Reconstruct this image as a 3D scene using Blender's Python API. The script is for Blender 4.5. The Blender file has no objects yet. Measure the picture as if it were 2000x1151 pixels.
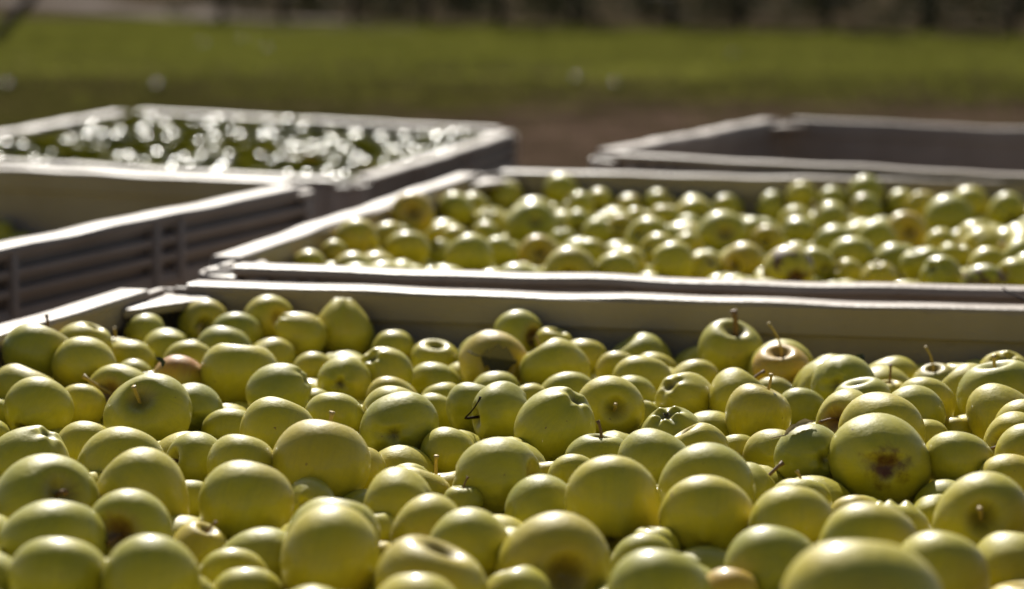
import bpy, bmesh, math, random
import numpy as np
from mathutils import Matrix, Vector, Euler

SC = bpy.context.scene
COL = SC.collection
R = math.radians

# ------------------------------------------------------------------ camera, sky, sun, exposure
cam = bpy.data.cameras.new("camera")
cam.lens = 85.0
cam.sensor_width = 36.0
cam.clip_start = 0.05
cam.clip_end = 1500.0
cam.dof.use_dof = True
cam.dof.focus_distance = 2.15
cam.dof.aperture_fstop = 4.3
cam_ob = bpy.data.objects.new("camera", cam)
COL.objects.link(cam_ob)
cam_ob.location = (0.0, 0.0, 1.165)
cam_ob.rotation_euler = (R(90) - 0.1420898, 0.0, 0.0)
SC.camera = cam_ob

SUN_EL, SUN_AZ = R(38), R(-7.5)          # azimuth measured from +Y towards +X
world = bpy.data.worlds.new("World")
SC.world = world
world.use_nodes = True
wn = world.node_tree.nodes
bg = wn["Background"]
sky = wn.new("ShaderNodeTexSky")
sky.sky_type = 'NISHITA'
sky.sun_disc = False
sky.sun_elevation = SUN_EL
sky.sun_rotation = SUN_AZ
sky.air_density = 0.8
sky.dust_density = 1.0
sky.ozone_density = 1.0
world.node_tree.links.new(sky.outputs[0], bg.inputs[0])
bg.inputs[1].default_value = 0.05

sun = bpy.data.lights.new("sun", 'SUN')
sun.energy = 5.0
sun.angle = R(0.53)
sun.color = (1.0, 0.955, 0.86)
sun_ob = bpy.data.objects.new("sun", sun)
COL.objects.link(sun_ob)
sd = Vector((math.sin(SUN_AZ) * math.cos(SUN_EL), math.cos(SUN_AZ) * math.cos(SUN_EL), math.sin(SUN_EL)))
sun_ob.rotation_euler = sd.to_track_quat('Z', 'Y').to_euler()
sun_ob.location = (0, 0, 30)

SC.view_settings.view_transform = 'Standard'
SC.view_settings.look = 'None'
SC.view_settings.gamma = 1.0
SC.view_settings.use_curve_mapping = False
SC.view_settings.exposure = 0.48

# ------------------------------------------------------------------ helpers
def tag(o, label=None, cat=None, group=None, kind=None):
    if label: o['label'] = label
    if cat: o['category'] = cat
    if group: o['group'] = group
    if kind: o['kind'] = kind
    return o

def mesh_from(name, verts, faces, smooth=False):
    me = bpy.data.meshes.new(name)
    me.from_pydata([tuple(v) for v in verts], [], [tuple(f) for f in faces])
    if smooth:
        me.polygons.foreach_set('use_smooth', [True] * len(me.polygons))
    me.update()
    return me

def ob(name, me, mat=None, parent=None):
    o = bpy.data.objects.new(name, me)
    COL.objects.link(o)
    if mat is not None and len(me.materials) == 0:
        me.materials.append(mat)
    if parent is not None:
        o.parent = parent
    return o

def empty(name, loc, rot=(0, 0, 0)):
    o = bpy.data.objects.new(name, None)
    COL.objects.link(o)
    o.empty_display_size = 0.1
    o.location = loc
    o.rotation_euler = rot
    return o

def tube(path, radii, n=7, cap=True):
    """tapered tube along a list of points; returns verts, faces"""
    P = [Vector(p) for p in path]
    V, Fc = [], []
    up = Vector((0.3, 0.9, 0.2)).normalized()
    for i, p in enumerate(P):
        d = (P[min(i + 1, len(P) - 1)] - P[max(i - 1, 0)]).normalized()
        a = d.cross(up)
        if a.length < 1e-3: a = d.cross(Vector((1, 0, 0)))
        a.normalize(); b = d.cross(a)
        for k in range(n):
            t = 2 * math.pi * k / n
            V.append(p + (a * math.cos(t) + b * math.sin(t)) * radii[i])
    for i in range(len(P) - 1):
        for k in range(n):
            Fc.append((i * n + k, i * n + (k + 1) % n, (i + 1) * n + (k + 1) % n, (i + 1) * n + k))
    if cap:
        Fc.append(tuple(range(n - 1, -1, -1)))
        Fc.append(tuple(range((len(P) - 1) * n, len(P) * n)))
    return V, Fc

# node helpers
class NT:
    def __init__(s, name):
        s.m = bpy.data.materials.new(name); s.m.use_nodes = True
        s.n = s.m.node_tree.nodes; s.l = s.m.node_tree.links
        s.b = s.n["Principled BSDF"]; s.out = s.n["Material Output"]
    def add(s, t, **kw):
        x = s.n.new(t)
        for k, v in kw.items(): setattr(x, k, v)
        return x
    def set(s, sock, v):
        if hasattr(v, 'is_output') or isinstance(v, bpy.types.NodeSocket): s.l.new(v, sock)
        else: sock.default_value = v
    def math(s, op, a, b=0.0, c=None, clamp=False):
        x = s.add('ShaderNodeMath', operation=op); x.use_clamp = clamp
        s.set(x.inputs[0], a); s.set(x.inputs[1], b)
        if c is not None: s.set(x.inputs[2], c)
        return x.outputs[0]
    def mix(s, f, a, b, mode='MIX'):
        x = s.add('ShaderNodeMix', data_type='RGBA', blend_type=mode)
        s.set(x.inputs[0], f); s.set(x.inputs[6], a); s.set(x.inputs[7], b)
        return x.outputs[2]
    def noise(s, vec, scale, detail=2.0, rough=0.5):
        x = s.add('ShaderNodeTexNoise'); s.set(x.inputs['Vector'], vec)
        x.inputs['Scale'].default_value = scale; x.inputs['Detail'].default_value = detail
        x.inputs['Roughness'].default_value = rough
        return x.outputs[0]
    def ramp(s, v, lo, hi):
        x = s.add('ShaderNodeMapRange', interpolation_type='SMOOTHSTEP')
        s.set(x.inputs[0], v); x.inputs[1].default_value = lo; x.inputs[2].default_value = hi
        return x.outputs[0]
    def attr(s, name, typ):
        x = s.add('ShaderNodeAttribute', attribute_type=typ); x.attribute_name = name
        return x
def rgb(r, g, b): return (r, g, b, 1.0)

# ------------------------------------------------------------------ materials
def mat_apple(name, glint_dark):
    t = NT(name)
    lp = t.attr('lpos', 'GEOMETRY').outputs['Vector']
    sep = t.add('ShaderNodeSeparateXYZ'); t.l.new(lp, sep.inputs[0])
    x, y, z = sep.outputs
    rho = t.math('SQRT', t.math('ADD', t.math('MULTIPLY', x, x), t.math('MULTIPLY', y, y)))
    rnd = t.math('ADD', t.attr('seed', 'OBJECT').outputs['Fac'], t.attr('vseed', 'GEOMETRY').outputs['Fac'])
    off = t.add('ShaderNodeCombineXYZ')
    t.set(off.inputs[0], t.math('MULTIPLY', rnd, 37.0)); t.set(off.inputs[1], t.math('MULTIPLY', rnd, 91.0))
    va = t.add('ShaderNodeVectorMath', operation='ADD'); t.l.new(lp, va.inputs[0]); t.l.new(off.outputs[0], va.inputs[1])
    v = va.outputs[0]
    tone = t.math('ADD', t.attr('tone', 'OBJECT').outputs['Fac'], t.attr('vtone', 'GEOMETRY').outputs['Fac'])
    n1 = t.noise(v, 1.3, 3)
    ff = t.math('ADD', tone, t.math('MULTIPLY', t.math('SUBTRACT', n1, 0.5), 0.55))
    cr = t.add('ShaderNodeValToRGB'); t.set(cr.inputs[0], ff)
    e = cr.color_ramp.elements
    e[0].position = 0.0; e[0].color = rgb(0.270, 0.270, 0.010)
    e[1].position = 1.0; e[1].color = rgb(0.58, 0.34, 0.022)
    q = e.new(0.35); q.color = rgb(0.470, 0.410, 0.009)
    q = e.new(0.62); q.color = rgb(0.560, 0.455, 0.011)
    c = cr.outputs[0]
    if glint_dark: c = t.mix(0.80, c, rgb(0.022, 0.026, 0.006))  # skin colour darkened so that the sun glints stand out
    # pale waxy bloom in soft patches
    bl = t.ramp(t.noise(v, 2.0, 4, 0.6), 0.30, 0.70)
    c = t.mix(t.math('MULTIPLY', bl, 0.0 if glint_dark else 0.16), c, rgb(0.42, 0.40, 0.18))
    # fine streaks running from the stem
    at = t.math('ARCTAN2', y, x)
    cmb = t.add('ShaderNodeCombineXYZ')
    t.set(cmb.inputs[0], t.math('MULTIPLY', at, 5.0)); t.set(cmb.inputs[1], t.math('MULTIPLY', z, 0.7)); t.set(cmb.inputs[2], t.math('MULTIPLY', rnd, 50.0))
    st = t.noise(cmb.outputs[0], 2.2, 3)
    c = t.mix(t.math('MULTIPLY', t.ramp(st, 0.45, 0.75), 0.16), c, rgb(0.20, 0.21, 0.035))
    c = t.mix(t.math('MULTIPLY', t.ramp(t.noise(v, 22.0, 3, 0.7), 0.35, 0.70), 0.16), c, rgb(0.28, 0.25, 0.03))
    # blush on one cheek
    bsh = t.attr('blush', 'OBJECT').outputs['Fac']
    cheek = t.ramp(t.math('ADD', t.math('MULTIPLY', x, 0.45), t.math('ADD', t.math('MULTIPLY', z, 0.75), t.math('MULTIPLY', st, 0.6))), 0.0, 1.25)
    c = t.mix(t.math('MULTIPLY', bsh, cheek), c, rgb(0.46, 0.12, 0.045))
    # stem hollow: greenish to brown russet, which also paints the shade inside hollows
    top = t.math('GREATER_THAN', z, 0.0)
    rr = t.math('ADD', rho, t.math('MULTIPLY', t.math('SUBTRACT', st, 0.5), 0.38))
    hol = t.math('MULTIPLY', t.math('SUBTRACT', 1.0, t.ramp(rr, 0.05, 0.42)), top)
    c = t.mix(t.math('MULTIPLY', hol, 0.62), c, rgb(0.15, 0.115, 0.028))
    rus_shade = t.attr('russet', 'OBJECT').outputs['Fac']
    hol2 = t.math('MULTIPLY', t.math('SUBTRACT', 1.0, t.ramp(rr, 0.15, 0.70)), top)
    c = t.mix(t.math('MULTIPLY', hol2, rus_shade), c, rgb(0.20, 0.075, 0.030))
    # blossom end
    bot = t.math('LESS_THAN', z, 0.0)
    cal = t.math('MULTIPLY', t.math('SUBTRACT', 1.0, t.ramp(rr, 0.02, 0.24)), bot)
    c = t.mix(t.math('MULTIPLY', cal, 0.75), c, rgb(0.075, 0.055, 0.018))
    crs = t.attr('calyx_russet', 'OBJECT').outputs['Fac']
    rc = t.math('ADD', rho, t.math('MULTIPLY', t.math('SUBTRACT', t.noise(v, 3.2, 4, 0.65), 0.5), 0.9))
    cal2 = t.math('MULTIPLY', t.math('SUBTRACT', 1.0, t.ramp(rc, 0.08, 0.52)), bot)
    c = t.mix(t.math('MULTIPLY', cal2, crs), c, rgb(0.10, 0.035, 0.012))
    # lenticels, scuffs and small brown flecks
    vo = t.add('ShaderNodeTexVoronoi'); t.l.new(v, vo.inputs['Vector']); vo.inputs['Scale'].default_value = 13.0
    dot = t.math('SUBTRACT', 1.0, t.ramp(vo.outputs['Distance'], 0.05, 0.13))
    c = t.mix(t.math('MULTIPLY', dot, 0.36), c, rgb(0.20, 0.17, 0.06))
    fl = t.ramp(t.noise(v, 6.5, 2), 0.735, 0.78)
    c = t.mix(t.math('MULTIPLY', fl, 0.75), c, rgb(0.16, 0.085, 0.03))
    rot = t.attr('rot', 'OBJECT').outputs['Fac']
    rt = t.ramp(t.noise(v, 1.6, 4, 0.6), 0.48, 0.56)
    c = t.mix(t.math('MULTIPLY', rt, rot), c, rgb(0.11, 0.04, 0.014))
    t.set(t.b.inputs['Base Color'], c)
    rg = t.math('ADD', 0.45 if glint_dark else 0.38, t.math('MULTIPLY', t.noise(v, 5.0, 4, 0.65), 0.20))
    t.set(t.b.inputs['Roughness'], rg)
    t.b.inputs['Specular IOR Level'].default_value = 0.0 if glint_dark else 0.45
    t.b.inputs['Sheen Weight'].default_value = 0.0 if glint_dark else 0.04
    t.b.inputs['Sheen Roughness'].default_value = 0.5
    t.b.inputs['Sheen Tint'].default_value = rgb(1.0, 0.98, 0.88)
    t.b.inputs['IOR'].default_value = 1.45
    t.b.inputs['Subsurface Weight'].default_value = 0.0 if glint_dark else 0.20
    t.b.inputs['Subsurface Radius'].default_value = (1.0, 0.85, 0.10)
    t.b.inputs['Subsurface Scale'].default_value = 0.014
    bp = t.add('ShaderNodeBump'); t.b.inputs['Coat Weight'].default_value = 0.28; t.b.inputs['Coat Roughness'].default_value = 0.24 if glint_dark else 0.10
    if glint_dark:      # coat differs by fruit, so only some of them glint
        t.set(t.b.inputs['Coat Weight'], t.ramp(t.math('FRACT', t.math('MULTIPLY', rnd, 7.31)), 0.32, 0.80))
    bp.inputs['Strength'].default_value = 0.02 if glint_dark else 0.07; bp.inputs['Distance'].default_value = 0.05
    hgt = t.math('ADD', t.noise(v, 4.0, 5, 0.6), t.math('MULTIPLY', t.noise(v, 40.0, 3), 0.10))
    t.set(bp.inputs['Height'], hgt); t.l.new(bp.outputs[0], t.b.inputs['Normal'])
    return t.m

def mat_simple(name, col, rough=0.6, var=0.25, scale=30.0, trans=0.0, bump=0.0, spec=0.4):
    t = NT(name)
    tc = t.add('ShaderNodeTexCoord').outputs['Object']
    n = t.noise(tc, scale, 4, 0.6)
    dark = rgb(*[k * (1 - var) for k in col]); lite = rgb(*[min(1, k * (1 + var)) for k in col])
    t.set(t.b.inputs['Base Color'], t.mix(t.ramp(n, 0.3, 0.7), dark, lite))
    t.b.inputs['Roughness'].default_value = rough
    t.b.inputs['Specular IOR Level'].default_value = spec
    if bump:
        bp = t.add('ShaderNodeBump'); bp.inputs['Strength'].default_value = bump; bp.inputs['Distance'].default_value = 0.01
        t.set(bp.inputs['Height'], n); t.l.new(bp.outputs[0], t.b.inputs['Normal'])
    if trans:
        tr = t.add('ShaderNodeBsdfTranslucent'); tr.inputs[0].default_value = rgb(*[min(1, k * 1.6) for k in col])
        mx = t.add('ShaderNodeMixShader'); mx.inputs[0].default_value = trans
        t.l.new(t.b.outputs[0], mx.inputs[1]); t.l.new(tr.outputs[0], mx.inputs[2]); t.l.new(mx.outputs[0], t.out.inputs[0])
    return t.m

def mat_bin():
    t = NT("bin_plastic")
    g = t.add('ShaderNodeTexCoord').outputs['Object']
    big = t.noise(g, 5.0, 4, 0.6)
    c = t.mix(t.ramp(big, 0.3, 0.7), rgb(0.262, 0.200, 0.146), rgb(0.335, 0.265, 0.203))
    # vertical dust streaks and scuffs
    mp = t.add('ShaderNodeMapping'); t.l.new(g, mp.inputs[0]); mp.inputs['Scale'].default_value = (26, 26, 2.2)
    stv = t.ramp(t.noise(mp.outputs[0], 1.0, 4, 0.6), 0.52, 0.75)
    c = t.mix(t.math('MULTIPLY', stv, 0.35), c, rgb(0.22, 0.16, 0.115))
    sp = t.ramp(t.noise(g, 60.0, 3, 0.7), 0.62, 0.72)
    c = t.mix(t.math('MULTIPLY', sp, 0.45), c, rgb(0.22, 0.16, 0.11))
    t.set(t.b.inputs['Base Color'], c)
    t.set(t.b.inputs['Roughness'], t.math('ADD', 0.34, t.math('MULTIPLY', t.noise(g, 40.0, 3), 0.25)))
    bp = t.add('ShaderNodeBump'); bp.inputs['Strength'].default_value = 0.25; bp.inputs['Distance'].default_value = 0.004
    t.set(bp.inputs['Height'], t.noise(g, 90.0, 4, 0.6)); t.l.new(bp.outputs[0], t.b.inputs['Normal'])
    return t.m

def mat_ground():
    t = NT("ground_soil_and_turf")
    g = t.add('ShaderNodeNewGeometry').outputs['Position']
    sep = t.add('ShaderNodeSeparateXYZ'); t.l.new(g, sep.inputs[0]); x, y, z = sep.outputs
    n0 = t.noise(g, 0.35, 4, 0.6); n1 = t.noise(g, 1.4, 5, 0.65); n2 = t.noise(g, 9.0, 5, 0.7)
    soil = t.mix(t.ramp(n1, 0.3, 0.7), rgb(0.026, 0.018, 0.010), rgb(0.118, 0.078, 0.056))
    soil = t.mix(t.math('MULTIPLY', t.ramp(n2, 0.45, 0.7), 0.5), soil, rgb(0.055, 0.040, 0.030))
    dim = t.mix(t.ramp(n1, 0.3, 0.7), rgb(0.036, 0.031, 0.010), rgb(0.075, 0.066, 0.017))
    turf = t.mix(t.ramp(n0, 0.35, 0.65), rgb(0.046, 0.044, 0.014), rgb(0.140, 0.140, 0.024))
    # edge of the bare patch bends towards the bins on the left
    ye = t.math('ADD', y, t.math('ADD', t.math('MULTIPLY', t.math('SUBTRACT', n0, 0.5), 9.0), t.math('MULTIPLY', t.math('SUBTRACT', n1, 0.5), 3.5)))
    xb = t.math('MULTIPLY', t.ramp(x, -2.2, 0.3), 4.6)
    a = t.ramp(t.math('SUBTRACT', ye, xb), 12.6, 15.4)
    b = t.ramp(t.math('ADD', ye, t.math('MULTIPLY', x, 0.30)), 18.0, 25.5)
    c = t.mix(a, soil, dim); c = t.mix(b, c, turf)
    # worn brown blotches in the turf, thinning out further away
    wn_ = t.noise(g, 0.75, 4, 0.6)
    wear = t.math('MULTIPLY', t.ramp(wn_, 0.48, 0.62), t.math('SUBTRACT', 1.0, t.ramp(y, 21.0, 33.0)))
    c = t.mix(t.math('MULTIPLY', wear, 0.8), c, rgb(0.050, 0.036, 0.022))
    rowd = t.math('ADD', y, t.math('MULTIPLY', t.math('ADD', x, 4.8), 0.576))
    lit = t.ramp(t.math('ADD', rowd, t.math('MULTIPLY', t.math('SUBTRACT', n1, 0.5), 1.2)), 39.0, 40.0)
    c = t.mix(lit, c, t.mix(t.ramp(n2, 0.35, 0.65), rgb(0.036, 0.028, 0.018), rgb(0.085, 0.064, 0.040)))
    far = t.ramp(y, 70.0, 160.0)
    c = t.mix(far, c, rgb(0.07, 0.075, 0.03))
    t.set(t.b.inputs['Base Color'], c); t.b.inputs['Roughness'].default_value = 1.0
    t.b.inputs['Specular IOR Level'].default_value = 0.0
    bp = t.add('ShaderNodeBump'); bp.inputs['Strength'].default_value = 0.8; bp.inputs['Distance'].default_value = 0.05
    t.set(bp.inputs['Height'], t.math('ADD', n2, t.math('MULTIPLY', n1, 0.8))); t.l.new(bp.outputs[0], t.b.inputs['Normal'])
    return t.m

M_APPLE = mat_apple("apple_skin", False)
M_APPLE_GLINT_DARK = mat_apple("apple_skin_shiny_darkened", True)
M_BIN = mat_bin()
M_STEM = mat_simple("stem_brown", (0.17, 0.095, 0.042), 0.6, 0.4, 60)
M_STEM_PALE = mat_simple("stem_straw", (0.42, 0.30, 0.095), 0.55, 0.35, 60)
M_STEM_DARK = mat_simple("stem_dark", (0.020, 0.012, 0.009), 0.8, 0.4, 60, spec=0.05)
M_CALYX = mat_simple("sepal_dry", (0.075, 0.055, 0.022), 0.8, 0.4, 60)
M_LEAF_DRY = mat_simple("leaf_dry", (0.060, 0.050, 0.018), 0.7, 0.45, 90, trans=0.15)
M_LEAF_DARK = mat_simple("leaf_dark", (0.030, 0.034, 0.016), 0.65, 0.4, 90, trans=0.1)
M_LEAF_PALE = mat_simple("leaf_pale", (0.33, 0.26, 0.15), 0.7, 0.3, 90, trans=0.2)
M_GROUND = mat_ground()
M_GRASS = mat_simple("grass_blades", (0.105, 0.106, 0.019), 0.6, 0.6, 0.45, trans=0.40, spec=0.08)
M_GRASS_DRY = mat_simple("grass_worn", (0.060, 0.055, 0.016), 0.7, 0.4, 0.9, trans=0.30, spec=0.03)
M_TRACK = mat_simple("track_gravel", (0.150, 0.125, 0.108), 0.95, 0.25, 3.0, bump=0.6, spec=0.0)
M_BARK = mat_simple("tree_bark", (0.060, 0.045, 0.034), 0.9, 0.4, 25, bump=0.8)
M_TREE_LEAF = mat_simple("tree_leaves", (0.030, 0.034, 0.012), 0.65, 0.45, 2.5, trans=0.20, spec=0.02)
M_POST = mat_simple("weathered_post", (0.060, 0.048, 0.038), 0.9, 0.35, 14, bump=0.6)

# ------------------------------------------------------------------ ground, track
BINS = {'F': [[-0.06439, 2.05656, 0.77629], [-15.83503, -0.3391, -0.56821]], 'S': [[0.34509, 3.52705, 0.77583], [-12.90832, -0.42402, -0.04983]], 'B': [[-0.73303, 6.20118, 0.67888], [-14.45451, 0.38257, 1.7878]], 'C': [[-1.14835, 3.61377, 0.77946], [-22.59031, 0.13427, 0.39481]], 'D': [[0.93559, 4.89095, 0.77157], [-19.55074, -1.19602, 1.05314]]}
BIN_W, BIN_L, BIN_H = 1.2, 1.47, 0.78
bin_M = {}
for k, (c, (yaw, tx, ty)) in BINS.items():
    rot = Matrix.Rotation(R(yaw), 4, 'Z') @ Matrix.Rotation(R(tx), 4, 'X') @ Matrix.Rotation(R(ty), 4, 'Y')
    bin_M[k] = Matrix.Translation(Vector(c)) @ rot @ Matrix.Translation(Vector((-BIN_W / 2, -BIN_L / 2, 0)))

def ground_z(x, y):
    """gently uneven yard: follows the underside of every bin, level further out"""
    w0, s = 0.12, 0.0
    acc = 0.0
    for k, (c, (yaw, tx, ty)) in BINS.items():
        n = (bin_M[k].to_3x3() @ Vector((0, 0, 1)))
        base = Vector(c) - n * (BIN_H - 0.012)
        d = math.hypot(x - c[0], y - c[1])
        w = math.exp(-(d / 0.85) ** 2)
        zz = base.z - (n.x * (x - base.x) + n.y * (y - base.y)) / n.z
        acc += w * max(-0.3, min(0.3, zz)); s += w
    near = acc / (s + w0)
    bump = 0.018 * math.sin(0.9 * x + 0.4 * y) * math.sin(0.7 * y - 0.3 * x + 1.0)
    return near + bump * min(1.0, max(0.0, (y - 8.0) / 4.0))

def axis(a, b, step, far):
    core = list(np.arange(a, b + 1e-6, step))
    out, d = [], step
    x = b
    while x < far:
        d *= 1.5; x += d; out.append(x)
    lo, d, x = [], step, a
    while x > -far:
        d *= 1.5; x -= d; lo.append(x)
    return lo[::-1] + core + out
gx, gy = axis(-6, 6, 0.3, 420), axis(-1.5, 40, 0.35, 420)
gv = [(x, y, ground_z(x, y)) for y in gy for x in gx]
nx_ = len(gx)
gf = [(j * nx_ + i, j * nx_ + i + 1, (j + 1) * nx_ + i + 1, (j + 1) * nx_ + i) for j in range(len(gy) - 1) for i in range(nx_ - 1)]
tag(ob("ground", mesh_from("ground", gv, gf, True), M_GROUND), kind='structure')

# pale gravel track running off to the left behind the grass
tv, tf = [], []
ctl = [(-22.0, 76.0), (-14.5, 59.5), (-8.7, 47.0), (-5.2, 38.9), (-3.2, 35.4), (-1.6, 34.2)]
wid = [4.2, 4.0, 3.6, 3.0, 2.2, 0.5]
for i, ((a, b), w) in enumerate(zip(ctl, wid)):
    for j in range(5):
        px, py = a + w * j / 4 * 0.75, b + w * j / 4 * 0.66
        tv.append((px, py, ground_z(px, py) + 0.006))
for i in range(len(ctl) - 1):
    for j in range(4):
        tf.append((i * 5 + j, i * 5 + j + 1, (i + 1) * 5 + j + 1, (i + 1) * 5 + j))
tag(ob("gravel_track", mesh_from("gravel_track", tv, tf, True), M_TRACK), kind='structure')

# ------------------------------------------------------------------ harvest bins
def rounded(bm_boxes, bev=0.003, seg=2):
    """list of (x0,x1,y0,y1,z0,z1) in side coordinates -> bevelled mesh arrays"""
    bm = bmesh.new()
    for (x0, x1, y0, y1, z0, z1) in bm_boxes:
        r = bmesh.ops.create_cube(bm, size=1.0)
        for v in r['verts']:
            v.co = Vector(((x0 + x1) / 2 + v.co.x * (x1 - x0), (y0 + y1) / 2 + v.co.y * (y1 - y0), (z0 + z1) / 2 + v.co.z * (z1 - z0)))
    if bev:
        bmesh.ops.bevel(bm, geom=bm.edges[:], offset=bev, segments=seg, profile=0.5, affect='EDGES')
    return bm

def prism(poly, z0, z1, bev=0.0025):
    bm = bmesh.new()
    vs = [bm.verts.new((x, y, z1)) for x, y in poly]
    f = bm.faces.new(vs)
    r = bmesh.ops.extrude_face_region(bm, geom=[f])
    for v in [e for e in r['geom'] if isinstance(e, bmesh.types.BMVert)]: v.co.z = z0
    bmesh.ops.recalc_face_normals(bm, faces=bm.faces[:])
    if bev:
        ed = [e for e in bm.edges if abs(e.verts[0].co.z - e.verts[1].co.z) < 1e-6]
        bmesh.ops.bevel(bm, geom=ed, offset=bev, segments=2, profile=0.5, affect='EDGES')
    return bm

def bm_done(bm, name, M=None, smooth=True):
    if M is not None: bm.transform(M)
    me = bpy.data.meshes.new(name)
    bm.to_mesh(me); bm.free()
    if smooth:
        me.polygons.foreach_set('use_smooth', [True] * len(me.polygons))
        try: me.set_sharp_from_angle(angle=R(35))
        except Exception: pass
    me.materials.append(M_BIN)
    return me

def rail_bm(ln, seed):
    """top rail: a bevelled bar with slight sag and outward bow, s along x, depth inward along y"""
    rg = random.Random(seed)
    c = 0.096 if ln > 1.3 else 0.064
    n = 36
    prof = [(0.003, -0.012), (0.0, -0.009), (0.0, -0.003), (0.0012, -0.0010), (0.004, 0.0), (0.0365, 0.0), (0.0392, -0.0010), (0.0404, -0.003), (0.0404, -0.009), (0.038, -0.012)]
    bm = bmesh.new()
    a1, a2, a3 = rg.uniform(0, 6), rg.uniform(0, 6), rg.uniform(0, 6)
    rings = []
    for i in range(n + 1):
        s = c + (ln - 2 * c) * i / n
        u = i / n
        env = math.sin(math.pi * u)
        dz = env * (0.0012 * math.sin(5 * u * 3.1 + a1) + 0.0008 * math.sin(13 * u * 3.1 + a2)) - 0.0015 * env
        dy = -0.004 * env + env * 0.0012 * math.sin(9 * u * 3.1 + a3)
        rings.append([bm.verts.new((s, y + dy, z + dz)) for y, z in prof])
    m = len(prof)
    for i in range(n):
        for k in range(m):
            bm.faces.new((rings[i][k], rings[i + 1][k], rings[i + 1][(k + 1) % m], rings[i][(k + 1) % m]))
    bm.faces.new(rings[0][::-1]); bm.faces.new(rings[n])
    bmesh.ops.recalc_face_normals(bm, faces=bm.faces[:])
    return bm

def band_bm(ln):
    """thicker band under the rail on the inside, stepping up near the corners"""
    e, st = 0.046, 0.112
    poly = [(e, -0.005), (ln - e, -0.005), (ln - e, -0.0215), (ln - st, -0.0215), (ln - st - 0.003, -0.0375), (st + 0.003, -0.0375), (st, -0.0215), (e, -0.0215)]
    bm = prism(poly, 0.0, 0.0105, bev=0.0)
    # prism lies in x/y(=height), z = thickness  ->  x = s, y = depth, z = height
    for v in bm.verts:
        h, th = v.co.y, v.co.z
        v.co.y = 0.0283 + th; v.co.z = h
    bmesh.ops.recalc_face_normals(bm, faces=bm.faces[:])
    bmesh.ops.bevel(bm, geom=bm.edges[:], offset=0.0012, segments=1, profile=0.5, affect='EDGES')
    return bm

SIDES = {  # name: (length, matrix from side coordinates to bin coordinates)
    'front': (BIN_W, Matrix.Identity(4)),
    'back': (BIN_W, Matrix.Translation((BIN_W, BIN_L, 0)) @ Matrix.Rotation(math.pi, 4, 'Z')),
    'left': (BIN_L, Matrix.Translation((0, BIN_L, 0)) @ Matrix.Rotation(-math.pi / 2, 4, 'Z')),
    'right': (BIN_L, Matrix.Translation((BIN_W, 0, 0)) @ Matrix.Rotation(math.pi / 2, 4, 'Z')),
}
bin_parts = []      # (part name, mesh)
for si, (sn, (ln, SM)) in enumerate(SIDES.items()):
    long = sn in ('left', 'right')
    a = 0.0203 if long else 0.0306
    bin_parts.append(('inner_wall', bm_done(rounded([(a, ln - a, 0.0200, 0.0302, -0.664, -0.008)], 0.001, 1), 'inner_wall', SM)))
    bin_parts.append(('rim_rail', bm_done(rail_bm(ln, si + 3), 'rim_rail', SM)))
    bin_parts.append(('rim_band', bm_done(band_bm(ln), 'rim_band', SM)))
    e = 0.072
    if long:
        for z1, z0 in ((-0.0125, -0.021), (-0.036, -0.0475), (-0.0625, -0.074), (-0.420, -0.432), (-0.447, -0.459)):
            bin_parts.append(('slat', bm_done(rounded([(e, ln - e, 0.003, 0.0196, z0, z1)], 0.002), 'slat', SM)))
        bin_parts.append(('lower_panel', bm_done(rounded([(e, ln - e, 0.004, 0.0196, -0.405, -0.090)], 0.003), 'lower_panel', SM)))
        bin_parts.append(('lower_panel', bm_done(rounded([(e, ln - e, 0.004, 0.0196, -0.664, -0.474)], 0.003), 'lower_panel', SM)))
        for q in (0.480, 0.550, ln - 0.480, ln - 0.550):
            bin_parts.append(('rib', bm_done(rounded([(q - 0.007, q + 0.007, -0.001, 0.0192, -0.640, -0.0128)], 0.002), 'rib', SM)))
        for q in (0.515, ln - 0.515):
            bin_parts.append(('rib_plate', bm_done(rounded([(q - 0.0275, q + 0.0275, -0.0005, 0.0037, -0.395, -0.098)], 0.001, 1), 'rib_plate', SM)))
    else:
        bin_parts.append(('outer_panel', bm_done(rounded([(e, ln - e, 0.012, 0.0196, -0.664, -0.0135)], 0.003), 'outer_panel', SM)))
        for q, w in ((0.098, 0.022), (0.142, 0.010), (0.165, 0.012), (ln / 2 - 0.048, 0.010), (ln / 2 + 0.048, 0.010), (ln - 0.165, 0.012), (ln - 0.142, 0.010), (ln - 0.098, 0.022)):
            bin_parts.append(('rib', bm_done(rounded([(q - w / 2, q + w / 2, 0.002, 0.0118, -0.640, -0.0138)], 0.002), 'rib', SM)))

def arc(cx, cy, r, a0, a1, n):
    return [(cx + r * math.cos(R(a0 + (a1 - a0) * i / n)), cy + r * math.sin(R(a0 + (a1 - a0) * i / n))) for i in range(n + 1)]
plate = arc(0.060, 0.060, 0.058, 180, 270, 8) + [(0.069, 0.002), (0.0695, 0.0415), (0.0715, 0.0418), (0.096, 0.046), (0.102, 0.060), (0.096, 0.072), (0.080, 0.099), (0.066, 0.132), (0.052, 0.166), (0.0418, 0.170), (0.0415, 0.101), (0.002, 0.099)]
post = arc(0.060, 0.060, 0.057, 180, 270, 8) + [(0.071, 0.003), (0.071, 0.0255), (0.040, 0.0262), (0.0262, 0.040), (0.0255, 0.071), (0.003, 0.071)]
CORN = [Matrix.Identity(4), Matrix.Translation((BIN_W, 0, 0)) @ Matrix.Rotation(math.pi / 2, 4, 'Z'),
        Matrix.Translation((BIN_W, BIN_L, 0)) @ Matrix.Rotation(math.pi, 4, 'Z'), Matrix.Translation((0, BIN_L, 0)) @ Matrix.Rotation(-math.pi / 2, 4, 'Z')]
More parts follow.
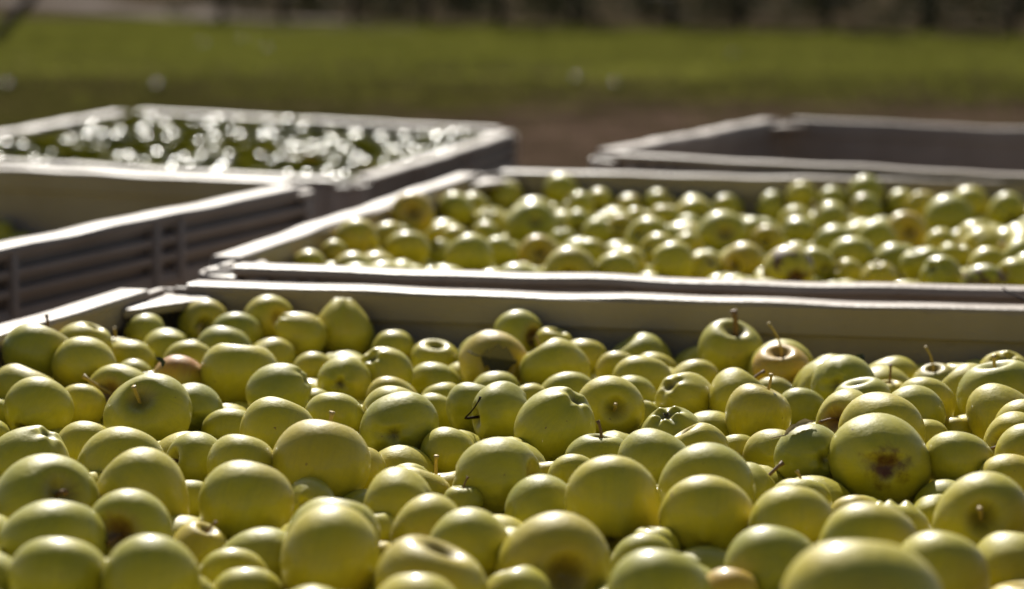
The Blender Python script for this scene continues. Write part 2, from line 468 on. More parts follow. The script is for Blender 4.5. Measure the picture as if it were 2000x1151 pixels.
for ci, CM in enumerate(CORN):
    pl_ = plate if ci % 2 == 0 else [(y, x) for x, y in plate][::-1]      # the longer arm runs along the long side
    bin_parts.append(('corner_plate', bm_done(prism(pl_, -0.024, -0.013, 0.0025), 'corner_plate', CM)))
    bin_parts.append(('corner_post', bm_done(prism(post, -0.700, -0.0245, 0.002), 'corner_post', CM)))
bin_parts.append(('floor_panel', bm_done(rounded([(0.0366, BIN_W - 0.0366, 0.0366, BIN_L - 0.0366, -0.682, -0.6645)], 0.002, 1), 'floor_panel')))
for q in (0.08, BIN_W / 2, BIN_W - 0.08):
    bin_parts.append(('skid', bm_done(rounded([(q - 0.06, q + 0.06, 0.078, BIN_L - 0.078, -BIN_H, -0.683)], 0.004), 'skid')))

BIN_LABEL = {
    'F': "beige plastic harvest bin nearest the camera, heaped with pale green apples",
    'S': "beige plastic harvest bin of apples standing directly behind the nearest bin",
    'B': "far left beige plastic bin brimming with small glinting apples",
    'C': "left beige plastic bin showing its louvred outer wall, only partly filled",
    'D': "empty beige plastic bin at the far right behind the second bin",
}
for k in 'FSBCD':
    root = empty('harvest_bin', (0, 0, 0))
    root.matrix_world = bin_M[k] @ Matrix.Translation((BIN_W / 2, BIN_L / 2, -BIN_H))
    tag(root, BIN_LABEL[k], 'harvest bin', 'plastic harvest bins set out on the dirt yard')
    sh = Matrix.Translation((-BIN_W / 2, -BIN_L / 2, BIN_H))
    for pn, me in bin_parts:
        o = ob(pn, me, None, root)
        o.matrix_parent_inverse = Matrix.Identity(4)
        o.matrix_local = sh

# ------------------------------------------------------------------ apple shapes
def apple_arrays(seed, nu, nv, hz=0.86, taper=0.05, ds=0.36, ws=0.30, dc=0.20, wc=0.22, lobe=0.015, knob=0.0, lump=0.030, point=0.0, shear=0.05):
    rg = np.random.default_rng(seed)
    tt = np.linspace(0, 1, nv + 1)
    th = np.pi * (tt - 0.075 * np.sin(2 * np.pi * tt))
    ph = np.linspace(0, 2 * np.pi, nu, endpoint=False)
    TH, PH = np.meshgrid(th[1:-1], ph, indexing='ij')
    TH = np.concatenate([[[1e-4] * nu], TH, [[np.pi - 1e-4] * nu]]); PH = np.concatenate([[ph], PH, [ph]])
    rho, zc = np.sin(TH), np.cos(TH)
    r = rho * (1 + taper * zc) / (1 + abs(taper) * 0.35)
    lob = np.cos(5 * PH + rg.uniform(0, 6))
    low = np.clip((0.25 - zc) / 1.25, 0, 1)
    r = r * (1 + lobe * lob * low)
    z = zc * hz
    z = z + point * np.clip(-zc, 0, 1) ** 3 * -0.35
    r = r * (1 - point * 0.22 * np.clip(-zc, 0, 1))
    z = z - np.where(zc > 0, ds * np.exp(-(rho / ws) ** 2), 0)
    z = z + np.where(zc < 0, dc * np.exp(-(rho / wc) ** 2), 0)
    z = z - np.where(zc < 0, (0.03 + knob) * lob * np.exp(-((rho - 0.42) / 0.17) ** 2), 0)
    # soft lumps
    d = np.zeros_like(r)
    for _ in range(5):
        k = rg.normal(0, 1, 3); k = k / np.linalg.norm(k) * rg.uniform(1.2, 2.8)
        d += rg.normal(0, 1) * np.sin(k[0] * rho * np.cos(PH) + k[1] * rho * np.sin(PH) + k[2] * zc + rg.uniform(0, 6))
    sc = 1 + lump * d / 1.6
    x, y, z = r * np.cos(PH) * sc, r * np.sin(PH) * sc, z * sc
    x = x + shear * rg.uniform(-1, 1) * z + 0.02 * z * z
    y = y + shear * rg.uniform(-1, 1) * z
    V = np.stack([x, y, z], -1).reshape(-1, 3)
    n = nv + 1
    i = np.arange(n - 1)[:, None] * nu; j = np.arange(nu)[None]; j2 = (j + 1) % nu
    Fq = np.stack([i + j, i + nu + j, i + nu + j2, i + j2], -1).reshape(-1, 4)
    # unit position in the undistorted frame, used by the skin material
    LP = np.stack([rho * np.cos(PH), rho * np.sin(PH), zc], -1).reshape(-1, 3)
    return V, Fq, LP

def fill_mesh(name, V, Fq, attrs, mat):
    me = bpy.data.meshes.new(name)
    me.vertices.add(len(V)); me.vertices.foreach_set('co', np.ascontiguousarray(V, dtype=np.float32).ravel())
    me.loops.add(Fq.size); me.loops.foreach_set('vertex_index', np.ascontiguousarray(Fq, dtype=np.int32).ravel())
    me.polygons.add(len(Fq)); me.polygons.foreach_set('loop_start', np.arange(0, Fq.size, Fq.shape[1], dtype=np.int32))
    me.polygons.foreach_set('loop_total', np.full(len(Fq), Fq.shape[1], dtype=np.int32))
    me.polygons.foreach_set('use_smooth', np.ones(len(Fq), dtype=bool))
    me.update(calc_edges=True)
    for an, (typ, data) in attrs.items():
        at = me.attributes.new(an, typ, 'POINT')
        at.data.foreach_set('vector' if typ == 'FLOAT_VECTOR' else 'value', np.ascontiguousarray(data, dtype=np.float32).ravel())
    me.materials.append(mat)
    me.validate()
    return me

SHAPES = {'e': [], 'p': [], 't': [], 'k': [], 'n': [], 'l': []}
def add_shape(key, seed, **kw):
    V, Fq, LP = apple_arrays(seed, 44, 34, **kw)
    SHAPES[key].append(fill_mesh('apple', V, Fq, {'lpos': ('FLOAT_VECTOR', LP)}, M_APPLE))
for s_ in range(10):
    rg_ = random.Random(s_)
    add_shape('p', 100 + s_, hz=rg_.uniform(0.90, 1.03), taper=rg_.uniform(0.0, 0.11), lobe=rg_.uniform(0.006, 0.035), lump=rg_.uniform(0.03, 0.07), ds=rg_.uniform(0.30, 0.40), ws=rg_.uniform(0.25, 0.33))
for s_ in range(3): add_shape('t', 200 + s_, hz=1.02, taper=0.10, lobe=0.03, knob=0.015, lump=0.05, point=0.42, dc=0.10, wc=0.16)
add_shape('e', 600, hz=1.14, taper=0.04, lobe=0.008, lump=0.02, ds=0.25)
for s_ in range(3): add_shape('k', 300 + s_, hz=0.86, taper=0.05, lobe=0.03, knob=0.050, lump=0.04, dc=0.28, wc=0.27)
for s_ in range(2): add_shape('n', 400 + s_, hz=0.84, taper=0.06, lobe=0.02, lump=0.03, ds=0.42, ws=0.33)
for s_ in range(3): add_shape('l', 500 + s_, hz=0.90, taper=0.05, lobe=0.05, lump=0.075)

# stems (apple radius = 1, stem hollow floor near z = 0.48)
def stem_mesh(path, rad, mat):
    path = [Vector((p[0] * 1.25, p[1] * 1.25, .42 + (p[2] - .42) * 1.22)) for p in map(Vector, path)] if mat is not M_STEM_DARK else path
    V, Fc = tube(path, [q * 1.15 for q in rad], 7)
    me = mesh_from('stem', V, Fc, True); me.materials.append(mat); return me
def curve(p0, p1, bend, n=6):
    a, b, m = Vector(p0), Vector(p1), Vector(bend)
    return [a * (1 - t) ** 2 + m * 2 * t * (1 - t) + b * t * t for t in [i / n for i in range(n + 1)]]
def rr_(r0, r1, n=6, knob=1.6): return [r0 + (r1 - r0) * i / n for i in range(n)] + [r1 * knob]
ST = {
    's': [stem_mesh(curve((0, 0, .42), (.10, .05, 1.02), (0, 0, .8)), rr_(.040, .034), M_STEM_PALE),
          stem_mesh(curve((0, 0, .42), (-.14, .10, 1.08), (.02, 0, .8)), rr_(.045, .036), M_STEM),
          stem_mesh(curve((0, 0, .42), (.05, -.16, .95), (0, .03, .75)), rr_(.042, .038), M_STEM_PALE)],
    'T': [stem_mesh(curve((0, 0, .40), (.16, .10, 1.22), (-.02, 0, .85)), rr_(.060, .070, 6, 1.25), M_STEM)],
    'l': [stem_mesh(curve((0, 0, .40), (-.05, .30, 1.52), (0, -.05, 1.05)), rr_(.042, .032), M_STEM_PALE)],
    'S': [stem_mesh(curve((0, 0, .40), (-.42, .12, .98), (.05, .25, 1.25), 8), rr_(.055, .045, 8), M_STEM_PALE)],
    'w': [stem_mesh(curve((0, 0, .42), (.04, 0, 1.30), (.06, 0, .9)), rr_(.050, .050), M_STEM)],
    'Q': [stem_mesh(curve((0, 0, .42), (.30, .52, 1.0), (.10, .20, .8)), rr_(.042, .040), M_STEM_PALE)],
    'K': [stem_mesh([(0, 0, .42), (0, 0, .78), (.01, -.03, 1.0), (.04, -.10, 1.10), (.10, -.20, 1.11), (.22, -.32, 1.03), (.40, -.44, .92), (.56, -.51, .83), (.66, -.54, .78), (.70, -.55, .77)],
                    [.045, .04, .035, .030, .024, .020, .019, .019, .030, .040], M_STEM_DARK)],
}
def calyx_mesh(seed):
    rg = random.Random(seed); V, Fc = [], []
    for k in range(5):
        a = 2 * math.pi * k / 5 + rg.uniform(-.2, .2)
        ca, sa = math.cos(a), math.sin(a); w = 0.055
        L, hgt = rg.uniform(.05, .11), rg.uniform(.03, .11)
        b = len(V)
        for (q, s, h) in ((.03, -w * .7, 0), (.03, w * .7, 0), (.03 + L * .55, w * .6, -hgt), (.03 + L * .55, -w * .6, -hgt), (.03 + L, 0, -hgt * .7)):
            V.append((q * ca - s * sa, q * sa + s * ca, -0.66 + h))
        Fc += [(b, b + 1, b + 2, b + 3), (b + 3, b + 2, b + 4)]
    b = len(V); n = 8
    for k in range(n): V.append((.05 * math.cos(6.283 * k / n), .05 * math.sin(6.283 * k / n), -0.665))
    V.append((0, 0, -.72)); Fc += [(b + k, b + (k + 1) % n, b + n) for k in range(n)]
    me = mesh_from('calyx', V, Fc); me.materials.append(M_CALYX); return me
CALYX = [calyx_mesh(i) for i in range(3)]

def leaf_mesh(name, ln, wd, curl, mat, seed=0, stalk=True, ragged=.14):
    """a curled leaf blade with its midrib, lying along +x"""
    rg = random.Random(seed); n = 9; V, Fc = [], []
    for i in range(n + 1):
        t = i / n
        w = wd * 0.5 * (math.sin(math.pi * min(1, t * 0.93 + 0.05)) ** 0.8) * (1 + rg.uniform(-ragged, ragged))
        zz = curl * math.sin(t * 2.6) * ln * 0.35
        for s in (-1, -.5, 0, .5, 1):
            V.append((ln * (t - .5), s * w, zz + abs(s) * w * 0.55 * (1 + .4 * math.sin(7 * t + s)) + rg.uniform(-.02, .02) * ln))
    for i in range(n):
        for k in range(4): Fc.append((i * 5 + k, i * 5 + k + 1, (i + 1) * 5 + k + 1, (i + 1) * 5 + k))
    if stalk:
        b = len(V)
        tv_, tf_ = tube([(-.5 * ln, 0, 0), (-.7 * ln, .03 * ln, .04 * ln), (-.9 * ln, .1 * ln, .02 * ln)], [.022 * ln, .018 * ln, .024 * ln], 5)
        V += tv_; Fc += [tuple(b + q for q in f) for f in tf_]
    me = mesh_from(name, V, Fc, True); me.materials.append(mat); return me

# ------------------------------------------------------------------ the apples one can tell apart
# bin, x, y, z, radius, stem axis, look, label
APPLES = [
    ('B', -1.0307, 6.926, 0.6619, 0.0342, 0.0, 0.47, 0.88, 'p', 'small glinting apple among its like in the far left bin'),
    ('B', -0.6305, 6.79, 0.6599, 0.0343, -0.71, 0.7, -0.02, 'p', 'small glinting apple among its like in the far left bin'),
    ('B', -0.5756, 6.7551, 0.6534, 0.034, 0.04, 0.42, 0.91, 'p', 'small glinting apple among its like in the far left bin'),
    ('B', -0.7192, 6.6911, 0.6479, 0.0368, -0.58, -0.18, 0.79, 'p', 'small glinting apple among its like in the far left bin'),
    ('B', -0.585, 6.6888, 0.637, 0.0375, 0.37, -0.04, -0.93, 'p', 'small glinting apple among its like in the far left bin'),
    ('B', -0.1603, 6.5698, 0.635, 0.0393, 0.71, 0.32, -0.63, 'p', 'small glinting apple among its like in the far left bin'),
    ('B', -0.1995, 6.5071, 0.6299, 0.0378, -0.75, 0.6, -0.3, 'p', 'small glinting apple among its like in the far left bin'),
    ('B', -0.2895, 6.491, 0.6322, 0.0388, -0.38, -0.5, -0.77, 'p', 'small glinting apple among its like in the far left bin'),
    ('B', -0.402, 6.4111, 0.6262, 0.0378, 0.07, 1.0, -0.01, 'p', 'small glinting apple among its like in the far left bin'),
    ('B', -1.0343, 6.2992, 0.6468, 0.0402, -0.79, -0.06, 0.61, 'p', 'small glinting apple among its like in the far left bin'),
    ('B', -1.1087, 6.2994, 0.6516, 0.0353, -0.87, 0.49, -0.02, 'p', 'small glinting apple among its like in the far left bin'),
    ('B', -0.7073, 6.2484, 0.6508, 0.0386, -0.49, 0.53, 0.69, 'p', 'small glinting apple among its like in the far left bin'),
    ('B', -0.9334, 6.2208, 0.6415, 0.0376, -0.03, 0.54, 0.84, 'p', 'small glinting apple among its like in the far left bin'),
    ('B', -0.7274, 6.1794, 0.6431, 0.0377, -0.21, 0.03, 0.98, 'p', 'small glinting apple among its like in the far left bin'),
    ('B', -0.877, 6.1766, 0.6418, 0.0363, -0.69, -0.62, 0.37, 'p', 'small glinting apple among its like in the far left bin'),
    ('B', -0.5462, 6.144, 0.6332, 0.0378, -0.82, 0.03, 0.57, 'p', 'small glinting apple among its like in the far left bin'),
    ('B', -0.6117, 6.0994, 0.6304, 0.0394, -0.3, -0.18, 0.94, 'p', 'small glinting apple among its like in the far left bin'),
    ('B', -0.356, 6.0603, 0.632, 0.0382, -0.86, -0.31, 0.4, 'p', 'small glinting apple among its like in the far left bin'),
    ('B', -0.2378, 6.0391, 0.6301, 0.0367, -0.19, 0.2, 0.96, 'p', 'small glinting apple among its like in the far left bin'),
    ('B', -1.1906, 6.0412, 0.6607, 0.0379, 0.38, 0.45, 0.81, 'p', 'small glinting apple among its like in the far left bin'),
    ('B', -1.2591, 6.0207, 0.6508, 0.0363, 0.82, -0.39, 0.42, 'p', 'small glinting apple among its like in the far left bin'),
    ('B', -1.1454, 5.9919, 0.6586, 0.0345, -0.99, 0.14, -0.02, 'p', 'small glinting apple among its like in the far left bin'),
    ('B', -1.2091, 5.9724, 0.6504, 0.0355, 0.46, 0.68, 0.57, 'p', 'small glinting apple among its like in the far left bin'),
    ('B', -1.0364, 5.9528, 0.6469, 0.0372, -0.37, 0.87, 0.31, 'p', 'small glinting apple among its like in the far left bin'),
    ('B', -1.0632, 5.8879, 0.6422, 0.0342, -0.37, -0.83, 0.41, 'p', 'small glinting apple among its like in the far left bin'),
    ('B', -1.1248, 5.8685, 0.64, 0.0354, 0.88, 0.44, 0.18, 'p', 'small glinting apple among its like in the far left bin'),
    ('B', -0.6428, 5.8646, 0.6354, 0.0414, -0.15, 0.36, 0.92, 'p', 'small glinting apple among its like in the far left bin'),
    ('B', -0.5613, 5.8011, 0.6385, 0.0362, -0.39, 0.26, 0.88, 'p', 'small glinting apple among its like in the far left bin'),
    ('B', -0.7489, 5.7969, 0.6361, 0.0363, -0.44, -0.1, -0.89, 'p', 'small glinting apple among its like in the far left bin'),
    ('B', -0.4915, 5.7849, 0.6365, 0.0394, -0.3, -0.25, 0.92, 'p', 'small glinting apple among its like in the far left bin'),
    ('B', -0.3756, 5.7418, 0.6248, 0.036, -0.02, 0.43, 0.9, 'p', 'small glinting apple among its like in the far left bin'),
    ('B', -0.5718, 5.7388, 0.6371, 0.0295, 0.84, -0.36, 0.4, 'p', 'small glinting apple among its like in the far left bin'),
    ('B', -0.9413, 5.7231, 0.6376, 0.0377, -0.62, 0.75, 0.23, 'p', 'small glinting apple among its like in the far left bin'),
    ('B', -0.6309, 5.719, 0.624, 0.0368, -0.93, 0.37, 0.04, 'p', 'small glinting apple among its like in the far left bin'),
    ('B', -0.5126, 5.7146, 0.6292, 0.0373, 0.07, 0.45, 0.89, 'p', 'small glinting apple among its like in the far left bin'),
    ('B', -0.3421, 5.6339, 0.6228, 0.0364, -0.65, -0.36, 0.67, 'p', 'small glinting apple among its like in the far left bin'),
    ('B', -0.4265, 5.5498, 0.6223, 0.0382, -0.25, -0.81, 0.53, 'p', 'small glinting apple among its like in the far left bin'),
    ('C', -0.9053, 4.2362, 0.6641, 0.028, 0.83, 0.03, -0.55, 'p', 'apple low inside the left bin, just visible at the left edge'),
    ('C', -0.8665, 4.2097, 0.6374, 0.0348, 0.08, -0.65, -0.75, 'p', 'apple lying low inside the partly filled left bin'),
    ('F', -0.3666, 2.8222, 0.7237, 0.0296, 0.21, -0.96, 0.19, 'S', 'dull green apple with a curled pale stem facing out, under the corner plate'),
    ('F', -0.2862, 2.8119, 0.7308, 0.0295, 0.56, -0.78, 0.27, 'h', 'apple at the back wall with a small dark hollow on its upper right'),
    ('F', -0.1951, 2.7824, 0.7233, 0.0334, 0.0, -0.24, -0.97, 'ct', 'large pear-shaped apple with a pointed top standing against the back wall'),
    ('F', -0.3192, 2.7658, 0.7181, 0.0291, 0.0, 0.53, 0.85, 'p', 'plain green apple left of the dark-dimpled back apple, right of the curled-stem apple'),
    ('F', -0.137, 2.7502, 0.7033, 0.0254, 0.51, -0.69, -0.52, 'h', 'apple beside the pear-shaped one with a dark hollow at its lower right'),
    ('F', -0.42, 2.7508, 0.7229, 0.026, 0.9, 0.34, 0.26, 'c', 'small apple with a dried brown tip pointing left, below the corner plate'),
    ('F', -0.2434, 2.7484, 0.7215, 0.0289, 0.79, 0.14, -0.59, 'ct', 'tall lumpy apple with its knobbly end at upper left, by the back wall'),
    ('F', 0.007, 2.7295, 0.724, 0.0287, 0.68, -0.73, 0.1, 'hr', 'apple at the back wall with a brown hollow on its right flank'),
    ('F', 0.0482, 2.7056, 0.7214, 0.0215, 0.24, -0.1, 0.97, 'n', 'small knobbly apple pressed to the back wall behind a short-stemmed one'),
    ('F', -0.0857, 2.6952, 0.7043, 0.026, 0.05, -0.25, 0.97, 'n', 'stemless apple with an open round hollow in its sunlit top, by the back wall'),
    ('F', -0.2756, 2.6898, 0.7035, 0.0266, 0.0, 0.53, 0.85, 'p', 'plain green apple right of the broad flat-topped apple, behind the ridged round apple'),
    ('F', -0.3882, 2.6832, 0.7151, 0.0288, -0.9, 0.16, -0.4, 'c', 'green apple with its puckered end turned right, a dark leaf bit beneath it'),
    ('F', 0.1428, 2.6783, 0.6952, 0.0378, -0.59, -0.0, 0.81, 'p', 'plain green apple behind the side-stemmed apple, behind the five-lobed apple'),
    ('F', 0.0787, 2.6754, 0.7054, 0.0259, 0.21, 0.44, 0.88, 'p', 'small green apple right of the stub-stemmed apple, right of the knobbly wall apple'),
    ('F', -0.4445, 2.6751, 0.7153, 0.023, 0.0, 0.14, 0.99, 'p', 'small green apple right of the apple hollowed low right, left of the brown-tipped apple'),
    ('F', -0.3236, 2.6734, 0.7185, 0.0275, 0.21, 0.44, 0.88, 'p', 'plain green apple behind the broad flat-topped apple, in front of the curled-stem apple'),
    ('F', 0.2066, 2.6699, 0.6945, 0.0285, 0.65, 0.74, -0.15, 'p', 'plain green apple left of the thick-stemmed apple, left of the slim leaning-stem apple'),
    ('F', -0.4232, 2.6344, 0.7136, 0.0255, -0.65, -0.61, -0.46, 'h', 'small green apple in front of the brown-tipped apple, behind the reddish stemmed apple'),
    ('F', 0.2417, 2.6242, 0.7222, 0.0352, 0.13, -0.4, 0.91, 'T', 'large green apple with a thick brown stem, sitting high against the back wall'),
    ('F', 0.1589, 2.6204, 0.6985, 0.0269, -0.97, -0.18, -0.18, 'p', 'plain green apple right of the side-stemmed apple, left of the thick-stemmed apple'),
    ('F', -0.219, 2.6194, 0.7047, 0.0214, 0.0, 0.53, 0.85, 'p', 'small green apple left of the yellow-faced eye apple, right of the ridged round apple'),
    ('F', 0.117, 2.5921, 0.7067, 0.0265, 0.0, 0.45, 0.89, 'p', 'plain green apple behind the side-stemmed apple, right of the stub-stemmed apple'),
    ('F', -0.3513, 2.5913, 0.7164, 0.027, 0.1, 0.53, 0.84, 'p', 'plain green apple behind the pink blushed apple, right of the right-puckered apple'),
    ('F', 0.2925, 2.5797, 0.7092, 0.0357, -0.75, 0.59, 0.3, 'p', 'plain green apple in front of the amber long-stem apple, behind the slim leaning-stem apple'),
    ('F', -0.4657, 2.5838, 0.7397, 0.0277, 0.53, 0.02, 0.85, 'p', 'plain green apple behind the apple hollowed low right, right of the large left-wall apple'),
    ('F', -0.0209, 2.5652, 0.7221, 0.0364, 0.16, -0.97, 0.19, 'L', 'yellowish apple with a dark dried leaf stuck across its front'),
    ('F', 0.4032, 2.5475, 0.6977, 0.035, 0.73, -0.68, -0.09, 'p', 'plain green apple behind the brown-stub wall apple, behind the star-russet apple'),
    ('F', -0.0828, 2.5336, 0.7065, 0.0262, 0.2, 0.52, 0.83, 'p', 'plain green apple in front of the open-hollow apple, right of the hollow-sided back apple'),
    ('F', 0.1896, 2.5259, 0.7079, 0.0255, 0.1, 0.44, 0.89, 'p', 'plain green apple left of the thick-stemmed apple, behind the five-lobed apple'),
    ('F', 0.0462, 2.5271, 0.7231, 0.0329, -0.58, 0.01, 0.81, 's', 'round apple with a short stub stem at its upper left shoulder'),
    ('F', 0.4739, 2.5244, 0.7093, 0.0217, 0.0, 0.14, 0.99, 'p', 'pale green apple mostly hidden among the others in the nearest bin'),
    ('F', 0.2859, 2.5197, 0.7244, 0.0284, -0.1, -0.28, 0.95, 'Yl', 'amber yellow apple with a long upright stem beside the thick-stemmed apple'),
    ('F', 0.4403, 2.4961, 0.7095, 0.0242, 0.0, -0.23, 0.97, 'sl', 'apple with an upright stem carrying a dry leaf scrap, near the right end'),
    ('F', -0.1352, 2.4956, 0.7226, 0.0279, 0.36, 0.49, -0.79, 'p', 'plain green apple in front of the hollow-sided back apple, right of the yellow-faced eye apple'),
    ('F', 0.3885, 2.4873, 0.7005, 0.0309, 0.1, -0.9, -0.42, 'p', 'plain green apple left of the brown-stub wall apple, behind the faint-hollow apple'),
    ('F', 0.5113, 2.478, 0.7263, 0.028, 0.05, 0.6, -0.8, 'ck', 'knobbly lobed apple with its crinkled end up, highest at the right edge'),
    ('F', -0.017, 2.4738, 0.7076, 0.0253, 0.0, 0.53, 0.85, 'p', 'plain green apple behind the hooked black-stem apple, in front of the leaf-fronted apple'),
    ('F', -0.4912, 2.473, 0.745, 0.0335, 0.31, 0.34, 0.89, 'p', 'large smooth apple leaning against the left wall of the nearest bin'),
    ('F', -0.345, 2.4678, 0.719, 0.0271, 0.21, 0.63, 0.75, 'b', 'apple with a pink and orange blush among green ones at the left'),
    ('F', 0.3251, 2.4647, 0.7061, 0.0348, 0.95, 0.19, 0.23, 'p', 'plain green apple left of the left-eyed back apple, behind the pink-hollow apple'),
    ('F', -0.2828, 2.4633, 0.7257, 0.0389, 0.12, 0.19, 0.97, 'p', 'broad oblong apple with a flat top above the smaller round apples at left'),
    ('F', 0.1355, 2.4608, 0.7218, 0.028, 0.1, 0.53, 0.84, 'pw', 'plain green apple right of the side-stemmed apple, behind the five-lobed apple'),
    ('F', -0.1735, 2.4603, 0.7208, 0.027, 0.05, 0.99, -0.14, 'c', 'apple turned to show its small dark blossom eye on a yellow face'),
    ('F', -0.4381, 2.4446, 0.737, 0.0305, 0.64, -0.68, -0.37, 'h', 'rounded apple with a dark hollow low on its right side, near the left wall'),
    ('F', 0.3857, 2.4379, 0.71, 0.021, 0.0, -0.07, 1.0, 'sw', 'half-hidden apple at the back wall with a short brown upright stem'),
    ('F', 0.0558, 2.4207, 0.7105, 0.0271, 0.1, 0.44, 0.89, 'p', 'plain green apple behind the split-hollow apple, in front of the stub-stemmed apple'),
    ('F', 0.1221, 2.4143, 0.7123, 0.0239, 0.1, 0.53, 0.84, 'p', 'plain green apple right of the side-stemmed apple, left of the five-lobed apple'),
    ('F', 0.2676, 2.4138, 0.7097, 0.0234, 0.0, 0.53, 0.85, 'p', 'small green apple right of the slim leaning-stem apple, in front of the amber long-stem apple'),
    ('F', -0.1215, 2.4117, 0.7101, 0.027, 0.1, 0.44, 0.89, 'pw', 'plain green apple behind the dark-eyed round apple, in front of the hollow-sided back apple'),
    ('F', 0.3344, 2.4067, 0.7269, 0.0303, 0.36, 0.9, -0.23, 'c', 'round apple by the back wall with a dark blossom eye on its left'),
    ('F', 0.0181, 2.3973, 0.7102, 0.0196, -0.33, 0.45, 0.83, 'p', 'small green apple right of the hooked black-stem apple, left of the split-hollow apple'),
    ('F', -0.3933, 2.3948, 0.7175, 0.0335, -0.29, -0.9, 0.33, 'Qr', 'apple with a reddish brown hollow and a straight pale stem pointing up left'),
    ('F', -0.0691, 2.3932, 0.7084, 0.0237, -0.21, 0.34, 0.91, 'p', 'plain green apple in front of the open-hollow apple, right of the dark-eyed round apple'),
    ('F', -0.4891, 2.3794, 0.7204, 0.0346, 0.42, 0.43, 0.79, 'p', 'plain green apple left of the low-eyed round apple, in front of the large left-wall apple'),
    ('F', 0.4558, 2.3716, 0.7229, 0.0294, -0.64, 0.31, 0.7, 'p', 'plain green apple left of the wide right-edge apple, right of the leafy-stem apple'),
    ('F', -0.2314, 2.3633, 0.726, 0.0305, -0.87, 0.04, -0.5, 'c', 'ridged apple with its puckered end at upper right, below the broad flat-topped apple'),
    ('F', -0.4291, 2.352, 0.7136, 0.0253, 0.0, 0.64, 0.76, 'p', 'plain green apple right of the low-eyed round apple, left of the reddish stemmed apple'),
    ('F', 0.2849, 2.3407, 0.7107, 0.024, 0.2, 0.52, 0.83, 'p', 'plain green apple right of the slim leaning-stem apple, behind the green dark-eyed apple'),
    ('F', 0.1694, 2.3426, 0.7247, 0.0295, 0.58, 0.49, -0.65, 'p', 'plain green apple behind the five-lobed apple, behind the dented apple'),
    ('F', -0.0775, 2.3361, 0.709, 0.0222, 0.42, 0.43, 0.79, 'p', 'small green apple right of the dark-eyed round apple, in front of the open-hollow apple'),
    ('F', -0.5104, 2.331, 0.71, 0.0221, 0.0, 0.14, 0.99, 'p', 'small green apple left of the low-eyed round apple, behind the lumpy left-edge apple'),
    ('F', 0.222, 2.328, 0.7285, 0.0281, 0.54, 0.33, 0.77, 's', 'plain green apple left of the slim leaning-stem apple, in front of the thick-stemmed apple'),
    ('F', 0.129, 2.3208, 0.712, 0.018, 0.0, 0.14, 0.99, 'p', 'small green apple left of the five-lobed apple, right of the side-stemmed apple'),
    ('F', 0.342, 2.3224, 0.727, 0.027, -0.22, 0.03, 0.98, 'n', 'plain green apple right of the left-eyed back apple, behind the pink-hollow apple'),
    ('F', 0.4758, 2.3151, 0.7344, 0.0349, -0.25, 0.04, 0.97, 's', 'wide apple at the right edge with a thin dark stem at its top left'),
    ('F', -0.4561, 2.294, 0.7253, 0.0287, 0.43, 0.72, 0.54, 'c', 'round yellow green apple with its dark blossom end low on the left'),
    ('F', -0.037, 2.291, 0.7244, 0.0271, 0.31, 0.34, 0.89, 'p', 'plain green apple left of the hooked black-stem apple, in front of the leaf-fronted apple'),
    ('F', -0.3093, 2.2859, 0.7223, 0.0283, 0.05, 0.99, -0.14, 'cg', 'dark green shaded apple with its blossom end facing out beside the squat stemmed apple'),
    ('F', 0.3956, 2.282, 0.7296, 0.0275, 0.32, 0.54, 0.78, 'p', 'plain green apple right of the star-russet apple, in front of the leafy-stem apple'),
    ('F', 0.1906, 2.2669, 0.6969, 0.0299, -0.16, -0.98, -0.15, 'p', 'plain green apple right of the dented apple, right of the five-lobed apple'),
    ('F', 0.0939, 2.2701, 0.7284, 0.0313, 0.14, -0.97, 0.22, 's', 'round apple with a dark side hollow and thin pale stem facing out'),
    ('F', -0.2657, 2.2478, 0.71, 0.0267, 0.0, 0.53, 0.85, 'p', 'plain green apple right of the shaded dark green apple, right of the patch-lit shaded apple'),
    ('F', -0.1138, 2.2473, 0.7278, 0.0271, 0.21, 0.44, 0.88, 'p', 'plain green apple behind the dark-eyed round apple, right of the fan-ridged apple'),
    ('F', -0.0116, 2.2439, 0.7304, 0.0295, -0.93, -0.37, -0.07, 'K', 'apple with a long thin black stem hooking up from its left side'),
    ('F', 0.4216, 2.2388, 0.7108, 0.0179, 0.0, 0.14, 0.99, 'p', 'small green apple right of the star-russet apple, in front of the leafy-stem apple'),
    ('F', 0.2319, 2.2379, 0.7297, 0.0325, 0.37, 0.08, 0.93, 's', 'apple with a slim pale stem leaning right from its sunken top'),
    ('F', -0.3446, 2.2337, 0.73, 0.0385, -0.05, -0.78, 0.62, 's', 'big squat apple showing its deep stem hollow and a short brown stem'),
    ('F', -0.1664, 2.232, 0.7279, 0.0277, 0.1, 0.49, 0.87, 'l', 'apple with faint ridges fanning over its sunlit top, left of the dark-eyed round apple'),
    ('F', 0.3764, 2.231, 0.7295, 0.0279, -0.1, 0.91, 0.41, 'cR', 'apple with brown star-shaped russet at its lower blossom end'),
    ('F', 0.4588, 2.2173, 0.7298, 0.0315, 0.3, 0.43, 0.85, 'p', 'plain green apple in front of the wide right-edge apple, behind the left-hollow right apple'),
    ('F', 0.3113, 2.2046, 0.7298, 0.0309, -0.6, -0.75, 0.27, 'sr', 'apple with a deep pinkish side hollow and a stem pointing left'),
    ('F', 0.3815, 2.1878, 0.7139, 0.0208, 0.0, 0.45, 0.89, 'pw', 'small green apple in front of the star-russet apple, right of the faint-hollow apple'),
    ('F', -0.1025, 2.1814, 0.7292, 0.0334, 0.15, 0.99, 0.01, 'c', 'large round grey green apple with a small dark eye facing out, centre left'),
    ('F', 0.1456, 2.1769, 0.7243, 0.0286, 0.21, 0.41, -0.89, 'ck', 'tilted apple with its five-lobed blossom end and dry sepals turned up'),
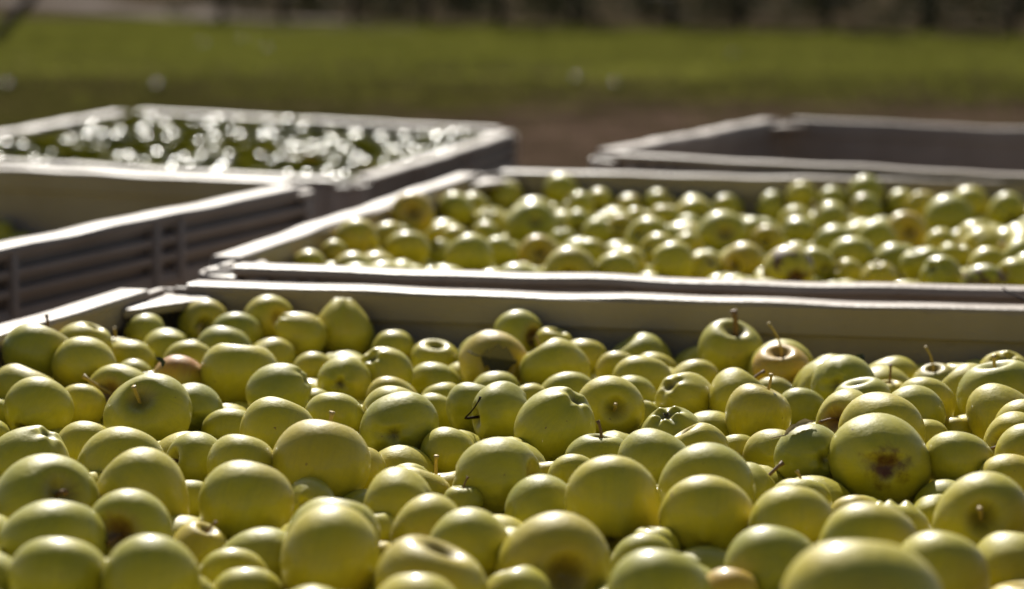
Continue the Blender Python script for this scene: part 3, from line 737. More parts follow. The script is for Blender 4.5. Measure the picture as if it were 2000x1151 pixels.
    ('F', -0.3912, 2.1703, 0.7123, 0.0246, 0.21, 0.63, 0.75, 'p', 'plain green apple left of the shadow-streaked apple, right of the lumpy left-edge apple'),
    ('F', 0.0412, 2.1723, 0.73, 0.0356, -0.51, 0.34, -0.79, 'c', 'large smooth apple with a small split hollow at its upper right'),
    ('F', 0.2058, 2.1655, 0.7076, 0.0187, 0.0, 0.45, 0.89, 'pw', 'small green apple left of the smudge-eyed apple, right of the dented apple'),
    ('F', 0.4653, 2.1623, 0.7334, 0.0268, 0.2, 0.52, 0.83, 'p', 'plain green apple behind the left-hollow right apple, in front of the wide right-edge apple'),
    ('F', -0.0558, 2.1528, 0.7112, 0.0244, 0.21, 0.44, 0.88, 'p', 'plain green apple left of the tall folded apple, right of the dark-eyed round apple'),
    ('F', 0.332, 2.1468, 0.7328, 0.0338, 0.0, -0.99, 0.16, 's', 'round apple with a faint hollow and pale stem, above the big brown-marked apple'),
    ('F', -0.211, 2.1399, 0.7295, 0.0328, 0.3, 0.43, 0.85, 'p', 'plain green apple in front of the ridged round apple, left of the broad large apple'),
    ('F', 0.1674, 2.1296, 0.7189, 0.0264, -0.53, 0.02, 0.85, 'lh', 'low lumpy apple with a dented hollow at its upper left, right of centre'),
    ('F', 0.2367, 2.128, 0.7132, 0.0244, 0.0, 1.0, 0.01, 'c', 'narrow shaded apple with a smudged dark eye, second left of the brown-blotched apple'),
    ('F', -0.1, 2.1225, 0.6841, 0.0372, -0.56, 0.77, 0.31, 'p', 'plain green apple behind the right-folded apple, in front of the dark-eyed round apple'),
    ('F', -0.2857, 2.1064, 0.7054, 0.0327, -0.46, -0.85, -0.26, 'p', 'plain green apple in front of the patch-lit shaded apple, right of the shadow-streaked apple'),
    ('F', 0.4433, 2.0846, 0.7316, 0.027, -0.68, -0.71, 0.21, 's', 'apple at the right edge with a small stem in a hollow on its left'),
    ('F', 0.0765, 2.0827, 0.7186, 0.027, 0.1, -0.11, 0.99, 's', 'flat-topped shaded apple with a bright rim and upright knobbed stem'),
    ('F', -0.1347, 2.077, 0.7116, 0.0247, 0.0, 0.53, 0.85, 'p', 'plain green apple right of the broad large apple, left of the right-folded apple'),
    ('F', -0.063, 2.0629, 0.6838, 0.0347, -0.13, 0.13, 0.98, 'p', 'plain green apple right of the right-folded apple, left of the tall folded apple'),
    ('F', 0.3749, 2.0632, 0.7007, 0.0317, -0.8, 0.59, 0.14, 'p', 'plain green apple left of the deep-hollow right apple, right of the big brown-blotched apple'),
    ('F', -0.2744, 2.0479, 0.7216, 0.027, -0.75, -0.53, 0.39, 's', 'mostly shaded apple with one square sunlit patch and a thin stem at its left'),
    ('F', 0.031, 2.0448, 0.7096, 0.0181, 0.0, 0.14, 0.99, 'pw', 'small green apple behind the stained apple, right of the tall folded apple'),
    ('F', 0.4435, 2.0329, 0.7347, 0.0274, 0.21, 0.44, 0.88, 'p', 'plain green apple right of the left-hollow right apple, in front of the wide right-edge apple'),
    ('F', 0.2549, 2.0276, 0.7336, 0.0274, -0.31, 0.94, -0.11, 'cg', 'greener apple with a dark eye, left of the big brown-blotched apple'),
    ('F', -0.4111, 2.0195, 0.7309, 0.0316, -0.55, -0.01, -0.83, 'c', 'lumpy apple at the left edge with a knobbly ridge along its top right'),
    ('F', 0.0523, 2.0154, 0.7162, 0.0207, 0.1, 0.53, 0.84, 'p', 'plain green apple left of the bright-rimmed apple, behind the stained apple'),
    ('F', 0.3792, 2.0102, 0.7329, 0.0304, 0.21, 0.44, 0.88, 'p', 'plain green apple left of the left-hollow right apple, behind the deep-hollow right apple'),
    ('F', -0.3322, 2.0088, 0.7274, 0.0347, 0.3, 0.52, 0.8, 'p', 'wide smooth apple with a stem shadow across its top, below the squat stemmed apple'),
    ('F', 0.1214, 2.0065, 0.7336, 0.0299, 0.32, 0.54, 0.78, 'p', 'plain green apple in front of the five-lobed apple, left of the dented apple'),
    ('F', 0.3115, 2.0024, 0.735, 0.0379, 0.05, 0.99, -0.11, 'cR', 'big pale apple facing out with a large brown russet blotch at its eye'),
    ('F', -0.2278, 1.9925, 0.7323, 0.028, 0.21, 0.44, 0.88, 'p', 'plain green apple behind the large plain round apple, right of the patch-lit shaded apple'),
    ('F', -0.1618, 1.9909, 0.7326, 0.0383, 0.21, 0.39, 0.9, 's', 'broad large apple with a tiny stem poking over its top right'),
    ('F', 0.2532, 1.9752, 0.6939, 0.034, 0.03, 0.92, 0.38, 'p', 'plain green apple in front of the green dark-eyed apple, left of the knobbly front apple'),
    ('F', -0.0787, 1.9754, 0.7128, 0.0252, 0.3, 0.43, 0.85, 'p', 'plain green apple right of the right-folded apple, in front of the dark-eyed round apple'),
    ('F', 0.1988, 1.9753, 0.7142, 0.0239, 0.74, 0.33, 0.58, 'sw', 'plain green apple in front of the smudge-eyed apple, right of the right large plain apple'),
    ('F', 0.416, 1.9717, 0.7215, 0.0269, 0.21, 0.44, 0.88, 'p', 'plain green apple in front of the left-hollow right apple, behind the deep-hollow right apple'),
    ('F', 0.3608, 1.9654, 0.6983, 0.0262, -0.69, -0.73, 0.02, 'p', 'plain green apple left of the deep-hollow right apple, right of the knobbly front apple'),
    ('F', -0.355, 1.964, 0.7159, 0.0196, 0.0, 0.14, 0.99, 'p', 'plain green apple right of the deep-folded left apple, left of the shadow-streaked apple'),
    ('F', -0.0119, 1.9581, 0.7298, 0.0332, 0.9, -0.4, 0.19, 'h', 'large tall apple with a folded stem hollow on its right side'),
    ('F', -0.2642, 1.9423, 0.7122, 0.02, 0.0, 0.45, 0.89, 'p', 'plain green apple in front of the patch-lit shaded apple, right of the tapering apple'),
    ('F', 0.1217, 1.9379, 0.7141, 0.0181, 0.0, 0.14, 0.99, 'p', 'small green apple right of the left large egg apple, in front of the dented apple'),
    ('F', -0.1643, 1.9344, 0.7128, 0.0222, 0.2, 0.95, -0.24, 'c', 'shaded blue-grey apple with a dark eye under the broad large apple'),
    ('F', 0.2349, 1.926, 0.7148, 0.0246, 0.11, 0.35, 0.93, 'p', 'plain green apple in front of the green dark-eyed apple, left of the big brown-blotched apple'),
    ('F', -0.0395, 1.9215, 0.718, 0.0166, 0.0, 0.14, 0.99, 'p', 'small green apple left of the tall folded apple, right of the right-folded apple'),
    ('F', 0.1569, 1.8984, 0.7359, 0.0345, -0.51, 0.69, 0.52, 'p', 'large green apple behind the right large plain apple, in front of the dented apple'),
    ('F', 0.3381, 1.8904, 0.7155, 0.018, 0.0, 0.53, 0.85, 'p', 'small green apple right of the knobbly front apple, left of the deep-hollow right apple'),
    ('F', 0.0254, 1.8877, 0.7195, 0.027, 0.82, 0.44, 0.38, 'c', 'stained apple with its dark eye at the far left, behind the egg-shaped apple'),
    ('F', 0.2721, 1.879, 0.7153, 0.0196, 0.0, 0.53, 0.85, 'p', 'plain green apple left of the knobbly front apple, in front of the big brown-blotched apple'),
    ('F', -0.2923, 1.8746, 0.7343, 0.0345, -0.67, 0.42, 0.61, 'ct', 'large apple tapering to a point at its lower right, lower left'),
    ('F', -0.0886, 1.8588, 0.7325, 0.0286, -0.94, 0.33, 0.06, 'c', 'smooth apple with a folded pucker at its right end, in a dark gap'),
    ('F', -0.2085, 1.8474, 0.7352, 0.0336, 0.21, 0.54, 0.82, 'p', 'large plain round apple alone in front of a shaded gap, left of centre'),
    ('F', -0.2558, 1.8411, 0.6939, 0.0314, -0.82, -0.42, -0.38, 'p', 'plain green apple right of the brown-hollow apple, in front of the tapering apple'),
    ('F', 0.0784, 1.8366, 0.7357, 0.037, 0.1, 0.73, 0.68, 'p', 'very large plain egg-shaped apple, left of a matching pair in the foreground'),
    ('F', 0.2978, 1.83, 0.7177, 0.027, 0.0, -0.25, -0.97, 'ck', 'knobbly-topped apple in front of the big brown-blotched apple'),
    ('F', -0.0112, 1.8267, 0.6981, 0.0327, 0.9, 0.06, -0.43, 'p', 'large green apple left of the brownish hollow apple, left of the stained apple'),
    ('F', -0.3632, 1.8318, 0.7347, 0.0387, 0.51, -0.66, 0.55, 's', 'large apple with a deep folded hollow at upper right, at the left edge'),
    ('F', -0.1067, 1.8206, 0.7172, 0.0188, 0.0, 0.14, 0.99, 'p', 'plain green apple in front of the right-folded apple, right of the tall elongated apple'),
    ('F', 0.1488, 1.7966, 0.7338, 0.0347, 0.1, 0.8, 0.6, 'p', 'very large plain rounded apple, right of a matching pair in the foreground'),
    ('F', -0.2381, 1.7819, 0.7136, 0.0205, 0.42, 0.02, 0.91, 's', 'plain green apple left of the large plain round apple, right of the brown-hollow apple'),
    ('F', 0.054, 1.7708, 0.695, 0.0292, -0.5, -0.6, -0.62, 'p', 'plain green apple right of the brownish hollow apple, in front of the stained apple'),
    ('F', 0.1069, 1.7709, 0.7195, 0.0192, 0.0, 0.14, 0.99, 'p', 'plain green apple right of the left large egg apple, in front of the bright-rimmed apple'),
    ('F', 0.3501, 1.7704, 0.7394, 0.0346, -0.12, -0.93, 0.34, 's', 'large apple at the right with a deep shadowed hollow and stub stem facing out'),
    ('F', 0.208, 1.7593, 0.7389, 0.0296, 0.1, 0.53, 0.84, 'p', 'plain green apple in front of the green dark-eyed apple, in front of the smudge-eyed apple'),
    ('F', -0.101, 1.7532, 0.7142, 0.0156, 0.0, 0.14, 0.99, 'p', 'small green apple right of the tall elongated apple, left of the wide angular apple'),
    ('F', 0.1483, 1.7465, 0.6889, 0.0352, -0.03, 0.88, 0.48, 'p', 'large green apple left of the pink flushed front apple, in front of the dented apple'),
    ('F', -0.185, 1.7424, 0.7058, 0.0322, 0.96, 0.27, 0.03, 'p', 'large green apple left of the tall elongated apple, in front of the blue-shaded apple'),
    ('F', -0.2821, 1.7403, 0.7369, 0.0302, -0.12, -0.97, 0.22, 'sr', 'apple with a dark brown stem hollow facing out, lower left'),
    ('F', 0.0961, 1.7329, 0.7156, 0.0226, 0.0, 0.53, 0.85, 'p', 'plain green apple in front of the left large egg apple, right of the stained apple'),
    ('F', -0.0595, 1.7356, 0.7381, 0.0282, -0.78, 0.5, 0.38, 'c', 'plain green apple right of the right-folded apple, behind the wide angular apple'),
    ('F', -0.1313, 1.7278, 0.7381, 0.033, 0.21, 0.44, 0.88, 'p', 'large green apple behind the tall elongated apple, in front of the blue-shaded apple'),
    ('F', -0.3341, 1.6996, 0.7375, 0.036, 0.21, 0.44, 0.88, 'p', 'large green apple in front of the deep-folded left apple, in front of the shadow-streaked apple'),
    ('F', 0.3651, 1.6952, 0.7179, 0.035, 0.21, 0.44, 0.88, 'p', 'large green apple in front of the deep-hollow right apple, right of the knobbly front apple'),
    ('F', -0.1983, 1.6868, 0.7143, 0.0257, 0.0, 0.53, 0.85, 'p', 'plain green apple in front of the large plain round apple, right of the brown-hollow apple'),
    ('F', -0.03, 1.6853, 0.7392, 0.0275, -0.74, 0.49, 0.46, 'c', 'plain green apple right of the wide angular apple, in front of the tall folded apple'),
    ('F', 0.2494, 1.6637, 0.741, 0.0336, 0.21, 0.44, 0.88, 'p', 'large green apple left of the knobbly front apple, behind the huge front apple'),
    ('F', 0.0263, 1.6573, 0.7315, 0.0382, 0.28, -0.95, 0.16, 'hw', 'large warm brownish apple with a dark hollow on its right, in the foreground'),
    ('F', -0.1279, 1.6572, 0.7393, 0.0321, 0.1, 0.75, 0.65, 'e', 'tall elongated apple in the foreground, taller than wide'),
    ('F', 0.1225, 1.6474, 0.7069, 0.0323, -0.66, -0.73, -0.18, 'p', 'large green apple left of the pink flushed front apple, in front of the bright-rimmed apple'),
    ('F', -0.1853, 1.6418, 0.7146, 0.0224, 0.0, 0.53, 0.85, 'p', 'plain green apple left of the tall elongated apple, in front of the blue-shaded apple'),
    ('F', 0.1805, 1.6435, 0.7333, 0.0318, 0.21, 0.44, 0.88, 'p', 'large green apple right of the pink flushed front apple, left of the huge front apple'),
    ('F', 0.3589, 1.6315, 0.6986, 0.0356, 0.0, 0.14, 0.99, 'p', 'large green apple in front of the deep-hollow right apple, right of the huge front apple'),
    ('F', 0.0705, 1.6065, 0.7016, 0.0374, -0.61, 0.15, 0.78, 'p', 'large green apple right of the brownish hollow apple, left of the pink flushed front apple'),
    ('F', -0.3551, 1.6099, 0.7267, 0.0272, -0.62, -0.76, 0.19, 'p', 'plain green apple in front of the deep-folded left apple, left of the brown-hollow apple'),
    ('F', 0.1478, 1.6075, 0.7247, 0.0201, 0.23, 0.47, 0.85, 'b', 'apple with a faint pink flush at the bottom edge, right of centre'),
    ('F', 0.0035, 1.6045, 0.7248, 0.0227, -0.31, 0.24, 0.92, 'p', 'plain green apple left of the brownish hollow apple, right of the wide angular apple'),
    ('F', -0.306, 1.5847, 0.7398, 0.0328, 0.1, 0.53, 0.84, 'p', 'large green apple in front of the deep-folded left apple, left of the brown-hollow apple'),
    ('F', 0.2866, 1.5825, 0.7422, 0.0327, 0.3, 0.43, 0.85, 'p', 'large green apple in front of the knobbly front apple, right of the huge front apple'),
    ('F', -0.0557, 1.5799, 0.7411, 0.0361, 0.38, 0.02, 0.93, 'n', 'wide angular apple with a brown speck near its top right, bottom centre left'),
    ('F', -0.242, 1.5764, 0.7403, 0.0326, 0.11, 0.64, 0.76, 'p', 'large green apple in front of the brown-hollow apple, in front of the tapering apple'),
    ('F', 0.0945, 1.5491, 0.7425, 0.0329, 0.21, 0.44, 0.88, 'p', 'large green apple left of the pink flushed front apple, right of the brownish hollow apple'),
    ('F', -0.0621, 1.499, 0.7427, 0.0278, 0.1, 0.44, 0.89, 'p', 'large green apple in front of the wide angular apple, right of the tall elongated apple'),
    ('F', 0.2063, 1.3915, 0.7761, 0.0425, 0.1, 0.44, 0.89, 'p', 'huge pale apple at the very front, bottom right'),
    ('S', -0.0137, 4.2872, 0.7226, 0.0347, -0.68, 0.06, 0.73, 'p', 'plain green apple left of the tall back-left apple, behind the yellow hollow apple'),
    ('S', 0.0907, 4.2646, 0.734, 0.034, 0.76, -0.13, 0.64, 'p', 'tall apple at the back of the second bin, left of its middle'),
    ('S', 0.1557, 4.2551, 0.7205, 0.0281, -0.48, -0.78, -0.41, 'p', 'small green apple right of the tall back-left apple, right of the yellow hollow apple'),
    ('S', 0.2076, 4.2378, 0.7054, 0.0305, 0.86, -0.37, 0.35, 'p', 'plain green apple behind the ridged front apple, right of the yellow hollow apple'),
    ('S', 0.2628, 4.229, 0.7178, 0.0297, 0.51, -0.42, 0.75, 'p', 'plain green apple behind the ridged front apple, left of the dark-hollow middle apple'),
    ('S', 0.3759, 4.2049, 0.7113, 0.0277, -0.23, 0.66, 0.71, 'p', 'small green apple behind the dark-hollow middle apple, right of the ridged front apple'),
    ('S', 0.4545, 4.187, 0.7177, 0.0276, 0.61, -0.46, 0.65, 'p', 'small green apple left of the broad green apple, right of the dark-hollow middle apple'),
    ('S', 0.5016, 4.1733, 0.7361, 0.0275, 0.71, 0.46, 0.53, 'p', 'small green apple left of the broad green apple, left of the highest back apple'),
    ('S', 0.5554, 4.1629, 0.7283, 0.0288, -0.78, 0.47, 0.42, 'p', 'small green apple behind the broad green apple, left of the apple under the highest'),
    ('S', 0.6105, 4.1485, 0.7476, 0.0309, -0.01, 0.88, 0.48, 'p', 'apple standing highest against the back wall of the second bin'),
    ('S', 0.6691, 4.1366, 0.7267, 0.0291, -0.96, 0.02, 0.29, 'p', 'plain green apple behind the amber brown-hollow apple, right of the apple under the highest'),
    ('S', 0.782, 4.1053, 0.7282, 0.0349, -0.27, 0.88, 0.39, 'p', 'plain green apple right of the largest right apple, behind the right-edge apple'),
    ('S', 0.6043, 4.0963, 0.7222, 0.0305, -0.86, 0.5, 0.11, 'p', 'round apple just in front of the highest one in the second bin'),
    ('S', -0.0677, 4.0884, 0.7231, 0.0302, -0.9, 0.09, 0.44, 'p', 'plain green apple right of the amber left-wall apple, left of the ridged front apple'),
    ('S', 0.6961, 4.0879, 0.7274, 0.0296, 0.53, 0.69, -0.5, 'p', 'plain green apple behind the amber brown-hollow apple, left of the largest right apple'),
    ('S', 0.4799, 4.0434, 0.7019, 0.033, -0.96, -0.19, -0.19, 'p', 'plain green apple left of the broad green apple, left of the apple under the highest'),
    ('S', 0.1115, 4.0316, 0.7361, 0.0257, -0.72, -0.18, 0.68, 'p', 'small green apple right of the tall back-left apple, behind the yellow hollow apple'),
    ('S', 0.0357, 4.0235, 0.7171, 0.0365, 0.9, -0.38, -0.22, 'p', 'plain green apple behind the yellow hollow apple, left of the tall back-left apple'),
    ('S', 0.8284, 4.019, 0.7245, 0.0325, -0.07, 0.98, 0.18, 'p', 'plain green apple behind the right-edge apple, right of the largest right apple'),
    ('S', 0.1593, 4.0064, 0.6979, 0.0347, -0.42, 0.19, 0.89, 'p', 'plain green apple right of the tall back-left apple, left of the ridged front apple'),
    ('S', 0.3051, 3.9907, 0.7233, 0.0348, 0.08, -0.93, 0.35, 'p', 'plain green apple left of the dark-hollow middle apple, behind the ridged front apple'),
    ('S', -0.0382, 3.9837, 0.7113, 0.0297, -0.02, 0.32, -0.95, 'p', 'plain green apple left of the yellow hollow apple, right of the amber left-wall apple'),
    ('S', 0.7249, 3.9812, 0.7244, 0.039, -0.69, 0.06, -0.72, 'p', 'largest apple near the right end of the second bin'),
    ('S', -0.0912, 3.9806, 0.7366, 0.0314, 0.76, 0.62, 0.18, 'p', 'plain green apple right of the amber left-wall apple, right of the big left-wall apple'),
    ('S', 0.522, 3.9647, 0.7135, 0.0372, -0.59, 0.03, 0.81, 'p', 'broad green apple right of the middle in the second bin'),
    ('S', 0.2529, 3.9579, 0.727, 0.0261, 0.12, 0.06, 0.99, 'p', 'small green apple behind the ridged front apple, left of the dark-hollow middle apple'),
    ('S', 0.4114, 3.9511, 0.6927, 0.0384, 0.68, -0.06, 0.73, 'p', 'plain green apple right of the dark-hollow middle apple, behind the rotting split apple'),
    ('S', 0.2015, 3.9443, 0.715, 0.0283, -0.72, 0.49, 0.5, 'p', 'plain green apple behind the ridged front apple, left of the broad green apple'),
    ('S', 0.4673, 3.915, 0.7065, 0.0292, 0.9, 0.04, -0.43, 'p', 'plain green apple left of the broad green apple, behind the rotting split apple'),
    ('S', 0.1084, 3.9153, 0.7191, 0.0259, -0.0, -0.98, -0.21, 'p', 'small green apple in front of the tall back-left apple, left of the ridged front apple'),
    ('S', 0.0587, 3.8768, 0.7102, 0.0347, 0.91, -0.41, 0.11, 'p', 'plain green apple behind the yellow hollow apple, left of the ridged front apple'),
    ('S', 0.6291, 3.8328, 0.7161, 0.0335, 0.1, -0.95, 0.29, 'hwY', 'amber apple with a brown hollow near the right of the second bin'),
    ('S', 0.5564, 3.8289, 0.7004, 0.0355, -0.06, 0.94, 0.34, 'p', 'glossy green apple crowded among its like in the second bin'),
    ('S', 0.1749, 3.818, 0.722, 0.0252, -0.24, -0.88, 0.4, 'p', 'small green apple left of the ridged front apple, right of the tall back-left apple'),
    ('S', 0.0284, 3.8119, 0.7268, 0.0366, 0.23, -0.87, 0.43, 'p', 'plain green apple behind the yellow hollow apple, in front of the tall back-left apple'),
    ('S', 0.3818, 3.81, 0.7147, 0.0284, -0.33, 0.94, -0.05, 'p', 'plain green apple right of the dark-hollow middle apple, left of the rotting split apple'),
    ('S', 0.2767, 3.8007, 0.7045, 0.0377, 0.74, -0.3, 0.6, 'p', 'plain green apple behind the ridged front apple, left of the rotting split apple'),
    ('S', 0.1335, 3.7945, 0.719, 0.0251, 0.77, -0.13, 0.62, 'p', 'small green apple in front of the tall back-left apple, right of the yellow hollow apple'),
    ('S', -0.117, 3.7854, 0.7136, 0.025, -0.66, -0.02, 0.75, 'p', 'small green apple right of the amber left-wall apple, right of the big left-wall apple'),
    ('S', -0.0403, 3.7823, 0.7139, 0.025, 0.87, 0.1, 0.48, 'p', 'small green apple left of the yellow hollow apple, right of the amber left-wall apple'),
    ('S', 0.4011, 3.7618, 0.7107, 0.0265, -0.38, -0.92, 0.11, 'p', 'plain green apple behind the rotting split apple, right of the dark-hollow middle apple'),
    ('S', 0.5708, 3.7593, 0.7127, 0.0313, 0.66, 0.48, 0.57, 'p', 'plain green apple left of the amber brown-hollow apple, in front of the highest back apple'),
    ('S', 0.3261, 3.7491, 0.7203, 0.038, 0.1, -0.95, 0.29, 'h', 'apple with a dark hollow facing out, middle of the second bin'),
    ('S', -0.0878, 3.7414, 0.7132, 0.0263, -0.77, 0.45, 0.46, 'p', 'plain green apple right of the amber left-wall apple, left of the tall back-left apple'),
    ('S', 0.0791, 3.7372, 0.7056, 0.0267, 0.14, 0.12, -0.98, 'p', 'plain green apple right of the yellow hollow apple, right of the amber left-wall apple'),
    ('S', 0.5014, 3.7315, 0.712, 0.0326, -0.55, 0.53, 0.64, 'p', 'plain green apple in front of the broad green apple, right of the rotting split apple'),
    ('S', 0.7238, 3.7306, 0.7119, 0.0349, 0.34, 0.29, 0.89, 'p', 'plain green apple behind the right-edge apple, behind the cracked scarred apple'),
    ('S', -0.1526, 3.7032, 0.76, 0.0335, 0.1, -0.95, 0.29, 'hwY', "amber apple with a dark hollow facing out near the second bin's left wall"),
    ('S', 0.2059, 3.6851, 0.7232, 0.0354, -0.46, -0.75, 0.47, 'p', 'plain green apple left of the ridged front apple, left of the dark-hollow middle apple'),
    ('S', 0.6598, 3.6825, 0.714, 0.0259, -0.26, 0.95, 0.15, 'p', 'plain green apple in front of the largest right apple, right of the amber brown-hollow apple'),
    ('S', -0.1109, 3.6602, 0.701, 0.025, 0.28, 0.78, -0.56, 'p', 'small green apple in front of the amber left-wall apple, right of the big left-wall apple'),
    ('S', 0.2656, 3.6619, 0.7126, 0.025, 0.79, -0.6, -0.07, 'p', 'small green apple behind the ridged front apple, left of the rotting split apple'),
    ('S', -0.1836, 3.5877, 0.7333, 0.0291, 0.89, -0.23, 0.4, 'p', 'plain green apple right of the big left-wall apple, in front of the amber left-wall apple'),
    ('S', 0.0396, 3.5723, 0.7144, 0.0294, 0.1, -0.95, 0.29, 'hY', 'yellowish apple with a round hollow facing out, front left of the second bin'),
    ('S', 0.2172, 3.5724, 0.7198, 0.0255, -0.7, -0.63, 0.34, 'p', 'plain green apple behind the ridged front apple, right of the tall back-left apple'),
    ('S', 0.7002, 3.5632, 0.7209, 0.035, 0.77, 0.56, -0.3, 'p', 'large apple at the right edge of the second bin'),
    ('S', -0.0189, 3.5473, 0.7153, 0.0288, -0.6, 0.32, 0.74, 'p', 'plain green apple left of the yellow hollow apple, left of the tall back-left apple'),
    ('S', 0.1173, 3.5444, 0.7157, 0.028, 0.29, 0.47, 0.83, 'p', 'plain green apple right of the yellow hollow apple, left of the ridged front apple'),
    ('S', -0.1534, 3.5411, 0.7237, 0.0302, -0.07, 0.26, 0.96, 'p', 'plain green apple in front of the amber left-wall apple, right of the big left-wall apple'),
    ('S', 0.6501, 3.5208, 0.7141, 0.0248, 0.25, -0.13, 0.96, 'p', 'plain green apple left of the right-edge apple, left of the cracked scarred apple'),
    ('S', 0.2863, 3.5178, 0.6979, 0.0314, 0.06, -0.51, -0.86, 'p', 'plain green apple right of the ridged front apple, in front of the dark-hollow middle apple'),
    ('S', 0.4962, 3.485, 0.7194, 0.0324, -0.89, -0.38, -0.23, 'p', 'plain green apple in front of the broad green apple, left of the amber brown-hollow apple'),
    ('S', 0.5541, 3.4831, 0.7144, 0.0275, 0.42, 0.91, 0.07, 'p', 'plain green apple in front of the amber brown-hollow apple, left of the largest right apple'),
    ('S', 0.3344, 3.4797, 0.7126, 0.0327, -0.55, -0.83, 0.01, 'p', 'plain green apple in front of the dark-hollow middle apple, left of the rotting split apple'),
    ('S', 0.1706, 3.4434, 0.7174, 0.025, 0.93, 0.31, 0.2, 'p', 'plain green apple left of the ridged front apple, in front of the tall back-left apple'),
    ('S', 0.7366, 3.4441, 0.7317, 0.0351, -0.94, 0.17, 0.3, 'p', 'plain green apple right of the right-edge apple, right of the largest right apple'),
    ('S', -0.2207, 3.416, 0.7538, 0.0313, -0.71, 0.66, 0.23, 'p', 'large glossy apple beside the left wall of the second bin'),
    ('S', 0.2693, 3.4063, 0.7112, 0.0233, 0.58, -0.4, 0.71, 'p', 'small green apple right of the ridged front apple, in front of the dark-hollow middle apple'),
    ('S', -0.0633, 3.3724, 0.736, 0.0331, -0.5, 0.24, 0.83, 'p', 'plain green apple right of the amber left-wall apple, left of the yellow hollow apple'),
    ('S', 0.4295, 3.3687, 0.7234, 0.0266, -0.32, 0.95, 0.02, 'p', 'plain green apple right of the rotting split apple, in front of the broad green apple'),
    ('S', 0.7162, 3.3596, 0.728, 0.0368, -0.81, 0.17, 0.56, 'p', 'plain green apple right of the right-edge apple, right of the cracked scarred apple'),
    ('S', 0.2234, 3.353, 0.7269, 0.0315, 0.97, 0.08, -0.23, 'c', 'ridged apple with a puckered left end near the front rim of the second bin'),
    ('S', 0.4679, 3.343, 0.7145, 0.0229, -0.76, -0.25, 0.6, 'p', 'small green apple in front of the broad green apple, right of the rotting split apple'),
    ('S', 0.5713, 3.3435, 0.7267, 0.03, -0.29, -0.01, 0.96, 'p', 'plain green apple in front of the amber brown-hollow apple, left of the right-edge apple'),
    ('S', -0.2496, 3.3408, 0.7436, 0.02, -0.85, -0.51, -0.11, 'p', 'small green apple left of the big left-wall apple, left of the yellow hollow apple'),
    ('S', 0.1459, 3.3318, 0.7211, 0.027, 0.29, -0.81, -0.5, 'p', 'plain green apple left of the ridged front apple, right of the yellow hollow apple'),
    ('S', 0.6615, 3.3307, 0.732, 0.027, 0.37, 0.34, 0.86, 'p', 'plain green apple in front of the right-edge apple, behind the cracked scarred apple'),
    ('S', 0.0817, 3.327, 0.7217, 0.0341, -0.13, -0.99, -0.04, 'p', 'plain green apple right of the yellow hollow apple, in front of the tall back-left apple'),
    ('S', -0.1834, 3.2888, 0.7246, 0.031, -0.1, 0.46, 0.88, 'p', 'plain green apple in front of the big left-wall apple, left of the yellow hollow apple'),
    ('S', 0.5018, 3.2699, 0.7167, 0.0287, 0.18, 0.24, -0.95, 'p', 'plain green apple in front of the amber brown-hollow apple, right of the rotting split apple'),
    ('S', 0.3761, 3.2603, 0.7306, 0.0348, -0.21, 0.96, 0.17, 'R', 'brown rotting split apple at the front rim of the second bin'),
    ('S', 0.5803, 3.2395, 0.7215, 0.0325, 0.52, 0.59, -0.62, 'p', 'plain green apple left of the cracked scarred apple, left of the right-edge apple'),
    ('S', -0.2127, 3.2348, 0.725, 0.0325, -0.6, 0.68, 0.43, 'p', 'plain green apple in front of the big left-wall apple, left of the tall back-left apple'),
    ('S', -0.2726, 3.2309, 0.7415, 0.0221, -0.67, 0.74, 0.06, 'p', 'small green apple left of the big left-wall apple, left of the amber left-wall apple'),
    ('S', 0.6772, 3.2163, 0.7247, 0.0296, -0.83, -0.45, 0.33, 'p', 'plain green apple right of the cracked scarred apple, right of the right-edge apple'),
    ('S', -0.1506, 3.189, 0.7135, 0.0379, -0.9, 0.37, 0.21, 'p', 'plain green apple in front of the big left-wall apple, left of the ridged front apple'),
    ('S', 0.6289, 3.1869, 0.7212, 0.03, -0.21, 0.96, 0.17, 'R', 'cracked apple with a brown scar at the front right of the second bin'),
    ('S', 0.0059, 3.1712, 0.7185, 0.0352, 0.97, -0.23, -0.06, 'p', 'plain green apple in front of the yellow hollow apple, right of the amber left-wall apple'),
    ('S', -0.1915, 3.0691, 0.73, 0.0352, -0.39, -0.91, -0.09, 'p', 'plain green apple in front of the big left-wall apple, left of the dark-hollow middle apple'),
]
GROUPS = {'F': 'pale green apples heaped in the nearest bin', 'S': 'apples heaped in the second bin', 'B': 'apples in the far left bin', 'C': 'apples in the left bin'}
rng = random.Random(11)
CAM = Vector(cam_ob.location)
def place(o, P, ax, r, roll=None):
    z = Vector(ax).normalized()
    x = Vector((0, 0, 1)) - z * z.z
    if x.length < 0.15: x = Vector((1, 0, 0)) - z * z.x
    x.normalize(); y = z.cross(x)
    M = Matrix((x, y, z)).transposed()
    if roll: M = M @ Matrix.Rotation(roll, 3, 'Z')
    o.matrix_world = Matrix.Translation(P) @ M.to_4x4() @ Matrix.Scale(r, 4)

def child(name, me, parent):
    c = bpy.data.objects.new(name, me); COL.objects.link(c); c.parent = parent
    return c

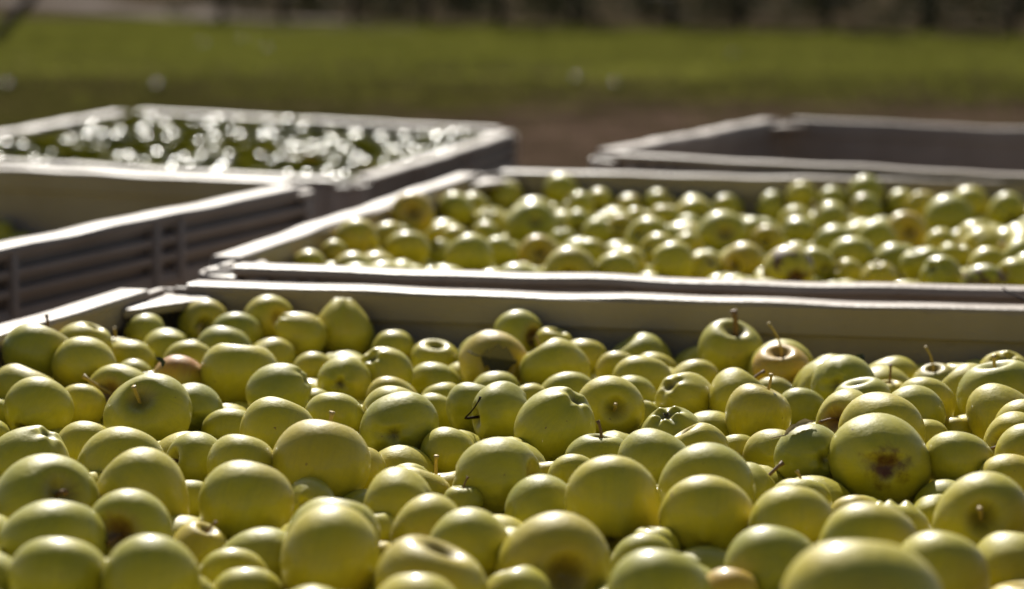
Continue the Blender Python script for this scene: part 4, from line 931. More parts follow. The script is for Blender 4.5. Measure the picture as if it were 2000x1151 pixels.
for n_, (k, x, y, z, r, ax, ay, az, opt, label) in enumerate(APPLES):
    if k == 'B': opt = 'p'
    if 'l' in opt and 'Y' not in opt and 's' not in opt: key = 'l'
    else: key = 'e' if opt == 'e' else 't' if 't' in opt else 'k' if 'k' in opt else 'n' if 'n' in opt or 'Y' in opt else 'l' if rng.random() < 0.28 else 'p'
    me = SHAPES[key][rng.randrange(len(SHAPES[key]))]
    o = bpy.data.objects.new('apple', me); COL.objects.link(o)
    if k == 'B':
        o.material_slots[0].link = 'OBJECT'; o.material_slots[0].material = M_APPLE_GLINT_DARK
    P = Vector((x, y, z)); A = Vector((ax, ay, az))
    place(o, P, A, r * (1.05 if k == 'S' else 1.10), rng.uniform(0, 6.28) if opt in ('p', 'pw') else None)
    tag(o, label, 'apple', GROUPS[k])
    o['seed'] = rng.random()
    o['tone'] = 0.36 + rng.uniform(-0.22, 0.26) + (0.16 if 'w' in opt else 0) + ((0.20 if k == 'S' else 0.42) if 'Y' in opt else 0) - (0.20 if 'g' in opt else 0) + (0.10 if k == 'S' and rng.random() < 0.2 else 0)
    o['blush'] = (0.75 if z > 0.6 and y > 2.0 else 0.35) if 'b' in opt else (0.22 if 'L' in opt else rng.choice((0, 0, 0, 0, 0, 0.12)))
    o['russet'] = 0.7 if 'r' in opt else 0.28 if 'h' in opt else rng.choice((0.0, 0.0, 0.1, 0.2))  # 'h' puts hollow shade into the colour; 'r' is real russet
    o['calyx_russet'] = 1.0 if 'R' in opt else rng.choice((0.0, 0.0, 0.1, 0.25))
    o['rot'] = 0.9 if opt == 'R' else 0.0
    if 'L' in opt or 'b' in opt: o['tone'] = 0.62
    to_cam = (CAM - P).normalized()
    f_ = A.normalized().dot(to_cam)
    stem = None
    for q in 'KTSlQ':
        if q in opt and not (q == 'l' and key == 'l'): stem = ST[q][0]
    if stem is None and opt == 'sw': stem = ST['w'][0]
    if stem is None and ('s' in opt or 'r' in opt): stem = ST['s'][rng.randrange(3)]
    if stem is None and opt in ('p', 'pw') and f_ > -0.2 and rng.random() < 0.30: stem = ST['s'][rng.randrange(3)]
    if stem is not None: child('stem', stem, o)
    if f_ < 0.15: child('calyx', CALYX[rng.randrange(3)], o)
    if 'L' in opt:
        lf = child('leaf', leaf_mesh('leaf', 0.95, 0.66, 0.5, M_LEAF_DRY, 4, ragged=.42), o)
        lf.matrix_local = Matrix.Translation((0.12, -0.04, 0.90)) @ Euler((R(8), R(-8), R(-100))).to_matrix().to_4x4()

# a leaf scrap on the upright stem near the right end belongs to that apple
# ------------------------------------------------------------------ the rest of the apples, too many to tell apart
# x, y, z, radius in millimetres
REST = [
-408,2556,705,22,-383,2510,705,19,-343,2409,707,21,-495,2240,708,19,-427,2191,706,19,-197,2388,707,19,-87,2027,712,19,34,1818,716,18,-676,1817,607,34,144,2509,680,33,-271,1787,679,30,373,2202,642,33,-302,2573,687,33,-729,1558,665,32,97,2200,691,29,173,1537,710,31,447,1917,587,30,-67,2473,619,31,-247,2795,553,31,186,1363,672,32,
-77,2647,651,31,414,1790,672,26,22,1989,682,31,117,1661,642,30,398,1748,635,30,513,2152,625,30,-610,1634,725,32,228,2095,661,32,168,2184,675,28,460,2120,639,29,173,1481,725,31,231,1381,708,32,271,1482,642,30,394,2127,551,34,82,2315,691,30,-488,2284,563,34,-453,2573,685,31,-581,2176,707,28,-522,2287,630,32,-29,2332,595,32,
-474,2538,571,30,-216,1514,647,32,-756,1559,615,27,263,2048,676,32,319,1810,638,35,-643,1748,674,31,133,2049,579,29,-657,1689,662,34,-110,1422,614,32,164,2553,592,31,426,1838,658,27,-252,2740,661,30,503,2243,598,34,-336,2072,705,32,-447,2394,573,33,170,1303,678,33,-439,1594,661,34,-564,1509,727,31,52,2426,642,34,-124,2618,681,26,
-21,1352,732,28,-161,1975,657,32,-477,1639,678,30,-555,2240,604,34,144,2232,696,31,-718,1664,663,35,-142,2575,643,29,-84,2744,676,36,-19,1573,687,32,-197,2781,524,31,253,2650,595,34,499,2301,669,32,302,1628,581,32,241,1556,714,29,531,2379,589,29,-327,1447,729,36,-631,1578,578,27,-14,1355,584,33,290,2432,627,38,-390,2837,465,29,
629,2550,549,28,51,1391,631,29,276,1424,722,30,454,2597,547,31,-43,2116,648,33,-153,1499,663,30,-640,1532,612,32,-356,1557,715,31,398,2474,646,29,20,1738,643,31,192,2366,633,29,341,2580,606,32,-306,1937,692,28,600,2456,671,28,-89,2596,614,36,-7,1513,702,31,564,2333,588,30,149,2451,664,31,-378,2378,650,33,-388,2834,524,32,
-446,2626,655,34,-397,2601,676,30,-208,2031,699,29,-209,1807,686,29,165,1457,670,30,-283,2758,593,36,414,2382,688,28,-69,2441,673,32,-282,2576,627,31,-673,1829,720,34,-500,1679,724,30,-101,1997,668,32,334,2126,637,33,-345,2764,563,37,-158,2717,635,32,-592,1578,619,31,-168,1888,579,31,-489,2483,665,32,-700,1549,609,32,-72,1923,679,27,
580,2506,695,34,533,2478,662,28,-386,1660,725,33,448,2550,651,33,143,2600,637,32,179,2286,610,38,523,2198,555,34,157,1626,663,28,-407,1831,670,32,-429,1813,722,30,219,1490,675,34,18,1567,643,26,115,2587,584,32,258,1781,639,27,342,2526,706,33,248,2658,660,29,-368,2139,653,37,-53,2663,508,37,339,1538,672,30,-503,2436,696,31,
222,1508,732,28,588,2442,611,37,188,2539,642,29,-502,1735,723,31,-66,2380,658,30,65,1638,628,31,-94,2574,673,30,-317,2097,652,31,435,2132,698,28,-540,2138,708,30,-401,2609,614,31,385,2354,630,32,-326,1983,665,31,-248,1940,644,34,-47,1472,697,30,-177,1868,686,30,265,1271,678,28,291,2646,695,28,-400,2227,693,29,-418,1470,676,33,
329,2180,679,30,-74,1585,684,26,-254,1476,664,28,-335,1651,698,28,-89,2292,676,32,-636,1963,660,32,-184,2772,657,37,318,2057,699,30,-590,2143,661,27,58,1943,691,31,-50,2610,686,31,-338,1882,692,31,-173,2721,550,32,-456,1883,660,29,498,2116,720,33,-76,2685,576,30,-397,2467,623,29,-403,2327,671,33,-44,1422,721,29,16,1621,663,33,
190,1829,707,27,-389,2835,586,32,-284,2346,691,31,152,1422,736,34,-451,2340,537,29,-616,2055,615,26,-229,1625,713,27,-544,2283,700,34,-90,2104,610,30,566,2352,689,33,-17,1404,626,33,-208,1954,693,32,302,1400,676,28,-217,1848,647,31,414,1800,541,29,-98,1450,724,34,355,1827,700,32,-122,1485,564,34,261,1835,627,32,207,1548,651,32,
-431,1530,667,33,443,1981,577,36,-389,1460,729,31,167,1800,662,30,-558,1561,665,31,25,2320,623,30,-121,2339,678,30,-443,1687,724,32,523,2208,652,36,6,2527,675,32,57,2245,684,34,472,2532,589,31,171,2129,652,36,-619,1578,672,30,425,2192,682,30,-57,1787,711,30,-145,2147,635,29,273,1303,631,29,-572,2195,651,31,175,2231,645,30,
93,1521,650,34,-333,2416,621,35,-431,2136,674,33,361,2377,681,28,-545,1506,555,33,-317,1559,649,33,119,2404,631,36,-77,1631,718,26,-668,1540,556,32,15,2131,633,33,486,2249,690,28,446,1930,694,33,89,2143,698,32,-693,1768,722,31,521,2171,719,27,263,1689,672,33,-235,1747,675,29,308,1427,577,30,-230,1417,616,33,-628,1813,667,34,
150,1969,698,29,200,2488,666,31,-534,1962,717,32,-531,1644,649,35,140,2683,614,33,-326,2380,676,28,282,1569,574,33,351,1594,601,34,56,1491,710,37,-121,2437,644,30,207,1836,646,28,221,2208,675,33,-469,1987,639,34,-710,1710,614,30,-169,1399,611,33,-91,2702,628,31,463,1994,693,35,-72,1372,620,33,-303,1537,703,29,233,2266,653,33,
-410,2190,644,34,-479,2524,708,31,-30,1648,696,31,333,2630,661,32,343,2572,667,32,-86,1643,650,29,470,2012,630,34,-476,1576,726,30,-244,1793,622,37,-267,1987,685,33,-232,1601,622,34,394,2246,676,29,-499,1626,725,28,354,1590,539,31,-201,2195,710,28,330,2573,544,34,-39,1736,619,34,-412,2557,640,29,236,2595,543,34,-620,2022,660,32,
199,2668,622,32,282,1527,685,31,-372,2699,546,32,-62,1532,697,31,-460,1533,570,34,-420,2346,611,36,109,2556,663,30,295,2010,635,36,444,2105,585,32,-344,2475,602,32,151,1363,747,28,184,1928,683,28,310,1437,634,30,-300,1438,666,35,-198,1454,661,35,-204,2119,653,34,-631,1978,599,33,69,2288,641,30,-159,2134,696,32,-108,2052,636,34,
260,2464,685,37,-337,1465,612,34,-231,2731,568,31,141,1405,676,32,285,1348,664,30,-126,2763,637,29,-575,1892,719,32,390,1932,616,35,473,2489,653,36,120,2171,640,36,-47,2736,606,34,243,1730,624,32,180,2421,623,31,504,2582,691,32,-286,1891,660,33,95,2646,600,29,-409,1995,615,31,-272,1423,730,27,-387,2291,622,32,-40,2636,570,33,
205,2428,681,33,190,1711,644,30,-521,2188,615,33,367,1826,577,31,219,2514,599,31,3,1791,653,28,-200,2716,680,32,-490,2052,653,35,-231,2581,669,32,47,1823,671,30,-331,2817,618,33,210,1761,675,32,-590,1950,717,32,515,2572,543,38,-596,2125,710,28,-157,1457,614,28,-727,1659,724,28,-7,2476,637,35,197,2614,592,33,-704,1607,725,33,
-577,1853,671,32,562,2318,642,28,438,2380,627,30,238,2371,677,36,170,1911,619,32,287,2171,635,34,-46,2414,611,34,-203,1410,730,33,341,2424,666,27,112,2240,640,36,-403,1890,702,38,381,1885,573,32,543,2276,557,35,-292,2770,534,26,-566,2228,702,28,-102,1795,676,30,268,1481,719,30,67,2366,615,33,-219,2274,692,32,257,1575,665,28,
492,2325,555,35,219,1440,721,34,-390,1721,724,34,-184,2080,696,29,206,1698,703,34,-230,1897,689,33,56,2173,656,32,104,1455,658,35,-282,2286,673,30,-522,2373,558,29,-486,2139,692,27,-302,2676,644,31,-592,1561,726,32,254,1434,670,29,138,2336,641,34,-441,1624,726,34,126,1317,633,34,586,2560,514,30,-134,1442,669,32,56,2573,683,31,
20,2703,501,37,344,2107,692,26,4,1452,720,33,560,2561,660,37,-369,2737,687,33,-517,1871,661,34,-242,1477,605,32,27,2722,560,26,-191,1608,680,28,36,1718,698,31,384,1694,659,29,-33,2172,654,26,-537,2324,587,29,94,2698,654,32,279,1539,627,31,-546,1748,660,28,498,2444,687,27,-373,2277,686,30,133,2287,678,30,-414,2732,584,35,
347,1741,666,33,-526,2158,541,37,-223,2434,695,37,-112,2490,670,31,-423,1935,641,38,45,1858,611,28,-187,2542,658,32,-163,2430,680,28,-189,1506,712,32,368,2519,649,31,293,1772,686,34,-339,2625,666,36,8,2204,682,34,-377,2707,628,31,-532,1699,678,30,86,1892,702,31,101,2472,623,38,-137,2542,691,31,20,2301,684,36,-439,1497,621,26,
-323,2818,687,30,-486,2484,601,34,557,2453,706,29,233,2658,535,32,-362,1935,670,33,256,1615,621,33,-39,1972,671,35,626,2549,618,29,-341,1505,728,27,-608,2056,713,34,-534,1846,720,32,-239,2323,662,30,-619,1854,720,29,396,2330,699,30,-404,2787,556,30,-178,1774,629,34,374,2625,624,26,232,2020,632,31,-483,1969,716,26,-402,2791,689,32,
-408,1706,656,29,-87,2709,528,26,-603,1521,679,32,-470,1701,664,37,175,2070,683,32,-491,1799,722,35,-271,2422,619,31,-241,2216,679,26,-245,1415,682,27,117,1372,581,32,135,1715,626,30,542,2428,556,34,332,1920,663,29,-3,2080,703,33,-182,2332,674,33,-68,1837,686,28,2,2257,637,32,-197,2057,626,36,-318,1686,663,26,-489,1928,668,29,
528,2423,638,34,71,1671,680,33,-330,2819,515,31,-473,2176,650,33,-347,2686,673,27,-398,1461,614,30,-585,1778,678,26,-315,2526,622,32,-302,2812,566,30,163,1374,619,29,280,1317,712,26,385,2610,565,37,-594,1673,666,36,-482,2343,588,32,-35,2305,649,30,-399,2645,558,32,341,2235,688,28,-381,1991,685,32,-620,1784,609,33,149,2650,519,34,
233,1928,627,36,-2,1768,705,30,-50,2200,695,29,94,1856,646,34,-668,1661,724,34,38,1442,664,35,-112,1555,713,30,86,2507,685,28,-488,2115,639,33,-473,2536,641,32,586,2406,686,28,-749,1565,725,33,-356,2787,660,27,355,1714,613,30,-22,2022,704,30,341,1537,557,28,85,1731,659,34,380,1809,633,32,381,1677,580,28,-122,2479,598,30,
10,1678,667,28,40,2364,672,33,231,1322,683,35,5,1927,669,32,-602,2090,660,30,198,1975,653,32,-450,2635,578,27,154,2017,665,32,-233,2541,616,32,338,1535,614,30,-115,1544,655,29,-554,1602,726,34,351,2458,616,32,182,2058,618,36,184,1873,678,29,-561,2216,535,34,-133,2254,651,34,-487,2239,619,29,-414,2751,644,31,-89,2751,562,30,
-393,1610,692,26,-33,2679,702,31,-523,2387,673,26,-87,2326,625,31,-379,1506,645,31,-85,1686,693,34,224,1282,640,27,-438,2445,673,36,-286,1486,707,28,-628,1999,715,31,533,2404,707,32,-499,2431,555,35,-335,2320,657,36,-246,2797,693,30,252,1737,709,28,-319,2154,692,30,524,2528,705,31,-492,1541,685,27,382,2148,677,34,-1,1394,691,32,
421,2034,673,32,311,1969,680,29,-504,1494,603,33,-278,1645,646,36,411,1785,593,28,-470,2325,677,32,562,2507,623,31,-161,1455,723,31,-34,1883,687,31,258,1617,702,30,598,2455,548,31,578,2551,578,33,79,2592,630,30,314,1456,694,30,70,1333,602,34,-212,2494,685,31,-690,1766,567,34,-5,2143,693,32,267,2170,697,32,-520,2000,673,32,
392,1734,571,33,215,1646,662,35,-477,1487,662,33,305,1578,688,27,-182,2286,634,31,-292,2367,631,32,91,1692,602,28,-142,2192,677,35,-96,1491,671,31,158,2383,681,34,100,2633,668,33,-10,2417,669,35,99,1940,655,26,-662,1876,588,30,128,2102,694,30,407,1973,665,32,-436,1473,570,32,-211,1657,652,35,-598,2104,603,30,12,2627,687,38,
-193,1717,649,30,-657,1890,719,33,-354,1729,656,33,-148,2093,653,30,-531,1556,596,36,-200,2178,635,32,-324,2705,590,35,519,2377,535,28,326,1488,650,29,57,1905,642,32,-115,2380,628,32,393,2569,632,29,245,1814,689,35,-470,1821,660,36,69,2703,595,34,-171,2476,637,38,-306,1950,618,32,-457,2221,686,31,131,1347,696,32,9,1350,646,34,
153,1686,678,28,6,2192,618,33,-670,1750,623,29,-387,1779,693,35,194,1342,726,26,-613,1694,724,31,-657,1726,723,27,60,2039,677,28,-428,2706,678,31,-579,1516,620,34,614,2501,644,28,-71,1744,672,31,-243,2679,659,32,-247,2043,660,30,38,1344,733,34,10,2726,618,28,-710,1711,723,30,-138,1395,731,37,39,2474,681,31,-718,1606,627,32,
168,1300,592,29,-129,1901,688,31,-126,2711,584,29,-458,2584,607,34,-154,2411,599,27,436,1893,643,34,325,1682,656,33,97,1380,736,31,95,1321,735,29,-455,1925,717,30,-130,2672,667,33,-165,1557,685,34,-19,2352,681,32,480,2062,684,37,90,2081,656,29,274,2607,642,34,-646,1630,675,30,-389,2748,516,29,-359,1795,641,33,471,2185,594,34,
-558,2087,712,28,111,2047,695,29,206,1291,739,30,-215,1998,656,28,-176,2376,634,28,121,1503,706,34,439,2435,674,34,-316,1829,674,33,-243,2473,636,32,56,1964,636,28,-524,2368,620,29,480,2164,677,34,200,2620,659,35,-283,1636,714,31,359,2288,689,29,-492,2423,632,38,-234,2381,651,34,-188,2678,598,33,-506,2091,711,30,-190,2230,664,31,
-274,2240,647,26,319,1483,594,31,508,2350,700,30,351,2014,672,32,-432,2273,676,32,-289,1734,654,34,-154,2033,678,31,293,1728,646,26,-126,1845,684,28,285,2111,684,36,20,1870,669,28,-427,2510,675,33,532,2576,605,29,-88,1878,661,26,-741,1611,680,28,-153,2382,682,27,-360,1451,675,31,-191,1478,562,38,-52,2499,675,31,399,2296,645,33,
150,1306,738,30,-28,2682,636,34,-552,1926,667,34,46,2108,680,30,-466,1861,720,37,95,2451,684,31,302,2384,680,33,-75,1374,732,34,-661,1681,585,35,-235,2078,702,28,-51,1363,676,30,426,2610,629,26,-602,1747,722,26,411,2095,659,33,-242,2792,631,33,415,2514,608,34,-119,1381,572,29,-381,2784,612,29,2,2018,636,29,-548,1774,722,32,
458,2226,643,34,325,1678,586,26,231,2153,651,30,428,1870,709,34,-444,1528,727,32,-647,1589,725,33,296,2552,642,27,-187,2656,683,34,-615,1847,612,32,295,2635,539,37,386,1915,690,33,-668,1542,670,34,545,2266,653,30,-616,1904,670,35,118,2691,556,32,44,1407,732,31,358,2068,639,32,-487,2491,539,30,46,2614,579,36,576,2381,633,32,
-651,1924,619,28,-645,1945,717,30,-636,1782,722,31,-146,2330,625,30,-254,2157,675,37,-339,1617,649,34,506,2538,636,29,-393,2084,684,33,305,1715,707,31,220,1797,606,30,-140,2765,526,30,-537,1504,671,34,43,1385,568,36,-578,1612,672,29,477,2040,564,35,386,2110,609,29,38,1552,692,31,-302,2035,675,30,-473,2025,716,35,-104,2534,631,31,
280,2221,671,29,-554,1665,724,33,-506,2224,566,32,195,1594,696,34,301,1656,708,30,-218,2631,630,33,-529,2234,661,31,-390,1511,587,30,332,2332,656,34,72,1578,635,32,243,1879,672,34,489,2074,618,32,-303,2462,656,35,163,2567,685,31,-556,2106,566,27,208,1334,621,33,284,2285,615,31,479,2393,668,32,-378,1566,659,33,136,1847,697,31,
-545,2131,617,32,-370,2084,618,30,-22,2732,673,31,356,1587,658,27,110,1373,640,27,-281,2410,679,29,-368,1670,653,29,422,1845,600,34,210,2024,692,32,-127,1612,689,37,-511,1592,681,30,48,2657,637,34,-420,1653,672,31,-230,2140,592,36,426,2570,588,28,283,1921,693,30,-578,1981,663,29,-703,1732,668,31,-148,2289,701,31,-427,2033,665,35,
-529,2043,714,26,-38,1601,632,34,-502,2040,549,37,-548,2277,555,30,-55,2021,638,30,293,1382,615,32,-663,1865,649,33,62,2668,541,33,-432,2524,533,31,396,1749,702,32,-489,2272,677,28,-392,2658,662,33,475,2589,611,32,409,1812,720,30,535,2234,712,30,-272,2626,664,33,-85,2180,656,28,-560,1715,723,31,145,1958,643,28,388,2414,638,32,
-326,2252,661,31,-198,2780,586,33,298,2278,678,36,622,2547,678,33,99,2370,682,30,-559,2044,642,38,527,2522,579,28,-354,2197,671,32,-444,1472,728,28,-166,1827,653,27,35,2070,633,34,-256,1693,698,36,-159,2628,639,28,96,1992,679,33,522,2356,640,32,455,1952,634,31,-325,1497,666,31,-389,2835,648,32,-55,1417,579,31,369,1648,628,31,
506,2114,663,26,-325,1767,698,33,-308,2724,677,30,-67,1424,663,35,134,1901,670,31,252,2517,647,32,-151,1678,678,37,16,2579,632,36,-287,1431,595,31,-129,1503,729,29,-372,2498,659,28,-450,2602,482,33,-180,1915,648,33,-24,1715,692,31,12,2672,584,34,-30,2717,545,35,-632,1740,560,32,423,2527,541,35,311,2495,649,34,-246,2748,513,31,
169,2588,537,36,347,1974,628,29,-24,2066,627,28,234,2399,622,27,307,1866,672,34,-359,2038,654,34,-642,1531,726,30,-41,2256,680,32,-408,1574,727,29,-536,1806,669,34,37,2713,670,34,-220,1567,668,26,-394,1876,627,34,129,1573,679,36,-135,1742,667,35,288,1369,722,31,-741,1589,568,33,314,2635,603,32,-260,2097,639,31,-499,1497,727,36,
-438,1975,693,31,94,1441,722,30,287,2363,618,34,-313,2668,499,36,-370,2440,672,35,368,1868,650,34,-447,2642,525,28,70,1336,671,37,127,1603,617,33,-686,1790,663,32,503,2117,578,31,448,2338,670,32,183,2674,565,30,-390,1514,728,26,-322,2516,684,31,-722,1656,590,33,-309,2157,630,33,-571,2008,715,31,-575,2175,584,33,236,2325,623,34,
262,1275,736,30,54,2237,603,36,583,2388,576,28,-514,2187,691,29,-86,2271,624,26,-449,1754,723,35,390,2611,679,35,-117,1383,670,32,-236,2665,557,36,311,1620,651,32,-584,1812,721,32,81,1400,681,31,-44,2554,644,34,190,2181,626,27,-431,2677,613,34,-533,2334,665,30,-209,2426,609,34,-174,1398,677,30,-174,2592,695,34,242,1337,748,28,
-245,1528,700,33,-528,1553,726,30,132,2100,609,32,232,2568,676,35,-232,1465,718,34,612,2500,589,30,-268,1590,680,30,192,2321,673,33,-297,2778,655,32,-92,1948,636,29,450,2600,685,30,27,1508,641,38,-440,2379,665,34,-155,1795,702,31,-681,1610,574,34,-516,1907,718,34,-610,1901,592,28,-124,1955,695,26,106,1796,674,35,-294,2205,683,31,
-434,2689,547,28,-458,2588,544,32,-139,1951,599,35,-264,2526,670,35,-93,2227,684,27,558,2504,522,35,402,1937,556,28,-576,2051,580,29,249,2312,686,27,-367,2553,676,31,-140,2767,584,30,549,2294,708,33,439,2280,691,32,-432,1765,642,38,57,2525,636,35,-695,1544,725,28,-710,1709,557,30,110,2034,631,29,-567,1990,596,35,518,2302,610,31,
-450,2082,696,32,-31,2620,630,31,364,2902,727,33,818,4077,610,31,201,3787,628,31,662,4073,540,36,895,3570,600,32,946,3806,715,35,661,2778,712,31,309,3775,651,32,971,3902,646,32,528,3196,693,34,-130,3079,718,31,568,3012,700,33,528,3787,606,30,824,3276,723,35,785,4046,567,33,396,3572,652,34,-31,2989,722,29,-95,3469,640,35,
781,3389,740,39,-23,4293,663,28,327,3840,707,28,273,3972,666,35,277,3024,723,33,155,4204,537,36,637,3160,660,35,272,2906,731,33,602,4097,644,33,991,3989,710,32,16,3625,614,35,251,3142,639,29,-138,2958,605,31,339,3555,689,38,787,4105,653,30,68,3730,634,29,723,3841,689,31,295,3384,607,32,766,3548,700,36,100,2900,726,27,
796,3248,667,36,892,3575,719,36,192,3197,703,28,725,2936,706,33,619,3287,695,36,267,3235,691,33,522,2919,601,39,958,3872,591,33,678,2879,644,32,774,3037,712,30,-207,3474,708,32,-132,3365,637,32,92,2956,718,32,-230,3041,611,34,71,4272,678,28,235,4197,682,27,141,3631,624,36,690,2940,652,33,262,3457,685,37,-67,3812,676,32,
603,3385,692,30,901,3608,660,34,578,3447,620,32,-92,3988,675,29,901,3943,675,30,152,3872,696,38,741,3644,640,34,878,4080,592,34,561,3648,676,32,-248,3051,721,30,341,4202,637,35,135,4194,627,32,510,2999,713,30,-198,3208,670,32,445,4125,577,30,610,3497,598,33,841,3817,567,36,335,3886,671,30,-5,4094,686,37,716,3295,722,30,
224,4000,698,33,357,3644,616,30,-208,3471,641,32,101,3509,608,33,948,4042,603,31,543,3278,621,30,467,3819,671,30,-58,3015,651,32,954,3838,647,34,646,4063,611,34,168,3256,685,39,766,4106,593,33,-132,2957,711,31,-153,3017,724,38,52,3141,678,35,600,3027,646,30,863,3438,663,34,-32,3652,637,27,118,4108,700,32,128,3002,720,30,
-31,3075,649,38,587,4146,602,35,207,3540,668,33,218,2928,725,30,604,2906,718,32,695,3185,671,32,310,3415,672,31,-173,3625,600,31,550,3246,667,28,401,4107,613,32,56,4146,639,35,-251,3092,673,30,-54,3950,562,34,917,3671,633,32,124,3697,626,34,-69,3319,692,30,158,3703,677,30,877,4052,702,33,619,3835,621,31,-192,3531,677,34,
-15,3834,688,28,797,3156,726,34,392,3237,675,30,-6,4128,629,32,-224,3412,630,28,657,3039,625,34,869,3812,718,30,281,3192,645,31,754,3747,637,33,-12,2932,726,33,548,4142,548,35,705,4119,614,34,383,3106,681,32,-154,3473,617,28,935,4009,721,30,22,3251,635,32,530,3362,686,27,572,2903,658,35,59,4124,705,32,601,4089,567,35,
1002,4052,715,35,544,3535,688,33,190,3319,691,29,488,2856,614,33,429,3912,600,34,116,4259,648,30,-71,2947,601,36,560,3916,620,34,424,3102,640,27,22,3435,588,29,-104,3693,653,36,605,3312,616,35,164,4137,660,29,458,2821,735,30,812,3546,650,33,796,3616,669,32,540,4096,599,37,-83,3758,646,35,612,3385,630,32,752,2958,651,34,
91,3347,643,27,269,2870,670,35,778,3950,695,32,-219,3318,570,33,148,3348,656,34,787,3727,711,31,403,2998,605,35,658,2774,653,30,764,3897,614,36,249,3504,636,33,9,3941,644,27,378,3589,600,27,384,3505,684,32,73,4215,631,36,856,3404,609,33,640,3222,674,32,120,3386,609,35,-69,4066,590,34,44,3369,669,33,706,2822,726,36,
-241,3302,698,37,984,3990,627,39,938,4066,718,35,339,3183,630,31,698,3552,661,27,595,3548,636,34,-61,4100,647,34,102,3449,594,31,954,3952,667,27,-178,3311,621,36,-81,3513,684,31,672,2896,718,39,261,3818,628,39,498,3847,577,35,842,3335,732,31,867,3843,658,34,-156,3720,634,27,621,3932,636,33,811,3188,675,29,590,3798,659,28,
706,2996,623,34,375,3866,601,33,-26,4006,581,33,-51,3870,667,30,602,3507,702,29,867,3908,720,27,171,2965,725,31,365,4002,669,34,199,3157,654,29,-170,3643,718,30,57,4027,640,29,20,3946,708,38,390,2905,667,35,993,3991,561,30,417,3415,650,32,-31,3219,708,28,-169,3128,724,34,572,3349,652,29,91,4264,534,29,944,3956,719,29,
673,2958,705,28,854,3720,660,32,500,3424,618,33,-19,4098,551,37,193,3676,633,35,236,4229,636,32,223,3777,569,35,827,3267,614,30,939,3775,640,34,664,3368,693,28,781,3343,669,35,189,3076,661,35,940,3746,717,27,438,3490,702,30,557,2954,711,31,60,3596,643,27,827,3666,667,29,329,3960,632,30,1003,4051,574,34,87,3166,626,33,
244,3648,592,39,269,3248,626,31,777,3308,611,36,224,2873,713,29,631,2870,675,27,837,3866,708,30,-1,2939,606,37,835,3494,681,34,494,3239,664,30,859,4034,639,37,643,3902,699,37,-135,3618,670,31,102,4004,670,32,817,3999,669,30,403,3169,579,37,615,2968,708,34,556,3302,683,32,576,3611,626,34,916,3998,653,34,900,3773,687,31,
215,3806,690,29,669,3394,630,29,926,3687,713,27,-79,3413,606,34,160,2898,715,39,302,3036,672,27,415,3478,637,33,-50,4167,629,30,-52,3975,630,33,78,3276,575,36,319,3811,595,31,898,3730,614,35,229,2986,722,31,-228,3190,625,27,644,2835,724,31,-187,3379,654,29,755,3186,653,33,-137,3220,650,35,135,3897,633,33,328,3245,659,38,
502,3405,674,28,584,3197,657,34,882,3540,658,37,551,4073,682,36,666,3067,700,31,-105,3135,717,33,665,3846,662,36,-46,3468,688,29,193,3851,632,37,-17,4282,579,36,765,3240,603,35,29,3759,673,32,3,3490,603,33,345,4152,679,29,214,3413,694,33,645,3422,674,31,-41,3907,608,33,179,4090,697,33,808,3754,659,29,206,2903,671,27,
-185,3594,680,27,450,3592,678,32,235,4073,673,33,-83,3624,635,34,188,3910,650,28,537,3099,692,32,408,3438,709,33,647,3726,607,36,351,3012,643,32,347,3059,704,34,283,2964,732,30,590,3069,688,32,444,3276,666,35,162,3650,696,30,-89,3089,624,30,438,3145,692,38,641,3592,617,34,179,3760,680,33,-79,4033,709,31,740,3823,627,36,
-64,3365,650,34,-147,3485,677,33,-128,3589,613,30,3,3887,682,31,-34,3511,648,30,-298,3054,612,36,257,4174,612,35,430,3576,602,29,408,3656,653,38,451,2877,663,33,354,3333,628,30,-205,2975,601,34,9,4158,688,32,600,3254,641,30,288,4223,657,27,54,4083,657,33,-194,2966,724,27,-103,2969,656,34,501,4063,641,31,205,3122,605,33,
672,2827,673,30,-172,2971,661,37,477,3183,659,28,83,3233,624,33,72,3488,683,33,256,4225,573,31,259,4119,644,28,668,3727,679,33,410,4192,670,30,-191,3435,578,39,-127,3828,588,31,-100,3568,665,33,1006,4053,641,32,426,3884,669,36,438,2928,704,31,443,4080,658,37,94,3851,659,36,488,3001,654,29,148,3941,683,36,30,3099,638,31,
-111,3862,695,39,655,4082,685,31,688,3447,628,30,237,3683,672,27,-23,4036,699,29,-128,3105,666,30,-69,3128,662,29,701,4124,551,30,571,3975,641,32,577,3927,687,37,281,3663,645,27,515,3832,641,31,247,3630,675,30,270,4033,696,28,654,2990,663,30,806,3571,593,32,861,3903,641,31,613,4039,664,33,427,4018,679,32,635,3094,652,34,
931,3720,669,30,-36,4210,577,34,-46,3124,713,29,718,4059,581,37,6,3461,660,33,240,3026,657,39,-210,3017,693,31,-97,3881,568,35,366,3617,685,31,-10,3664,691,33,720,3064,628,35,-116,3878,629,30,762,3406,669,33,10,3107,714,33,358,2895,609,34,-136,3764,598,36,224,2877,623,33,780,3854,694,31,420,2828,679,29,517,3367,631,30,
334,3075,641,35,526,2956,658,31,433,3242,610,34,-179,3033,647,30,775,3492,666,30,604,4145,687,32,116,3315,608,29,64,4186,693,33,192,2930,620,31,422,3545,703,30,433,3770,667,31,627,3632,678,35,341,3674,673,35,-87,3998,587,31,-214,3174,720,31,457,3948,639,29,923,3908,716,31,311,4013,640,31,127,4248,585,38,65,3082,699,32,
